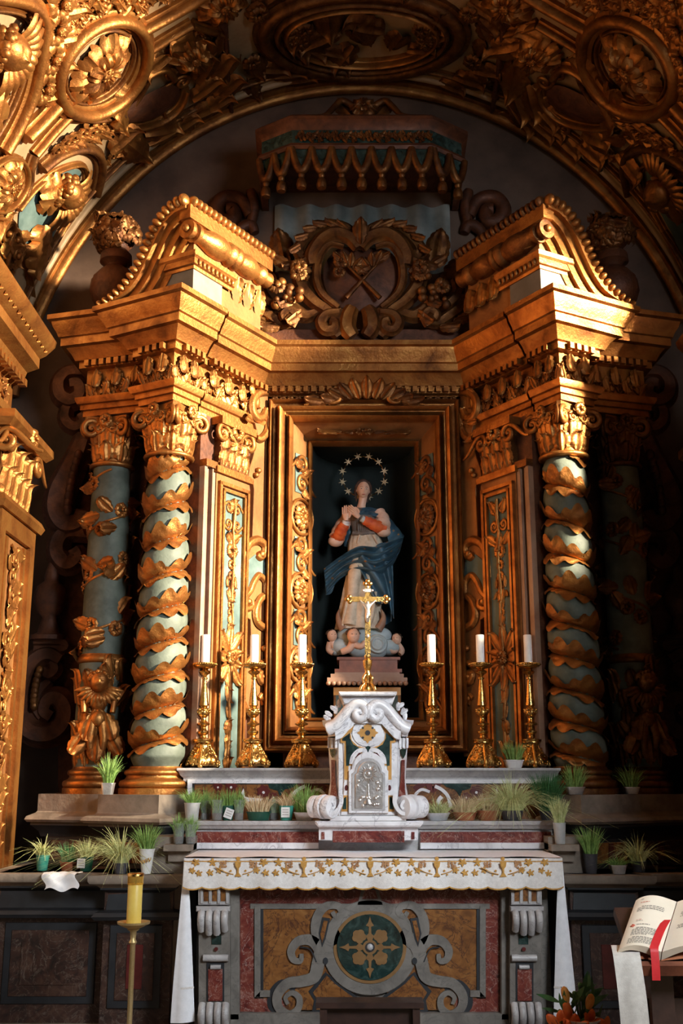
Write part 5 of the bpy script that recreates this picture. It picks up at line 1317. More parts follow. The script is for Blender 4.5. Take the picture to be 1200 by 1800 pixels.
# ---------------------------------------------------------------- altar cloth
cl = thing('altar_cloth', 'long white altar cloth with embroidered gold vine border lying over the altar', 'altar cloth', (0, 6.4, 1.2))
zt = at(650, 1507, 6.08).z
HW = 1.012
mb = MB(); mb.grid(lambda u, v: Vector((-HW+2*HW*u, 6.07+.62*v, zt+.003*sin(u*37)*(1-v)+.002)), 60, 4)
for sgn in (-1, 1):
    pass
mb.build('top_sheet', CLOTH, cl, 60)
def front(u, v):
    x = -HW+2*HW*u; ph = u*2*PI*17
    drop = .148+.012*abs(sin(u*PI*20))**.7
    y = 6.068-.018*sin(PI*min(1, v*1.2)*.5)-.010*v*sin(u*61)-.007*v*sin(u*23+1)
    return Vector((x, y, zt-.004-drop*v))
mb = MB(); mb.grid(front, 240, 8); mb.build('lace_front', LACE, cl, 60)
def strip(z0, z1, dy, name, mat):
    mb = MB(); mb.grid(lambda u, v: front(u, z0+(z1-z0)*v)+Vector((0, -dy, 0)), 240, 2); mb.build(name, mat, cl, 60)
strip(.02, .07, .003, 'hem_band', LACE); strip(.085, .115, .0035, 'gold_line', OCHRE_T); strip(.955, 1.0, .003, 'gold_hem', OCHRE_T)
for s in (-1, 1):                                   # falls at both ends
    def side(u, v):
        z = zt-.003-(zt-.40+.03*u*(s < 0))*v
        out = .004+.012*sin(v*PI*.5)+.018*v**1.2
        if u < .3:                                  # front edge turned towards the nave
            f = 1-u/.3
            return Vector((s*(HW+out-(.012+.10*v**.8)*f), 6.085+.02*v-.02*sin(PI*f)*v, z))
        f = (u-.3)/.7
        return Vector((s*(HW+out-.05*v*f+.016*sin(f*9+v*2)*v), 6.085+.02*v+.50*f, z))
    mb = MB(); mb.grid(side, 40, 24); mb.build('end_fall', CLOTH, cl, 60)
    mb = MB(); mb.grid(lambda u, v: side(u, .79+.012*v)+Vector((s*-.003, -.001, 0)), 24, 1); mb.build('hem_seam', LACE, cl, 60)
def cy(px, py):
    p = at(px, py, 6.045); u = (p.x+HW)/(2*HW); v = (zt-.004-p.z)/.155
    return Vector((p.x, front(min(1, max(0, u)), min(1, max(0, v))).y-.004, p.z))
def appl(pix, name, mat, d=.003):
    p = [cy(a, b) for a, b in pix]; y = min(q.y for q in p)
    MB().prism([(q.x, q.z) for q in p], d+.002, frame((0, y+.004, 0), (1, 0, 0), (0, 0, 1))).build(name, mat, cl, 30)
def vleaf(cx_, cy_, r, a):
    pts = []
    for i in range(25):
        t_ = 2*PI*i/25; rr = r*(.72+.28*cos(5*t_))*(1 if abs(t_-PI) > .3 else .5); pts.append((cx_+rr*cos(t_+a), cy_+rr*sin(t_+a)))
    appl(pts, 'vine_leaf', OCHRE_T)
def grapes(cx_, cy_, sgn):
    r = random.Random(int(cx_))
    for k in range(9):
        appl(circ(cx_+sgn*(k % 3*4.6-4)+r.uniform(-1, 1), cy_+(k//3)*4-5+r.uniform(-1, 1)+k % 3*1.5, 2.3, 8), 'grape', BROWN_T)
for xc in (418, 534, 651, 768, 884):
    appl([(xc-5.5, 1515), (xc+5.5, 1515), (xc+4.5, 1523), (xc+1.5, 1527), (xc+1.5, 1534), (xc+6, 1541), (xc-6, 1541), (xc-1.5, 1534), (xc-1.5, 1527), (xc-4.5, 1523)], 'chalice', OCHRE_T)
    appl(circ(xc, 1510, 3.6, 14), 'host', OCHRE_T)
    for sg in (-1, 1):
        grapes(xc+sg*26, 1520, sg); vleaf(xc+sg*45, 1516, 8.0, .3*sg); vleaf(xc+sg*33, 1530, 6.5, 1.2); vleaf(xc+sg*49, 1534, 7.0, 2.0)
        appl(stroke([(xc+sg*8, 1537), (xc+sg*16, 1535), (xc+sg*24, 1532), (xc+sg*40, 1524)], 1.3), 'stem', OCHRE_T)
        appl(circ(xc+sg*13, 1531, 2.0, 8), 'bud', OCHRE_T); appl(circ(xc+sg*18, 1538, 1.8, 8), 'bud', OCHRE_T)
for x in (344, 958): vleaf(x, 1516, 7.5, .5); vleaf(x-6, 1530, 6.5, 1.4); vleaf(x+6, 1535, 6.5, 2.1)
# ---------------------------------------------------------------- gradines
gr = thing('altar_steps', 'two grey marble altar shelves with yellow and red inlay behind the altar table', 'altar shelf', (0, 7.0, 1.2))
Y1, Y2 = 6.66, 6.96
z1 = at(650, 1443, Y1).z; z2 = at(650, 1350, Y2).z
MB().box((0, Y1+.17, (1.19+z1)/2), (2.16, .30, z1-1.19-.012)).build('lower_core', GREY_M, gr, 30)
MB().sweep([(-.05, z1-.045), (.0, z1-.045), (.008, z1-.03), (.022, z1-.022), (.026, z1-.008), (.026, z1), (-.34, z1)], [(-1.10, Y1), (1.10, Y1)], flip=1).build('lower_shelf', GREY_M, gr, 35)
for (a, c_) in [(345, 560), (738, 968)]:
    poly(rc(a, 1462, c_, 1481), Y1, .012, 'red_panel', RED_M, gr, .002)
    poly(rc(322 if a < 600 else a, 1481, 560 if a < 600 else 976, 1492), Y1, .020, 'white_fillet', WHITE_M, gr, .003)
MB().box((0, Y2+.35, (z1+z2)/2-.02), (2.28, .68, z2-z1-.05)).build('upper_core', GREY_M, gr, 30)
MB().sweep([(-.05, z2-.085), (.0, z2-.085), (.004, z2-.06), (.02, z2-.045), (.032, z2-.02), (.04, z2-.015), (.04, z2), (-.70, z2)], [(-1.155, Y2+.6), (-1.155, Y2), (1.155, Y2), (1.155, Y2+.6)], flip=1).build('upper_shelf', GREY_M, gr, 35)
poly(rc(330, 1370, 972, 1377), Y2, .016, 'white_border', WHITE_M, gr); poly(rc(330, 1377, 338, 1445), Y2, .016, 'white_border', WHITE_M, gr); poly(rc(964, 1377, 972, 1445), Y2, .016, 'white_border', WHITE_M, gr)
poly(rc(338, 1376, 964, 1445), Y2, .004, 'black_border', BLK_M, gr); poly(rc(342, 1379, 960, 1445), Y2, .008, 'yellow_ground', YEL_M, gr)
for s in (-1, 1):
    m = (lambda p: p) if s < 0 else (lambda p: mir(p, 650))
    for (x, y, r) in [(383, 1382, 8), (406, 1382, 10), (463, 1391, 11), (481, 1400, 7)]:
        pts = [(x+r*(1+.12*cos(7*t))*cos(t), y+r*(1+.12*cos(7*t))*sin(t)) for t in [2*PI*i/28 for i in range(28)]]
        poly(m(pts), Y2-.008, .005, 'inlay_flower', OX_M, gr); poly(m(circ(x, y+2, r*.22, 10)), Y2-.013, .002, 'inlay_eye', WHITE_M, gr)
    poly(m([(470, 1374), (500, 1376), (524, 1376), (515, 1384), (500, 1388), (492, 1400), (488, 1390), (474, 1386)]), Y2-.008, .005, 'inlay_leaf', GRN_M, gr)
    poly(m([(424, 1394), (428, 1386), (430, 1400), (436, 1402), (462, 1404), (460, 1408), (434, 1409)]), Y2-.008, .005, 'inlay_stem', WHITE_M, gr)
    ribbon(m([(508, 1420), (513, 1400), (524, 1388), (536, 1382)]), 6, Y2-.008, .006, 'inlay_scroll', WHITE_M, gr)
    ribbon(m([(545, 1392), (560, 1388), (572, 1400), (574, 1416)]), 5, Y2-.008, .006, 'inlay_scroll', WHITE_M, gr)
    ribbon(m([(528, 1374), (540, 1388), (552, 1376), (572, 1388)]), 11, Y2-.008, .004, 'inlay_petals', OX_M, gr)
    ribbon(m([(522, 1428), (530, 1410), (524, 1400)]), 7, Y2-.008, .006, 'inlay_scroll', WHITE_M, gr)
# ---------------------------------------------------------------- tabernacle
leaf_w = leaf_mb().mesh("marble_leaf", WHITE_M, 60)
tb = thing('tabernacle', 'white marble tabernacle with scrolled top and embossed silver door on the altar', 'tabernacle', (at(648, 1440, 6.45).x, 6.6, 1.2))
YT = 6.42; tc = 648.0
def Z5(zx, zy): return (540+zx/5.4545, 1180+zy/5.4545)
def half(p): return [Z5(*q) for q in p]
def both(pts, d, name, mat, y=YT, bev=0.0, back=0.0):
    for s in (-1, 1): poly(half(pts) if s < 0 else mir(half(pts), 646.5), y, d, name, mat, tb, bev, back)
C5 = 580
poly([Z5(110, 1620), Z5(110, 1432), Z5(1060, 1432), Z5(1060, 1620)], YT+.06, .0, 'plinth_block', WHITE_M, tb, 0, .25)
poly([Z5(75, 1432), Z5(1105, 1432), Z5(1105, 1455), Z5(1075, 1490), Z5(105, 1490), Z5(75, 1455)], YT+.06, .05, 'plinth_moulding', WHITE_M, tb, .01, .2)
poly([Z5(245, 1530), Z5(930, 1530), Z5(930, 1640), Z5(245, 1640)], YT+.06, .008, 'red_panel', RED_M, tb)
both([(135, 1540), (165, 1540), (165, 1610), (135, 1610)], .008, 'red_strip', RED_M, YT+.06)
poly([Z5(215, 1385), Z5(945, 1385), Z5(945, 1435), Z5(215, 1435)], YT+.03, .02, 'step', WHITE_M, tb, .004, .25)
# body: flat front with splayed sides
front_o = [(300, 1385), (300, 640), (270, 560), (330, 480), (450, 340), (580, 320)]
fo = half(front_o); poly(fo+[(2*646.5-a, b2) for a, b2 in reversed(fo)], YT+.03, .0, 'body', WHITE_M, tb, 0, .30)
both([(318, 1380), (345, 1200), (352, 900), (345, 700), (318, 640), (440, 500), (580, 470), (580, 1380)], .012, 'front_slab', WHITE_M, YT+.03, .003)
both([(316, 680), (318, 632), (455, 515), (415, 600), (425, 660), (480, 715), (560, 735), (580, 735), (580, 775), (430, 905), (395, 905), (392, 1040), (355, 1040), (355, 690)], .003, 'ochre_border', OCHRE_M, YT+.018)
both([(335, 665), (335, 645), (410, 590), (408, 640), (440, 700), (500, 735), (430, 810), (405, 880), (400, 905), (373, 905), (370, 668)], .005, 'green_panel', GRN_M, YT+.017)
both([(340, 1190), (388, 1190), (388, 1345), (325, 1345)], .003, 'ochre_border', OCHRE_M, YT+.018); both([(352, 1215), (374, 1200), (374, 1322), (336, 1322)], .005, 'green_panel', GRN_M, YT+.017)
for s in (-1, 1):
    poly(circ(*( (540+375/5.4545, 1180+1117/5.4545) if s < 0 else (2*646.5-540-375/5.4545, 1180+1117/5.4545)), 3, 14, 5), YT+.018, .003, 'red_drop', OX_M, tb)
poly(circ(*Z5(578, 590), 27, 30, 24), YT+.018, .008, 'white_disc', WHITE_M, tb)
for k in range(4):
    a = PI/2*k; c_ = Z5(578, 590)
    pts = [(c_[0]+cos(a)*u-sin(a)*v, c_[1]+sin(a)*u+cos(a)*v) for u, v in [(2, -2), (8, -8), (13, -7), (14, -3), (19, 0), (14, 3), (13, 7), (8, 8), (2, 2)]]
    poly(pts, YT+.010, .004, 'inlay_petal', OCHRE_M, tb)
    a += PI/4; poly(circ(c_[0]+12*cos(a), c_[1]+12*sin(a), 2.2, 10), YT+.010, .005, 'inlay_dot', BLK_M, tb)
poly(circ(*Z5(578, 590), 4.5, 14), YT+.006, .004, 'inlay_eye', BLK_M, tb)
for s in (-1, 1):
    m = (lambda p: p) if s < 0 else (lambda p: mir(p, 646.5))
    ribbon(m(half([(425, 890), (440, 820), (490, 765), (545, 755), (555, 785), (530, 795)])), lambda f: 9-3*f, YT+.016, .012, 'small_scroll', WHITE_M, tb)
    poly(m(half([(455, 830), (495, 780), (520, 790), (480, 832)])), YT+.006, .006, 'red_inset', OX_M, tb)
poly(half([(560, 725), (580, 715), (605, 725), (600, 785), (566, 785)]), YT+.012, .006, 'keystone', GRN_M, tb)
# door and its frame
arch = lambda x0, x1, yb, ys_, r: [Z5(x0, yb), Z5(x0, ys_)]+[Z5((x0+x1)/2-r*cos(PI*i/14), ys_-(20 if r < (x1-x0)/2 else 0)-r*sin(PI*i/14)) for i in range(15)]+[Z5(x1, ys_), Z5(x1, yb)]
poly(arch(395, 775, 1360, 955, 160), YT+.018, .022, 'door_frame', WHITE_M, tb, .004)
poly(arch(425, 745, 1335, 980, 130), YT-.004, .006, 'door_frame_step', GREY_M, tb, .003)
dr = poly(arch(458, 722, 1312, 990, 108), YT-.010, .010, 'door', SILVER, tb, .003)
c_ = at(*Z5(585, 985), YT-.022)
MB().tube([c_+Vector((.028*cos(2*PI*i/20), 0, .028*sin(2*PI*i/20))) for i in range(20)], .005, 6, True).build('monstrance_ring', SILVER, dr, 60)
MB().ell(c_, (.016, .008, .016), 12, 8).build('monstrance_host', SILVER, dr, 60)
for k in range(20):
    a = 2*PI*k/20; L = .055 if k % 2 else .042
    MB().tube([c_+Vector((.03*cos(a), 0, .03*sin(a))), c_+Vector((L*cos(a), 0, L*sin(a)))], [.005, .002], 5).build('ray', SILVER, dr, 60)
MB().lathe([(.03, 0), (.026, .01), (.008, .03), (.012, .05), (.006, .07), (.01, .09), (.006, .11)], 12, Matrix.Translation(at(*Z5(585, 1270), YT-.018)) @ S(1, .5, 1)).build('monstrance_foot', SILVER, dr, 60)
rr = random.Random(4)
for k in range(16):
    p = at(*Z5(rr.uniform(490, 695), rr.uniform(1200, 1295)), YT-.020); MB().ell(p, (.011, .006, .011), 8, 6).build('embossed_cloud', SILVER, dr, 60)
for k in range(8):
    p = at(*Z5(rr.choice((495, 680))+rr.uniform(-15, 15), rr.uniform(1020, 1190)), YT-.019); MB().ell(p, (.009, .005, .012), 8, 6).build('embossed_leaf', SILVER, dr, 60)
# splayed side pilasters with big scroll feet
for s in (-1, 1):
    m = (lambda p: p) if s < 0 else (lambda p: mir(p, 646.5))
    def sp(zx, zy, d): q = m([Z5(zx, zy)])[0]; return at(q[0], q[1], YT+d)
    mb = MB(); prof = [(300, 200, 640), (300, 203, 740), (298, 212, 900), (305, 222, 1050), (325, 200, 1180), (345, 170, 1250)]
    vs = []
    for (xi, xo, zy) in prof: vs += [sp(xi, zy, .03), sp(xo, zy, .13), sp(xo, zy, .33), sp(xi, zy, .33)]
    fs = [(i*4+k, i*4+(k+1) % 4, (i+1)*4+(k+1) % 4, (i+1)*4+k) for i in range(len(prof)-1) for k in range(4)]+[(0, 1, 2, 3)]
    mb.add(vs, fs); mb.build('side_pilaster', WHITE_M, tb, 40)
    mb = MB(); vs = []
    for (xi, xo, zy) in [(272, 238, 850), (275, 240, 1000), (290, 236, 1130), (300, 228, 1200)]: vs += [sp(xi, zy, .055), sp(xo, zy, .092)]
    vs2 = [v+Vector((s*.006, -.006, 0)) for v in vs]
    mb.add(vs2, [(2*i, 2*i+1, 2*i+3, 2*i+2) for i in range(3)]); mb.build('red_strip', RED_M, tb, 40)
    mb = MB(); vs = [v+Vector((s*.006, -.006, 0)) for v in [sp(280, 745, .045), sp(222, 745, .10), sp(232, 800, .10), sp(250, 835, .08), sp(272, 800, .05)]]
    mb.add(vs, [tuple(range(5))]); mb.build('green_inset', GRN_M, tb, 40)
    for x in (285, 250, 215):
        a = sp(x, 640, .03+.1*(300-x)/100); b2 = sp(x, 735, .03+.1*(300-x)/100); o = Vector((s*.006, -.008, 0)); MB().tube([a+o, b2+o], .008, 6).build('rib', WHITE_M, tb, 60)
    # scroll foot
    c_ = sp(235, 1302, .0); ax = Vector((s*.75, .66, 0)).normalized()
    L0 = .0
    mb = MB(); mb.lathe([(.060, -.01), (.066, 0), (.066, .03), (.056, .035), (.056, .045), (.070, .05), (.070, .075), (.058, .08), (.058, .09), (.064, .095), (.064, .14)], 24, frame(c_, ax.cross(Vector((0, 0, 1))), (0, 0, 1)) @ (S(1, 1, 1) if ax.cross(Vector((0, 0, 1))).cross(Vector((0, 0, 1))).dot(ax) > 0 else S(1, 1, -1)))
    mb.build('scroll_foot', WHITE_M, tb, 50)
    ribbon(m(half([(320, 1180), (325, 1260), (290, 1330), (235, 1365), (195, 1330), (195, 1270), (235, 1245), (262, 1290), (240, 1318)])), lambda f: 8-4*f, YT, .02, 'scroll_line', WHITE_M, tb)
# swan-neck pediment with volutes, cap and side cornices
for s in (-1, 1):
    m = (lambda p: p) if s < 0 else (lambda p: mir(p, 646.5))
    nk = [(205, 555), (270, 520), (340, 440), (400, 365), (460, 320), (520, 320), (560, 370), (550, 430), (500, 455), (460, 420), (470, 385), (505, 388), (510, 410)]
    pp = smoothpath([(*p, 0) for p in m(half(nk))], 5); n = len(pp)
    mb = MB(); P = [at(p.x, p.y, YT-.02+.05*max(0, 1-i/(n*.5))) for i, p in enumerate(pp)]
    mb.tube(P, [(.040-.024*i/n) for i in range(n)], 10, up=(0, -1, 0), flat=1.4); mb.build('volute', WHITE_M, tb, 60)
    mb = MB(); vs = []
    k = [(250, 560), (330, 520), (420, 430), (500, 385), (580, 380)]
    # solid fill behind the swan neck
    poly(m(half([(270, 660), (262, 540), (330, 470), (400, 390), (470, 340), (582, 350), (582, 500), (450, 505), (330, 640)])), YT+.01, .02, 'pediment_back', WHITE_M, tb, .0, .25)
    mb = MB(); q0 = m([Z5(205, 620)])[0]; c0 = at(q0[0], q0[1], YT+.06)
    pr = [(-.06, -.0), (.0, 0), (.004, .02), (.014, .035), (.018, .055), (.034, .075), (.036, .095), (-.06, .095)]
    a = at(*m([Z5(300, 620)])[0], YT+.03); b2 = at(*m([Z5(200, 620)])[0], YT+.13)
    pa = [(a.x, a.y), (b2.x, b2.y), (b2.x, b2.y+.2)]
    mb.sweep([(o, a.z+z) for o, z in pr], pa, flip=s); mb.build('side_cornice', WHITE_M, tb, 35)
    for i, (zx, zy) in enumerate([(210, 455), (240, 430), (270, 410), (290, 380), (305, 350), (225, 470)]):
        inst('leaf_spray', leaf_w, frame(at(*m([Z5(zx, zy)])[0], YT+.07), (1, 0, 0), (0, .3, 1)) @ RZ(s*-.5+(.5 if i % 2 else -.5)) @ S(.045, .06, .06), tb) if i else None
    if s < 0: pass
poly([Z5(345, 320), Z5(318, 240), Z5(842, 240), Z5(812, 320)], YT+.03, .03, 'cap_block', WHITE_M, tb, .01, .25)
poly([Z5(300, 200), Z5(855, 200), Z5(855, 222), Z5(840, 240), Z5(315, 240), Z5(300, 222)], YT+.0, .05, 'cap_slab', WHITE_M, tb, .008, .30)
inst('keystone_leaf', leaf_w, frame(at(*Z5(582, 455), YT-.05), (1, 0, 0), (0, 0, 1)) @ S(.05, .10, .06), tb)
# ================================================================ CANDLESTICKS AND CANDLES
STICK = [(.062, .165), (.066, .172), (.066, .180), (.040, .186), (.022, .192), (.017, .205), (.030, .213), (.036, .222), (.036, .232), (.022, .240), (.016, .256), (.022, .266), (.040, .272), (.043, .280), (.030, .288), (.018, .300),
         (.016, .315), (.024, .325), (.034, .332), (.040, .345), (.037, .360), (.034, .375), (.022, .383), (.026, .392), (.031, .396), (.028, .42), (.020, .49), (.013, .555), (.011, .562), (.020, .566), (.020, .574), (.011, .580), (.016, .590), (.034, .602), (.040, .612), (.030, .620), (.018, .626), (.030, .634), (.066, .640), (.074, .650), (.074, .668), (.070, .668), (.066, .655), (.0, .652)]
def candlestick(px, label, first=None):
    p = at(px, 1346, 7.10); z = z2
    o = thing('candlestick', label, 'candlestick', (p.x, 7.10, z), 'tall brass candlesticks on the altar shelf')
    B = T(p.x, 7.10, z)
    if first:
        for ch in first.children:
            d = ch.copy(); COL.objects.link(d); d.parent = o; WL[d.name] = B @ d.matrix_local
        return o
    def wob(a, z_): return 1+.16*abs(cos(1.5*a))**3*max(0, 1-z_/.12)+.035*sin(11*a+z_*90)*sin(z_*120)
    MB().lathe([(.070, .012), (.092, .02), (.098, .04), (.090, .065), (.072, .09), (.052, .118), (.040, .145), (.044, .156), (.062, .160), (.062, .165)], 48, B, wob=wob).build('base', BR, o, 60)
    MB().lathe(STICK, 24, B).build('stem', BR, o, 45)
    rr = random.Random(9)
    for k in range(3):
        a = PI/6+2*PI*k/3
        MB().tube(smoothpath([(p.x+.045*cos(a), 7.1+.045*sin(a), z+.145), (p.x+.075*cos(a), 7.1+.075*sin(a), z+.10), (p.x+.103*cos(a), 7.1+.103*sin(a), z+.055), (p.x+.112*cos(a), 7.1+.112*sin(a), z+.025), (p.x+.100*cos(a), 7.1+.1*sin(a), z+.012)], 4), .012, 7).build('foot_scroll', BR, o, 60)
        MB().ell((p.x+.103*cos(a), 7.1+.103*sin(a), z+.013), (.018, .018, .013), 10, 7).build('foot', BR, o, 60)
    em = MB()
    for k in range(150):
        a = rr.uniform(0, 2*PI); zz = rr.uniform(.02, .145); r = (.100-.055*max(0, (zz-.03)/.11))*(1+.16*abs(cos(1.5*a))**3*max(0, 1-zz/.12))
        em.ell((p.x+r*cos(a), 7.1+r*sin(a), z+zz), (rr.uniform(.006, .011), rr.uniform(.006, .011), rr.uniform(.006, .014)), 7, 5)
    tag(em.build('embossed_ornament', BR, o, 60), kind='stuff')
    bd = MB()
    for k in range(30):
        a = 2*PI*k/30; bd.ell((p.x+.075*cos(a), 7.1+.075*sin(a), z+.660), .007, 6, 5)
    for k in range(14):
        a = 2*PI*k/14; bd.ell((p.x+.037*cos(a), 7.1+.037*sin(a), z+.355+.012*(k % 2)), .010, 6, 5)
    tag(bd.build('bead_rim', BR, o, 60), kind='stuff')
    return o
spots = [(355, 1087, 'first brass candlestick, outermost on the yellow candle side of the altar shelf'), (443, 1090, 'second brass candlestick, before the sunlit scroll board'), (529, 1091, 'third brass candlestick, beside the statue niche on the sunlit side'),
         (762, 1092, 'fourth brass candlestick, beside the statue niche on the shadowed side'), (850, 1089, 'fifth brass candlestick, just beside the white tray of grass on the shelf'), (936, 1090, 'sixth brass candlestick, outermost on the open book side of the altar shelf')]
cn = ['outermost candlestick on the yellow candle side', 'second candlestick, before the sunlit scroll board', 'third candlestick, at the sunlit side of the niche', 'fourth candlestick, at the dark side of the niche', 'fifth candlestick, beside the white grass tray', 'outermost candlestick on the open book side']
st0 = None; cd0 = None
for i, (px, top, lab) in enumerate(spots):
    st = candlestick(px, lab, st0)
    if st0 is None: st0 = st
    x = st.location.x; z = z2+.655
    if cd0 is None:
        cd = thing('candle', 'x', 'candle', (x, 7.1, z), 'white candles on the altar shelf'); B = T(x, 7.1, z)
        MB().lathe([(.0275, 0), (.0275, .196), (.024, .199), (.004, .194), (0, .194)], 20, B).build('wax', WAX, cd, 50)
        MB().tube([(x, 7.1, z+.193), (x+.001, 7.1, z+.204)], .0018, 5).build('wick', INK, cd, 50); cd0 = cd
    else:
        cd = thing('candle', 'x', 'candle', (x, 7.1, z), 'white candles on the altar shelf')
        for ch in cd0.children: d = ch.copy(); COL.objects.link(d); d.parent = cd
    cd['label'] = 'unlit white candle standing in the '+cn[i]
# ================================================================ CRUCIFIX
YX = 6.62
cr = thing('crucifix', 'brass standing crucifix with silver figure on top of the marble tabernacle', 'crucifix', at(646, 1215, YX))
zb = at(646, 1215, YX).z
def xp(px, py, dy=0): return at(px, py, YX+dy)
def bar(p, q, w, d, name='arm'):
    a, b = xp(*p), xp(*q); m_ = (a+b)/2; L = (b-a).length
    B = frame(m_, (b-a), (0, 1, 0)); MB().box((0, 0, 0), (L, d, w), B).build(name, BR, cr, 30)
bar((646, 1160), (646, 1030), .034, .018, 'upright'); bar((616, 1053.5), (676, 1053.5), .030, .017, 'crossbar')
for (x, y, a) in [(646, 1025, PI/2), (613, 1053.5, PI), (679, 1053.5, 0)]:
    for k in (-1, 0, 1):
        c = xp(x, y); dx = Vector((cos(a), 0, sin(a)))*(.012 if k == 0 else -.004); dn = Vector((-sin(a), 0, cos(a)))*.016*k
        MB().ell(c+dx+dn, (.014, .011, .014), 10, 7).build('trefoil', BR, cr, 60)
# small silver corpus: one skinned body
def skin_mesh(joints, edges, radii, name, mat, par, sub=2):
    me = bpy.data.meshes.new(name); W0 = WL[par.name]; iv = W0.inverted()
    me.from_pydata([tuple(iv @ Vector(j)) for j in joints], edges, []); o = bpy.data.objects.new(name, me); COL.objects.link(o); o.parent = par
    o.modifiers.new('skin', 'SKIN'); sv = me.skin_vertices[0].data
    for i, r in enumerate(radii): sv[i].radius = (r, r) if not hasattr(r, '__len__') else r
    sv[0].use_root = True
    m = o.modifiers.new('sub', 'SUBSURF'); m.levels = sub; m.render_levels = sub
    me.materials.append(mat); WL[o.name] = W0.copy()
    dg = bpy.context.evaluated_depsgraph_get(); ev = o.evaluated_get(dg); nm = bpy.data.meshes.new_from_object(ev)
    o.modifiers.clear(); o.data = nm
    nm.polygons.foreach_set('use_smooth', [True]*len(nm.polygons))
    if not nm.materials: nm.materials.append(mat)
    return o
J = [xp(646, 1078, -.022), xp(646, 1066, -.024), xp(646, 1061, -.026), xp(645, 1057, -.030), xp(638, 1061, -.02), xp(632, 1055, -.018), xp(654, 1061, -.02), xp(660, 1055, -.018), xp(644, 1086, -.034), xp(645, 1094, -.024), xp(648, 1086, -.034), xp(647, 1094, -.024)]
skin_mesh(J, [(0, 1), (1, 2), (2, 3), (1, 4), (4, 5), (1, 6), (6, 7), (0, 8), (8, 9), (0, 10), (10, 11)], [.013, .015, .007, .013, .007, .004, .007, .004, .009, .005, .009, .005], 'corpus', SILVER, cr)
poly([(640, 1035), (652, 1035), (652, 1041), (640, 1041)], YX-.010, .006, 'title_plate', SILVER, cr, .001)
for (x, y) in [(638, 1038), (654, 1038), (646, 1032)]: MB().ell(xp(x, y, -.012), (.008, .006, .008), 8, 6).build('plate_scroll', SILVER, cr, 60)
MB().ell(xp(646, 1118, -.012), (.010, .006, .012), 10, 7).build('skull_boss', SILVER, cr, 60)
MB().lathe([(.012, .045), (.02, .055), (.016, .075), (.024, .09), (.024, .10), (.014, .115), (.018, .13), (.026, .155), (.028, .185), (.016, .195), (.020, .205), (.020, .215)], 18, Matrix.Translation((xp(646, 1215).x, YX, zb))).build('knop', BR, cr, 50)
bx, by = xp(646, 1215).x, YX
MB().lathe([(.030, .0), (.034, .012), (.024, .03), (.016, .05)], 16, T(bx, by, zb)).build('foot_block', BR, cr, 50)
for k in range(4):
    a = PI/4+PI/2*k
    MB().tube(smoothpath([(bx+.018*cos(a), by+.018*sin(a), zb+.10), (bx+.038*cos(a), by+.038*sin(a), zb+.075), (bx+.030*cos(a), by+.03*sin(a), zb+.045), (bx+.055*cos(a), by+.055*sin(a), zb+.025), (bx+.062*cos(a), by+.062*sin(a), zb+.006)], 5), .008, 7).build('leg_scroll', BR, cr, 60)
# ================================================================ STATUE AND ITS PEDESTAL
YS = 8.16
pd = thing('statue_pedestal', 'painted wooden pedestal with carved rose cornice under the statue, behind the tabernacle', 'pedestal', (at(645, 1290, YS).x, YS, 1.7))
def prect(x0, x1, y0, y1, d, name, mat, bev=.004, dep=.40):
    a, b = at(x0, y1, YS-.22), at(x1, y0, YS-.22)
    MB().box(((a.x+b.x)/2, YS-.22+dep/2-d, (a.z+b.z)/2), (b.x-a.x, dep, b.z-a.z)).build(name, mat, pd, 30)
prect(586, 704, 1208, 1330, 0, 'shaft', TEAL); prect(586, 704, 1208, 1222, .006, 'gilt_band', OCHRE_M); prect(586, 590, 1222, 1330, .004, 'gilt_edge', GD); prect(700, 704, 1222, 1330, .004, 'gilt_edge', GD)
prect(581, 709, 1185, 1196, .03, 'cornice', PINK); prect(575, 715, 1192, 1202, .05, 'cornice', PINK); prect(588, 702, 1180, 1187, .01, 'cornice', PINK)
for k in range(16):
    p = at(577+9.05*k, 1201, YS-.28); MB().ell(p, (.018, .018, .017), 9, 7).build('egg_ornament', PINK, pd, 60)
prect(596, 698, 1159, 1181, .0, 'block', WOODR); prect(592, 703, 1155, 1160, .01, 'block_edge', WOODR); prect(588, 706, 1176, 1182, .012, 'block_foot', WOODR)
sta = thing('statue', 'painted praying woman statue in blue mantle with star halo, standing in the niche', 'statue', at(645, 1155, YS))
def q(px, py, dy=0): return at(px, py, YS+dy)
SP_ = .00452                                       # metres per pixel at the statue
def loft(rings, name, mat, nu=40, fold=None, par=sta, cap=True):
    """rings: (px, py, half-width px, depth m, dy)"""
    mb = MB(); vs = []
    for (x, y, wd, dp, dy) in rings:
        c = q(x, y, dy)
        for k in range(nu):
            a = 2*PI*k/nu; f = fold(a, y) if fold else 1
            vs.append(c+Vector((wd*SP_*cos(a)*f, dp*sin(a)*f, 0)))
    n = len(rings); fs = [(i*nu+k, i*nu+(k+1) % nu, (i+1)*nu+(k+1) % nu, (i+1)*nu+k) for i in range(n-1) for k in range(nu)]
    if cap: fs += [tuple(range(nu)), tuple((n-1)*nu+k for k in range(nu))]
    mb.add(vs, fs); return mb.build(name, mat, par, 60)
def rings(keys, n=5):
    P = [Vector((k[0], k[1], k[2])) for k in keys]; Q = [Vector((k[3], k[4], 0)) for k in keys]
    return [(a.x, a.y, a.z, b.x, b.y) for a, b in zip(smoothpath(P, n), smoothpath(Q, n))]
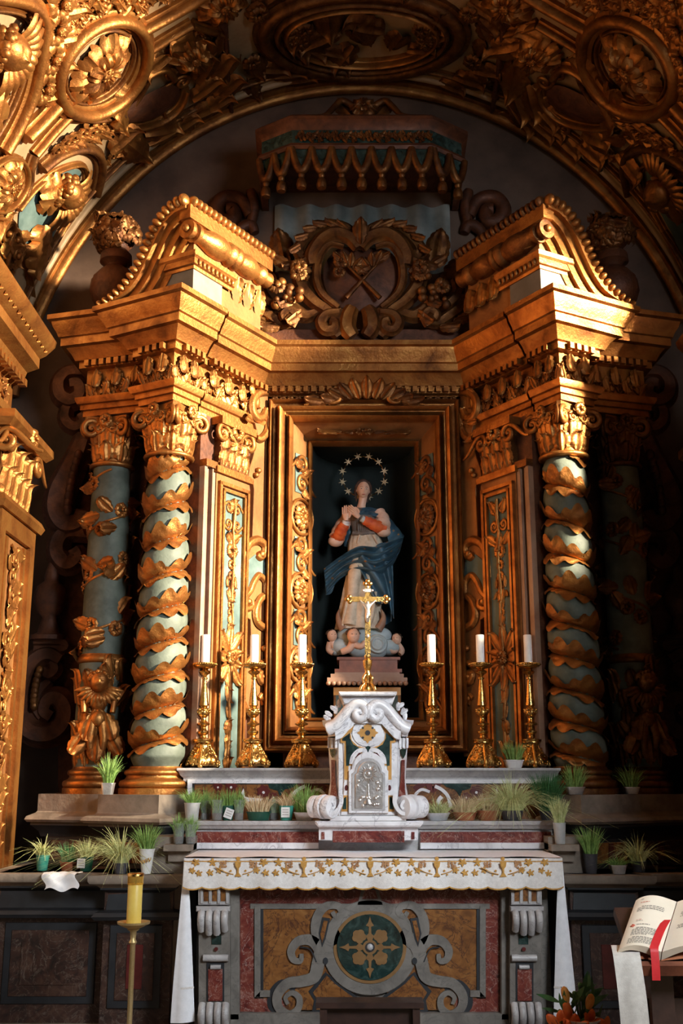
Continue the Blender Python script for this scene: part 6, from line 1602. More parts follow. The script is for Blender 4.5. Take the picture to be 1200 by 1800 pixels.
# tunic: contrapposto column of cloth, breaking over the feet
loft(rings([(640, 936, 21, .075, 0), (642, 955, 29, .10, 0), (644, 985, 32, .12, 0), (641, 1015, 31, .12, -.01), (636, 1045, 32, .125, -.01), (633, 1075, 34, .13, -.01), (632, 1095, 37, .14, 0), (632, 1108, 40, .15, 0)], 6), 'tunic', CREAMC, 60,
     lambda a, y: 1+.07*sin(9*a+.02*y)*min(1, max(0, (y-950)/60))+.03*sin(17*a+y*.03))
# advancing knee
MB().tube(smoothpath([q(632, 985, -.08), q(624, 1010, -.12), q(621, 1035, -.115), q(618, 1070, -.10), q(614, 1100, -.11)], 5), [.05, .055, .058, .06, .058, .056, .054, .052, .05, .048, .047, .046, .046, .047, .048, .05, .052, .054, .056, .058, .06], 14).build('tunic_knee_fold', CREAMC, sta, 60)
for (pix, r) in [([(640, 1035), (632, 1070), (622, 1102)], .016), ([(650, 1030), (640, 1070), (630, 1104)], .018), ([(660, 1040), (655, 1075), (648, 1104)], .018), ([(615, 1035), (606, 1075), (602, 1100)], .014), ([(645, 940), (648, 948), (650, 955)], .01), ([(632, 940), (630, 948), (628, 955)], .01), ([(656, 940), (661, 950), (664, 956)], .01)]:
    P = smoothpath([q(a, b, -.125 if b > 990 else -.09) for a, b in pix], 5); MB().tube(P, [r*(.6+.4*sin(PI*i/len(P))) for i in range(len(P))], 8).build('tunic_fold', CREAMC, sta, 60)
# body: bodice, neck, and the praying arms are one continuous skin with the head on top
loft(rings([(634, 893, 7, .035, -.0), (636, 897, 20, .055, 0), (638, 903, 28, .075, 0), (638, 914, 25, .085, -.01), (638, 925, 21, .078, -.01), (639, 938, 20, .072, 0), (640, 944, 22, .075, 0)], 5), 'bodice', GREYT, 40, lambda a, y: 1+.012*sin(15*a))
for k in range(7):
    a = q(628+4*k, 906, -.085); b = q(630+3.2*k, 936, -.082); MB().tube([a, (a+b)/2+Vector((0, -.012, 0)), b], .006, 6).build('bodice_fold', GREYT, sta, 60)
MB().tube(smoothpath([q(634, 900, -.0), q(635, 890, -.012), q(637, 880, -.015), q(638, 870, -.01)], 3), [.05, .044, .038, .033, .031, .031, .032, .033, .034, .034], 16).build('neck', SKIN, sta, 60)
HC = q(638, 862, -.02)
def head(u, v):
    a = 2*PI*u; p = PI*v; x, y, z = sin(p)*cos(a), cos(p), sin(p)*sin(a)
    rx, ry, rz = .051, .072, .060
    xx = x*rx*(1-.22*max(0, -y)**1.5); zz = z*rz
    if z > 0:
        g = lambda cx, cy, sx_, sy_: math.exp(-((x*rx-cx)/sx_)**2-((y*ry-cy)/sy_)**2)
        zz += .018*g(0, -.012, .0075, .014)+.006*g(0, .012, .006, .012)+.006*g(-.024, -.020, .014, .014)+.006*g(.024, -.020, .014, .014)+.007*g(0, -.038, .013, .005)+.008*g(0, -.060, .016, .010)
        zz -= .009*g(-.020, .006, .011, .007)+.009*g(.020, .006, .011, .007)+.004*g(0, -.031, .01, .003)+.004*g(0, -.047, .014, .004)
        zz += .005*g(-.020, .005, .008, .005)+.005*g(.020, .005, .008, .005)+.003*g(-.02, .017, .014, .003)+.003*g(.02, .017, .014, .003)
    return Vector((xx, zz, y*ry))
HM = Matrix.Translation(HC) @ RY(.06) @ RZ(.12) @ RX(.10) @ S(1, -1, 1)
MB().grid(head, 40, 34, True, M=HM).build('head', SKIN, sta, 70)
def fpt(x, z, extra=.002):
    return HM @ Vector((x, .060*math.sqrt(max(.02, 1-(x/.051)**2-(z/.072)**2))+extra, z))
for sg in (-1, 1):
    MB().ell((0, 0, 0), (.0085, .003, .0035), 10, 6, HM @ T(sg*.020, .0545, .006)).build('eye', WHITE_P, sta, 60)
    MB().ell((0, 0, 0), (.0035, .002, .0034), 8, 6, HM @ T(sg*.020, .0568, .005)).build('iris', HAIR, sta, 60)
    MB().tube([fpt(sg*(.010+.005*i), .017+.004*sin(PI*i/4)) for i in range(5)], .0016, 5).build('eyebrow', HAIR, sta, 60)
    MB().ell((0, 0, 0), (.006, .010, .015), 8, 6, HM @ T(sg*.050, -.002, -.004)).build('ear', SKIN, sta, 60)
MB().tube([HM @ Vector((-.013+.0065*i, .0615+.003*sin(PI*i/4), -.0385-.001*abs(i-2))) for i in range(5)], [.0015, .003, .0032, .003, .0015], 6).build('lips', plain('painted_lips', (.45, .10, .07), (.5, .13, .09), .5, 10, 0), sta, 60)
def hairf(u, v):
    a = 2*PI*u; p = PI*v*.62; r = 1.12+.03*sin(a*9+v*6)
    x, y, z = sin(p)*cos(a), cos(p), sin(p)*sin(a)
    lift = .20*max(0, z)*v
    return Vector((x*.051*r*1.02, z*.060*r-.012-.02*max(0, z)*v*2, .010+y*.072*r*.98+max(0, z)*.060*v))
MB().grid(hairf, 32, 14, True, M=HM).build('hair', HAIR, sta, 60)
for sg in (-1, 1):
    MB().tube(smoothpath([HM @ Vector((sg*.035, .02, .065)), HM @ Vector((sg*.056, .012, .03)), HM @ Vector((sg*.058, -.015, -.015)), HM @ Vector((sg*.050, -.03, -.05)), HM @ Vector((sg*.040, -.04, -.085))], 5), [.010]*6+[.011]*8+[.008]*7, 9).build('hair_lock', HAIR, sta, 60)
# arms: upper sleeve in the mantle, vermilion forearm, rose cuff at the elbow
def sleeve(pix, r, name, mat):
    P = smoothpath([q(*p) for p in pix], 6); n = len(P); R_ = [r[0]+(r[1]-r[0])*i/(n-1) for i in range(n)]
    mb = MB(); mb.tube(P, [R_[i]*(1+.06*sin(i*1.7)) for i in range(n)], 16); return mb.build(name, mat, sta, 60)
sleeve([(664, 902, .0), (672, 915, -.03), (671, 930, -.07)], (.055, .062), 'upper_sleeve', ROSEC)
sleeve([(673, 929, -.06), (660, 924, -.10), (648, 918, -.125), (639, 914, -.14)], (.052, .032), 'forearm_sleeve', REDC)
sleeve([(641, 915, -.138), (635, 911, -.15)], (.026, .024), 'cuff', plain('pale_blue_cuff', (.36, .45, .48), (.48, .56, .58), .6, 10, 0))
sleeve([(613, 908, .0), (599, 928, -.04), (592, 945, -.07)], (.050, .060), 'upper_sleeve', ROSEC)
sleeve([(592, 947, -.06), (597, 938, -.10), (602, 928, -.135), (606, 921, -.15)], (.054, .036), 'forearm_sleeve', REDC)
sleeve([(606, 922, -.15), (608, 916, -.16)], (.030, .026), 'cuff', plain('white_cuff', (.55, .53, .50), (.65, .63, .60), .6, 10, 0))
MB().ell(q(590, 951, -.06), (.06, .05, .045), 14, 9).build('sleeve_lining', ROSEC, sta, 60); MB().ell(q(674, 936, -.06), (.055, .05, .035), 14, 9).build('sleeve_lining', ROSEC, sta, 60)
# praying hands: palm plus five unequal fingers each, fingertips meeting
def hand(wrist, knuckle, tip, side, name):
    w_, k_, t_ = q(*wrist), q(*knuckle), q(*tip); mb = MB(); d = (t_-k_).normalized(); sd = d.cross(Vector((0, 1, 0))).normalized()
    mb.tube(smoothpath([w_, w_.lerp(k_, .5), k_], 4), [.017, .018, .021, .024, .026, .027, .027, .026, .022], 12, flat=.62, up=(side*.5, -.85, 0))
    L = (t_-k_).length
    for i, (o, f) in enumerate([(-.0195, .86), (-.0065, 1.0), (.0065, .97), (.0195, .78)]):
        b = k_+sd*o-d*.006; e = b+d*L*f+sd*o*.15
        bend = Vector((0, -.006, 0))
        mb.tube(smoothpath([b, b.lerp(e, .45)+bend, b.lerp(e, .78)+bend*.8, e], 3), [.0078, .0078, .0076, .0074, .007, .0068, .0066, .006, .0055, .004], 8)
    th = w_.lerp(k_, .45)-sd*.022; mb.tube(smoothpath([th, th-sd*.012+d*.02+Vector((0, -.01, 0)), th-sd*.008+d*.05+Vector((0, -.012, 0))], 4), [.010, .0105, .010, .0095, .009, .0085, .008, .007, .005], 8)
    return mb.build(name, SKIN, sta, 70)
hand((631, 909, -.155), (622, 900, -.175), (610, 889, -.185), 1, 'hand'); hand((608, 915, -.165), (607, 903, -.165), (607, 887, -.170), -1, 'hand')
# mantle: folded cloth sheets with thickness
def sheet(top, bot, name, nu=40, nv=16, wav=6, amp=.022, th=.012, ph=0, skew=1.5):
    A_ = smoothpath([Vector(q(*p)) for p in top], 8); B_ = smoothpath([Vector(q(*p)) for p in bot], 8)
    def samp(P, u): f = u*(len(P)-1); i = min(len(P)-2, int(f)); return P[i].lerp(P[i+1], f-i)
    def fn(o):
        def g(u, v):
            p = samp(A_, u).lerp(samp(B_, u), v); k = amp*sin(2*PI*(wav*v+skew*u)+ph)*(.35+.65*u*(1-u)*4)
            e = th*.5*sin(PI*v)**.4 if 0 < v < 1 else 0
            return p+Vector((0, -k-o*max(.3*th, e), 0))
        return g
    mb = MB(); mb.grid(fn(1), nu, nv); mb.grid(fn(-1), nu, nv); return mb.build(name, BLUE, sta, 70)
sheet([(709, 944, -.02), (690, 950, -.10), (660, 962, -.15), (630, 962, -.15), (600, 978, -.10), (569, 1000, -.05)], [(704, 966, -.02), (690, 992, -.09), (664, 1010, -.15), (632, 1006, -.15), (602, 1014, -.08), (574, 1044, -.03)], 'mantle_sash', 60, 30, 3.6, .034, .014, 0, .35)
sheet([(690, 950, -.06), (670, 955, -.12), (640, 975, -.15), (624, 985, -.14)], [(692, 1088, -.02), (680, 1058, -.10), (662, 1060, -.14), (636, 1014, -.15)], 'mantle_front', 48, 24, 1.2, .032, .014, 1.0, 2.8)
sheet([(637, 893, -.07), (652, 892, -.05), (668, 896, -.0), (680, 905, .03)], [(628, 905, -.085), (650, 906, -.09), (684, 918, -.03), (694, 926, .03)], 'mantle_shoulder', 30, 12, 2.4, .014, .014)
sheet([(668, 896, .0), (680, 905, .02), (688, 914, .05)], [(684, 956, -.04), (706, 946, -.01), (710, 942, .03)], 'mantle_arm_fall', 24, 18, 2.0, .018, .014, .5, 1.0)
sheet([(690, 950, .02), (680, 960, .08), (655, 960, .13), (610, 960, .12)], [(688, 1092, .03), (676, 1098, .09), (655, 1100, .13), (606, 1085, .12)], 'mantle_back', 30, 14, 1.0, .02, .02, 0, 3)
sheet([(608, 905, .03), (618, 900, .02), (626, 897, .0)], [(604, 960, .05), (612, 962, .03), (622, 962, .0)], 'mantle_back', 16, 12, 1.0, .01, .016)
sheet([(606, 975, -.05), (590, 984, -.04), (569, 1000, -.03)], [(594, 1010, -.02), (584, 1040, -.01), (572, 1046, .0)], 'mantle_tail', 24, 14, 2.0, .015, .014, 1.5, .5)
# girdle of dark cloth
MB().tube([q(620+4.8*i, 937+1.2*sin(i*.6), -.085+.02*abs(i-4)/4) for i in range(9)], .016, 8).build('girdle', GREYT, sta, 60)
# crescent moon, cloud, orb, cherub heads
for pts in ([(604, 1106), (597, 1095), (594, 1082), (597, 1070)], [(664, 1106), (671, 1096), (674, 1083), (669, 1070)]):
    P = smoothpath([q(a, b, -.10) for a, b in pts], 6); n = len(P); MB().tube(P, [.034*(1-(i/(n-1))**1.3)+.003 for i in range(n)], 10).build('crescent_moon', PINK, sta, 60)
rr = random.Random(21)
for (x, y, r, dy) in [(612, 1118, .09, -.06), (640, 1122, .10, -.06), (668, 1118, .09, -.02), (600, 1136, .085, -.06), (630, 1140, .09, -.09), (660, 1142, .09, -.08), (684, 1138, .08, -.04), (645, 1112, .11, .04), (620, 1128, .09, .05), (590, 1142, .06, -.05), (672, 1128, .09, .05)]:
    MB().ell(q(x, y, dy), (r, r*.8, r*.75), 16, 10).build('cloud', CLOUD, sta, 60)
oc = q(663, 1133, -.12); MB().ell(oc, (.078, .06, .078), 24, 16).build('orb', CLOUD, sta, 60)
for r in (.062, .040): MB().tube([oc+Vector((r*cos(2*PI*i/30), -.06*math.sqrt(1-(r/.078)**2)-.004, r*sin(2*PI*i/30))) for i in range(30)], .007, 7, True).build('orb_ring', CLOUD, sta, 60)
CHS = cherub_mb()
def cherub_face(px, py, dy, sz, rz, rx=0):
    M_ = Matrix.Translation(q(px, py, dy)) @ RZ(rz) @ frame((0, 0, 0), (1, 0, 0), (0, 0, 1)) @ RX(rx) @ S(sz)
    n = 28*23; mb = MB(); mb.add(CHS.v[:n], CHF_faces, M_); mb.build('cherub_face', SKIN, sta, 70)
    r = random.Random(3); mb = MB()
    for k in range(34):
        a = r.uniform(.0, PI); b = r.uniform(-.25, .75)
        mb.ell((.30*cos(a)*(1 if b < .3 else .8), .10+.28*sin(a)*(.75), .10+.28*b*sin(a)-.05), r.uniform(.06, .09), 7, 5, M_)
    mb.build('cherub_curls', HAIR, sta, 60)
    for e in (-1, 1): MB().ell((e*.10, .045, .40), (.038, .020, .03), 8, 6, M_).build('cherub_eye', HAIR, sta, 60)
    MB().ell((0, -.155, .445), (.05, .018, .02), 8, 6, M_).build('cherub_mouth', ROSEC, sta, 60)
CHF_faces = [f for f in CHS.f if max(f) < 28*23]
cherub_face(620, 1118, -.17, .155, .15); cherub_face(582, 1118, -.08, .125, .35); cherub_face(698, 1124, -.05, .12, -.35)
for (pts, r) in [([(620, 1130, -.15), (614, 1140, -.15), (600, 1146, -.14)], .035), ([(622, 1132, -.15), (634, 1136, -.17), (642, 1128, -.17)], .028), ([(583, 1128, -.07), (590, 1138, -.08), (603, 1134, -.10)], .035), ([(581, 1130, -.07), (578, 1142, -.07), (586, 1148, -.08)], .030), ([(697, 1133, -.04), (692, 1144, -.06), (684, 1140, -.08)], .032), ([(699, 1134, -.04), (706, 1144, -.04), (702, 1150, -.05)], .028)]:
    P = smoothpath([q(*p) for p in pts], 5); n = len(P); MB().tube(P, [r*(1-.35*i/n) for i in range(n)], 10).build('cherub_arm', SKIN, sta, 60)
# halo of twelve stars
ch = q(638.5, 838, .06); RH = 37*SP_
MB().tube([ch+Vector((RH*cos(2*PI*i/48), 0, RH*sin(2*PI*i/48))) for i in range(48)], .0035, 6, True).build('halo_ring', BR, sta, 60)
def star_mb():
    mb = MB(); n = 6
    o = [(.5*cos(PI*i/n) if i % 2 == 0 else .17*cos(PI*i/n), .5*sin(PI*i/n) if i % 2 == 0 else .17*sin(PI*i/n), 0) for i in range(2*n)]
    mb.add(o+[(0, 0, .10), (0, 0, -.10)], [(i, (i+1) % (2*n), 2*n) for i in range(2*n)]+[((i+1) % (2*n), i, 2*n+1) for i in range(2*n)]); return mb
STAR = star_mb().mesh('halo_star', PGILT, None)
for k in range(12):
    a = PI/2+2*PI*(k+.5)/12
    inst('halo_star', STAR, frame(ch+Vector((RH*1.02*cos(a), -.008, RH*1.02*sin(a))), (1, 0, 0), (0, 0, 1)) @ RZ(a) @ S(.070), sta)
# ================================================================ POTS OF SPROUTED GRASS
def pot(px, py, Y, w, h, kind, grass, gh, spread, label, name='grass_pot', n=90, droop=.25, zfix=None, taper=.78, seed=0, lean=0, grp=None, extra=None):
    """px,py: foot centre in the photo; w,h: size in pixels; gh: blade height in pixels; spread in pixels"""
    p = at(px, py, Y); m_ = (at(px+10, py, Y)-p).x/10; z = zfix if zfix is not None else p.z
    t = thing(name, label, 'plant', (p.x, Y, z), grp or 'pots of sprouted grass')
    t['kind'] = 'thing'
    r1 = w*m_/2; hh = h*m_; r0 = r1*taper; B = T(p.x, Y, z)
    mat = {'white': WHITE_P, 'grey': GREY_P, 'dgreen': DGREEN_P, 'teal': TEAL_P, 'foil': FOIL, 'terra': TERRA, 'dark': BROWN_P, 'brown': TERRA, 'glass': GLASS, 'vase': WHITE_P}[kind if kind in ('white', 'grey', 'dgreen', 'teal', 'foil', 'terra', 'dark', 'brown', 'glass', 'vase') else 'white']
    pw = 4 if kind == 'foil' or kind == 'white' and h < w*.6 else None
    wob = (lambda a, z_: (abs(cos(a))**6+abs(sin(a))**6)**(-1/6)*(1+.02*sin(a*24))) if pw else (lambda a, z_: 1)
    th = .0035
    MB().lathe([(0, .001), (r0*.96, 0), (r0, .004), (r1, hh-.006), (r1*1.05, hh-.005), (r1*1.06, hh), (r1-th, hh), (r0-th, .006), (0, .006)], 40 if pw else 24, B, wob=wob).build('pot', mat, t, 45)
    sl = .35 if kind == 'glass' else .86
    rs = r0+(r1-r0)*sl-th*1.6
    MB().lathe([(0, .008), (r0-th*1.8, .008), (rs, hh*sl), (0, hh*sl+.003)], 20, B, wob=wob).build('soil', SOIL, t, 45)
    r = random.Random(seed+int(px)); mb = MB(); zg = hh*sl; H = gh*m_+(hh-zg)*.9; sp = spread*m_
    for k in range(int(n*1.45)):
        a = r.uniform(0, 2*PI); q = math.sqrt(r.random()); b0 = Vector((p.x+rs*.95*q*cos(a), Y+rs*.95*q*sin(a), z+zg))
        L = H*r.uniform(.75, 1.3); out = sp*q*r.uniform(.4, 1.1); dr = droop*r.uniform(.3, 1.5)*q
        dx = Vector((cos(a)+lean*r.uniform(.2, 1), sin(a)*.8-.1, 0))
        P = []
        for i in range(6):
            f = i/5; P.append(b0+dx*out*(.35*f+.65*f*f)*(1+dr*f)+Vector((0, 0, L*(f-dr*1.5*f**2.6))))
        wd = r.uniform(.0022, .0044)*(1.25 if n < 80 else 1)
        an = r.uniform(0, PI); sd = Vector((cos(an), sin(an)*.5, 0))*wd
        vs = []
        for i, c in enumerate(P): vs += [c-sd*(1-i/5*.85), c+sd*(1-i/5*.85)]
        mb.add(vs, [(2*i, 2*i+1, 2*i+3, 2*i+2) for i in range(5)])
    tag(mb.build('grass', grass, t, 60), kind='stuff')
    if extra: extra(t, p.x, Y, z, r1, hh, r0, m_)
    return t
def tag_card(dx, dz, s, rot, mat=None):
    def f(t, x, Y, z, r1, hh, r0, m_):
        M_ = T(x+dx*m_, Y-r1*1.02-.004, z+dz*m_) @ RX(.12) @ RY(rot)
        MB().box((0, 0, 0), (s*m_, .0015, s*m_*1.15), M_).build('label', mat or WHITE_P, t, 30)['label'] = 'white paper label'
        for k in range(3): MB().box((0, -.001, s*m_*(.3-.28*k)), (s*m_*.7, .0008, s*m_*.05), M_).build('print_line', INK, t, 30)
    return f
ZS1 = z1; YA = Y1+.07
pot(337, 1442, YA, 28, 30, 'grey', GR1, 22, 26, 'light grey cup of fresh grass, at the candle-side end of the lower altar shelf', n=130)
pot(361, 1442, YA+.07, 22, 34, 'glass', GR1, 18, 18, 'clear cup of grass behind the light grey cup on the lower altar shelf', n=90)
pot(381, 1442, YA-.02, 22, 35, 'glass', GR1, 12, 16, 'clear plastic cup of grass with brown roots, next before the white-tagged green pot', n=90)
pot(400, 1442, YA, 23, 25, 'dgreen', GR1, 26, 20, 'dark green pot of grass with a tilted white tag, on the lower altar shelf', n=110, extra=tag_card(3, 12, 15, .35))
pot(419, 1442, YA-.01, 20, 35, 'glass', GR1, 16, 14, 'clear cup of upright grass between the white-tagged pot and the low green bowl', n=100)
pot(454, 1442, YA, 42, 15, 'dgreen', GR3, 24, 20, 'low dark green bowl of dry straw sprouts on the lower altar shelf', n=120, droop=.1, taper=.85)
pot(482, 1442, YA+.06, 23, 36, 'glass', GR1, 6, 8, 'clear tumbler of sparse sprouts, between the green bowl and the teal pot', n=40)
pot(503, 1442, YA, 26, 25, 'teal', GR3, 27, 34, 'teal pot with white label and drooping straw blades on the lower altar shelf', n=90, droop=.55, extra=tag_card(-1, 14, 15, 0))
pot(535, 1442, YA, 36, 14, 'foil', GR1, 42, 28, 'foil tray of tall green grass close beside the tabernacle scroll foot', n=190, droop=.15)
pot(313, 1496, 6.47, 21, 35, 'glass', GR1, 14, 16, 'outer of two clear glasses of grass on the small stone bracket beside the altar cloth', zfix=1.262, n=90)
pot(334, 1496, 6.47, 21, 34, 'glass', GR1, 14, 16, 'inner of two clear glasses of grass on the small stone bracket, nearest the altar cloth', zfix=1.262, n=90)
pot(769, 1442, YA-.01, 40, 13, 'foil', GR2, 26, 44, 'silver tray of pale drooping grass beside the tabernacle on the lower altar shelf', n=170, droop=.5)
pot(817, 1442, YA, 41, 14, 'terra', GR3, 24, 20, 'low terracotta bowl of dry straw sprouts next to the silver tray', n=140, droop=.12, taper=.8)
pot(857, 1442, YA+.03, 38, 17, 'brown', GR3, 26, 22, 'brown terracotta bowl of dry sprouts beside the sprawling pale grass', n=120, droop=.15, taper=.8)
pot(900, 1442, YA-.02, 40, 17, 'dark', GR2, 64, 80, 'large sprawling clump of pale grass spilling over the lower altar shelf', n=420, droop=.8, taper=.8)
pot(963, 1442, YA+.07, 30, 16, 'dark', GR4, 56, 34, 'dense dark green bush of grass at the book-side end of the lower shelf', n=420, droop=.1)
pot(903, 1349, 7.06, 32, 14, 'white', GR1, 28, 20, 'white plastic tray of grass among the candlesticks on the upper shelf', zfix=z2, n=130, droop=.1)
pot(985, 1499, 6.47, 22, 36, 'grey', GR2, 38, 18, 'grey cup of yellowish grass on the stone bracket at the book side', zfix=1.262, n=110, droop=.1)
pot(1010, 1392, 6.80, 32, 13, 'foil', GR1, 32, 22, 'foil tray of grass on the stone plinth before the lit twisted column', zfix=1.532, n=130, droop=.1)
pot(1109, 1392, 6.98, 27, 12, 'foil', GR1, 32, 30, 'small foil tray of grass on the plinth before the dark vine column', zfix=1.532, n=120, droop=.2)
pot(1038, 1517, 6.46, 25, 33, 'dark', GR1, 40, 24, 'dark cup of tall green grass on the stone ledge at the book side', zfix=1.102, n=140, droop=.1)
pot(1085, 1520, 6.44, 28, 15, 'foil', GR1, 16, 40, 'foil tray of sparse drooping grass on the ledge between two taller clumps', zfix=1.102, n=70, droop=.6)
pot(1122, 1517, 6.56, 26, 18, 'dark', GR2, 46, 58, 'dark pot of long yellowish drooping grass at the outer end of the book-side ledge', zfix=1.102, n=130, droop=.7)
pot(74, 1527, 6.66, 23, 26, 'teal', GR2, 34, 46, 'teal pot of thin drooping grass at the outer end of the candle-side ledge', zfix=1.102, n=70, droop=.6)
pot(121, 1527, 6.66, 32, 15, 'brown', GR4, 28, 22, 'brown pot of thin dark green grass above the crumpled white paper', zfix=1.102, n=70, droop=.1)
pot(151, 1527, 6.62, 25, 24, 'dgreen', GR2, 27, 30, 'green pot with a printed white label on the candle-side ledge', zfix=1.102, n=80, droop=.2, extra=tag_card(-6, 14, 14, .05))
pot(212, 1527, 6.45, 26, 18, 'dark', GR2, 62, 96, 'big sprawling clump of pale grass hanging over the ledge behind the yellow candle', zfix=1.102, n=230, droop=.8, lean=-.5)
def script(t, x, Y, z, r1, hh, r0, m_):
    P = []
    for i in range(40):
        f = i/39; P.append(Vector((x+(-9+18*f)*m_, Y-math.sqrt(max(0, (r1*.93)**2-((-9+18*f)*m_)**2))-.004, z+(19+6*f+3.2*sin(f*26))*m_)))
    MB().tube(P, .0022, 5).build('gold_script', OCHRE_T, t, 60)['label'] = 'gold handwritten script'
pot(257, 1525, 6.44, 27, 42, 'vase', GR1, 34, 28, 'tall white vase with gold script holding fresh green grass', zfix=1.102, n=150, droop=.12, taper=.62, extra=script)
pot(189, 1400, 6.72, 22, 20, 'foil', GR1, 44, 26, 'silver wrapped pot of grass on the stone plinth between the two columns', zfix=1.532, n=150, droop=.25)
# crumpled white paper lying over the ledge edge
a = at(108, 1527, 6.42)
def pap(u, v):
    x = a.x-.09+.19*u; f = v*.20; d = max(0, f-.085)
    return Vector((x+.015*sin(v*9), 6.50-min(f, .085)+.0-.02*(d > 0)-.01*sin(u*8), 1.105+.006*abs(sin(u*11+v*5))*(d == 0)-d*.75+.012*sin(u*9)*(d > 0)))
mb = MB(); mb.grid(pap, 18, 12); tag(mb.build('crumpled_paper', CLOTH, None, 60), 'crumpled white paper hanging over the edge of the candle-side stone ledge', 'paper')
# ================================================================ YELLOW CANDLE ON ITS STAND
YK = 5.6
c0 = at(235, 1622, YK); mk = (at(245, 1622, YK)-c0).x/10
ks = thing('candle_stand', 'tall slender brass floor stand with a round drip pan carrying the yellow candle', 'candle stand', (c0.x, YK, 0))
B = T(c0.x, YK, 0); zc = c0.z
MB().lathe([(.16, 0), (.16, .02), (.10, .04), (.04, .07), (.025, .10)], 28, B).build('foot', BR2, ks, 50)
MB().lathe([(.016, .10), (.013, .4), (.013, zc-.10), (.020, zc-.09), (.013, zc-.075), (.016, zc-.04), (.030, zc-.03), (.016, zc-.022)], 18, B).build('pole', BR2, ks, 50)
MB().lathe([(.02, -.03), (.05, -.018), (.078, -.004), (.080, .006), (.072, .004), (.045, -.006), (0, -.006)], 28, B @ T(0, 0, zc)).build('drip_pan', BR2, ks, 50)
yc = thing('votive_candle', 'thick yellow candle in an amber glass sleeve on the brass floor stand', 'candle', (c0.x, YK, zc)); B = T(c0.x, YK, zc-.006)
hk = (at(235, 1535, YK)-c0).z
MB().lathe([(.0, .0), (.036, .0), (.036, hk*.80), (.034, hk*.82), (.01, hk*.79), (0, hk*.79)], 24, B).build('wax', YWAX, yc, 50)
MB().lathe([(.0365, hk*.80), (.039, hk*.80), (.039, hk+.006), (.0365, hk+.006)], 28, B).build('glass_rim', AMBER, yc, 50)
MB().lathe([(.037, hk*.965), (.041, hk*.97), (.041, hk+.004), (.037, hk+.008)], 28, B).build('gold_rim', BR, yc, 50)
MB().tube([(c0.x, YK, zc+hk*.77), (c0.x+.002, YK, zc+hk*.88)], .0025, 6).build('wick', INK, yc, 50)
# ================================================================ LECTERN WITH OPEN MISSAL
YL = 4.55
ltn = thing('lectern', 'dark wooden lectern carrying the open missal', 'lectern', (1.10, YL+.1, 0))
def lp(px, py, dy=0): return at(px, py, YL+dy)
# page plane: near edge (1090,1672)-(1260,1690), far edge (1118,1582)-(1250,1590)
n0 = lp(1086, 1671, -.06); f0 = lp(1117, 1583, .17); sp0 = lp(1162, 1664, -.06); sf = lp(1195, 1590, .17)
du = (f0-n0); wv = Vector((1, 0, 0))*((sp0-n0).x)
Wp = (sp0-n0).x; zb = n0.z
def page(u, v, s, up=0.0):
    """u across from the outer edge to the gutter, v from the near to the far edge"""
    arch = .030*sin(PI*min(1, u*1.0)**.8)*(1-.25*u)+.012*u*(1-u)-.006*u
    p = n0+du*v+Vector((Wp*u, 0, 0)) if s < 0 else n0+du*v+Vector((Wp*(2.02-u), 0, 0))
    nrm = Vector((0, -du.z, du.y)).normalized()
    return p+nrm*(arch+up)
bk = thing('open_book', 'open printed book with cream pages and red ribbon on the lectern', 'book', n0)
for s in (-1, 1):
    mb = MB(); mb.grid(lambda u, v: page(u, v, s), 20, 10)
    th_ = .042
    mb.grid(lambda u, v: page(u, 0, s, -th_*v*(.4+.6*u)), 20, 3); mb.grid(lambda u, v: page(0, u, s, -th_*.4*v), 10, 2); mb.grid(lambda u, v: page(u, 1, s, -th_*v*(.4+.6*u)), 20, 3)
    mb.build('page_block', PAGE, bk, 50)
    mb = MB(); nr = Vector((0, -du.z, du.y)).normalized()
    mb.grid(lambda u, v: (n0+du*(-.02+1.04*v)+Vector((Wp*(-.03+1.03*u if s < 0 else 2.05-1.03*u), 0, 0))-nr*(.022+.024*u)), 6, 2); mb.build('cover', TERRA, bk, 50)
    def line(v, u0, u1, mat, name, h=.012):
        r = random.Random(int(v*977)); u = u0; mb = MB()
        while u < u1-.02:
            w_ = min(r.uniform(.03, .085), u1-u)
            mb.add([page(a_, b_, s, .0012) for a_, b_ in ((u, v), (u+w_*.5, v), (u+w_, v), (u+w_, v+h), (u+w_*.5, v+h), (u, v+h))], [(0, 1, 2, 3, 4, 5)]); u += w_+.014
        tag(mb.build(name, mat, bk, 50), kind='stuff')
    if s < 0:
        for v, u0, u1 in [(.93, .15, .24)]: line(v, u0, u1, INK, 'print')
        line(.86, .16, .38, RINK, 'red_print'); line(.50, .20, .34, RINK, 'red_print', .008); line(.475, .20, .36, INK, 'print', .008)
        for v in (.775, .745, .715, .685): line(v, .22 if v > .77 else .14, .78 if v > .7 else .28, INK, 'print')
        line(.40, .24, .56, INK, 'print')
        for k in range(6): line(.335-.026*k, .18 if k else .26, .90-.35*(k == 5), INK, 'print')
        for k in range(5): line(.155-.026*k, .16 if k else .24, .88, INK, 'print')
        for a_, b_ in ((0, 0), (.022, .014), (-.022, .014), (0, .03)):
            mb = MB(); c = page(.165+a_, .385+b_, s, .0015); mb.ell(c, (.006, .004, .003), 8, 5); mb.build('red_cross_mark', RINK, bk, 60)
    else:
        for k in range(5): line(.74-.028*k, .10, .82, INK, 'print')
        for k in range(3): line(.45-.028*k, .10, .82, INK, 'print')
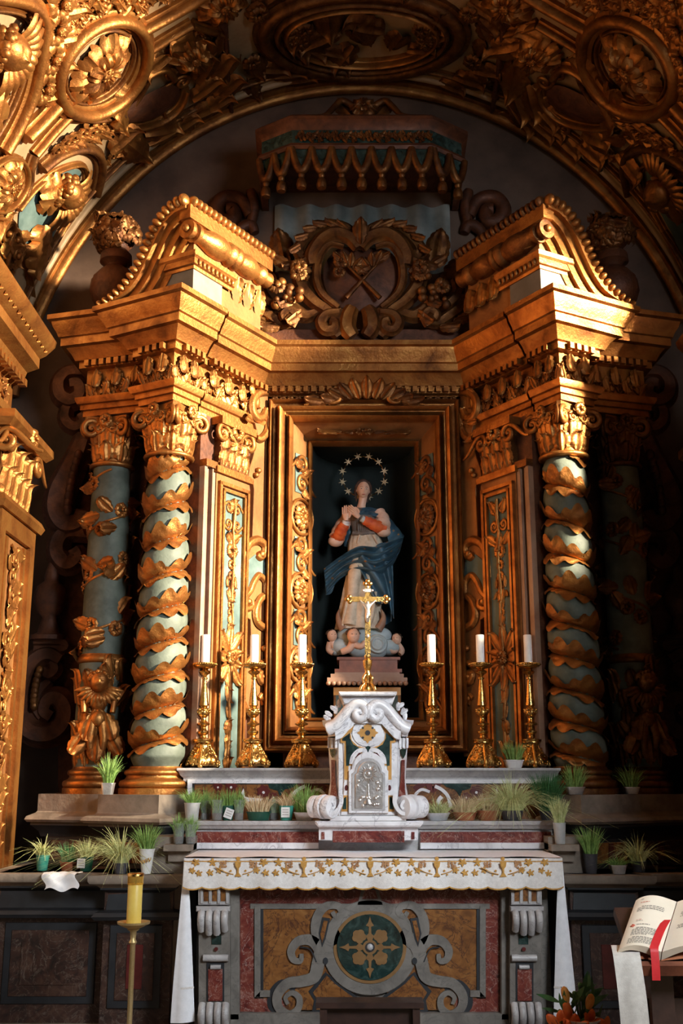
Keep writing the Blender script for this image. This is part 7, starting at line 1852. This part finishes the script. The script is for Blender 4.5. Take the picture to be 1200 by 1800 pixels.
# ribbon marker lying in the gutter and hanging over the near edge
mb = MB()
def rbn(u, v):
    if v < .62:
        f = v/.62; p = page(.80+.10*(1-f)+.0*f, .58*(1-f), -1, .004)+Vector((.035*(u-.5), 0, .0)); return p+Vector((.0, -.006*f, .008*sin(PI*f)))
    f = (v-.62)/.38; p = page(.80, 0, -1, .004)+Vector((.032*(u-.5), -.014-.004*sin(f*3), -.115*f+.0)); return p
mb.grid(rbn, 2, 30); mb.build('ribbon', RIB, bk, 60)
# wooden desk under the book and the post
nr = Vector((0, -du.z, du.y)).normalized()
Bm = frame(n0+du*.5+Vector((Wp, 0, 0))-nr*.078, (1, 0, 0), du)
MB().box((0, 0, 0), (Wp*2.1, du.length*1.06, .04), Bm).build('desk_board', WOODD, ltn, 30)
MB().box((0, -du.length*.53-.012, .025), (Wp*2.1, .024, .05), Bm).build('book_rest', WOODR, ltn, 30)
cxl = n0.x+Wp*1.0
MB().box((cxl+.03, YL+.12, (zb-.14)/2), (.09, .09, zb-.14+.10)).build('post', WOODD, ltn, 30)
MB().box((cxl+.03, YL+.12, .03), (.40, .36, .06)).build('foot', WOODD, ltn, 30)
MB().box((cxl+.06, YL+.13, (zb-.2)/2+.02), (.16, .02, zb-.25)).build('back_panel', WOODD, ltn, 30)
# long cream cloth hanging over the corner of the lectern
hx = lp(1076, 1674, -.085).x; hw = (lp(1124, 1674, -.085).x-hx)
def drop(u, v):
    top = lp(1076, 1674, -.085); z0_ = n0.z-.006
    if v < .12:
        f = v/.12; return Vector((hx+hw*u+.02*(1-f), YL+.02-.115*f, z0_+.010*(1-f)*1.5+.0))+Vector((0, 0, -.012*f*f))
    f = (v-.12)/.88
    return Vector((hx+.010*f+hw*u*(1+.12*f)+.035*f, YL-.095-.02*sin(PI*min(1, f*3))*.6+.004*sin(u*7+f*4), z0_-.012-.75*f))
mb = MB(); mb.grid(drop, 10, 40); tag(mb.build('lectern_cloth', DROP, None, 60), 'long cream cloth band hanging down from under the open book', 'cloth')
# ================================================================ LILIES
YV = 5.15
v0 = at(1022, 1800, YV); mv = (at(1032, 1800, YV)-v0).x/10
li = thing('lily_bouquet', 'orange lilies and buds in a vase at the foot of the altar cloth', 'flowers', (v0.x, YV, .3))
MB().lathe([(0, 0), (.07, 0), (.075, .02), (.10, .16), (.075, .28), (.085, .30), (.078, .30), (.068, .28), (0, .28)], 24, T(v0.x, YV, .3-.0)).build('vase', WHITE_P, li, 50)
def lq(px, py, dy=0): return at(px, py, YV+dy)
def bud(b, t_, r, mat):
    b, t_ = lq(*b), lq(*t_); P = [b.lerp(t_, i/9) for i in range(10)]
    MB().tube(P, [r*(.25+.85*sin(PI*(.08+.80*i/9))**.9)*(1 if i < 9 else .4) for i in range(10)], 12).build('bud', mat, li, 60)
    MB().tube(smoothpath([b, b.lerp(Vector((v0.x, YV, .58)), .4)+Vector((0, .02, .0)), Vector((v0.x, YV, .56))], 5), .0045, 6).build('stem', LEAFG, li, 60)
bud((997, 1762), (990, 1734), .017, BUDC); bud((1001, 1800), (994, 1760), .020, ORANGE); bud((1033, 1774), (1040, 1747), .018, BUDC)
bud((1018, 1737), (1021, 1727), .011, LEAFG); bud((985, 1784), (983, 1774), .010, LEAFG); bud((1009, 1750), (1010, 1742), .010, LEAFG); bud((1033, 1782), (1032, 1772), .010, LEAFG)
PETAL = MB().grid(lambda u, v: Vector(((u*2-1)*.20*sin(PI*(.06+.9*v))**.8, v*.8-.1*v*v*v, .35*v*v-.25*v**4+.05*(1-abs(u*2-1)))), 6, 10).mesh('petal', ORANGE, 60)
def lily(px, py, dy, sz, fx, fz):
    c = lq(px, py, dy)
    ax = Vector((fx, -.75, fz)).normalized(); xx = ax.orthogonal().normalized(); B = frame(c, xx, ax.cross(xx))
    for k in range(6): inst('petal', PETAL, B @ RZ(PI/3*k) @ RX(.45 if k % 2 else .3) @ S(sz), li)
    for k in range(5): MB().tube([c, c+ax*sz*.55+xx*.02*cos(k*1.25)*1+ax.cross(xx)*.02*sin(k*1.25)], .002, 5).build('stamen', TERRA, li, 60)
    MB().tube(smoothpath([c, c-ax*.05, Vector((v0.x, YV, .56))], 5), .005, 6).build('stem', LEAFG, li, 60)
lily(984, 1808, -.03, .11, -.5, .4); lily(1034, 1806, -.03, .11, .5, .45); lily(1010, 1816, -.06, .11, .0, .6); lily(1060, 1818, .02, .11, .6, .4)
rr = random.Random(6)
LL = MB().grid(lambda u, v: Vector(((u*2-1)*.10*sin(PI*(.05+.93*v)), v, .25*v*v)), 2, 8).mesh('leaf', LEAFG, 60)
for k in range(34):
    c = lq(1016+rr.uniform(-34, 34), 1790+rr.uniform(-40, 30), rr.uniform(-.02, .06)); inst('leaf', LL, frame(c, (1, 0, 0), (0, 0, 1)) @ RY(rr.uniform(-1, 1)) @ RZ(rr.uniform(-1.4, 1.4)) @ S(rr.uniform(.07, .13)), li)
# ================================================================ KNEELER BENCH IN FRONT OF THE ALTAR
YH = 5.62
a, b = at(555, 1763, YH), at(745, 1763, YH)
bn = thing('kneeling_bench', 'low dark red wooden bench top in front of the altar medallion', 'bench', ((a.x+b.x)/2, YH+.15, .0))
xm = (a.x+b.x)/2; wd = b.x-a.x
MB().box((xm, YH+.07, a.z-.012), (wd, .14, .026)).build('top', WOODD, bn, 30)
MB().box((xm, YH+.06, a.z-.10), (wd*.92, .02, .15)).build('apron', WOODD, bn, 30)
for sg in (-1, 1):
    for yy in (YH+.03, YH+.11): MB().box((xm+sg*(wd*.43), yy, (a.z-.025)/2), (.035, .035, a.z-.025)).build('leg', WOODD, bn, 30)
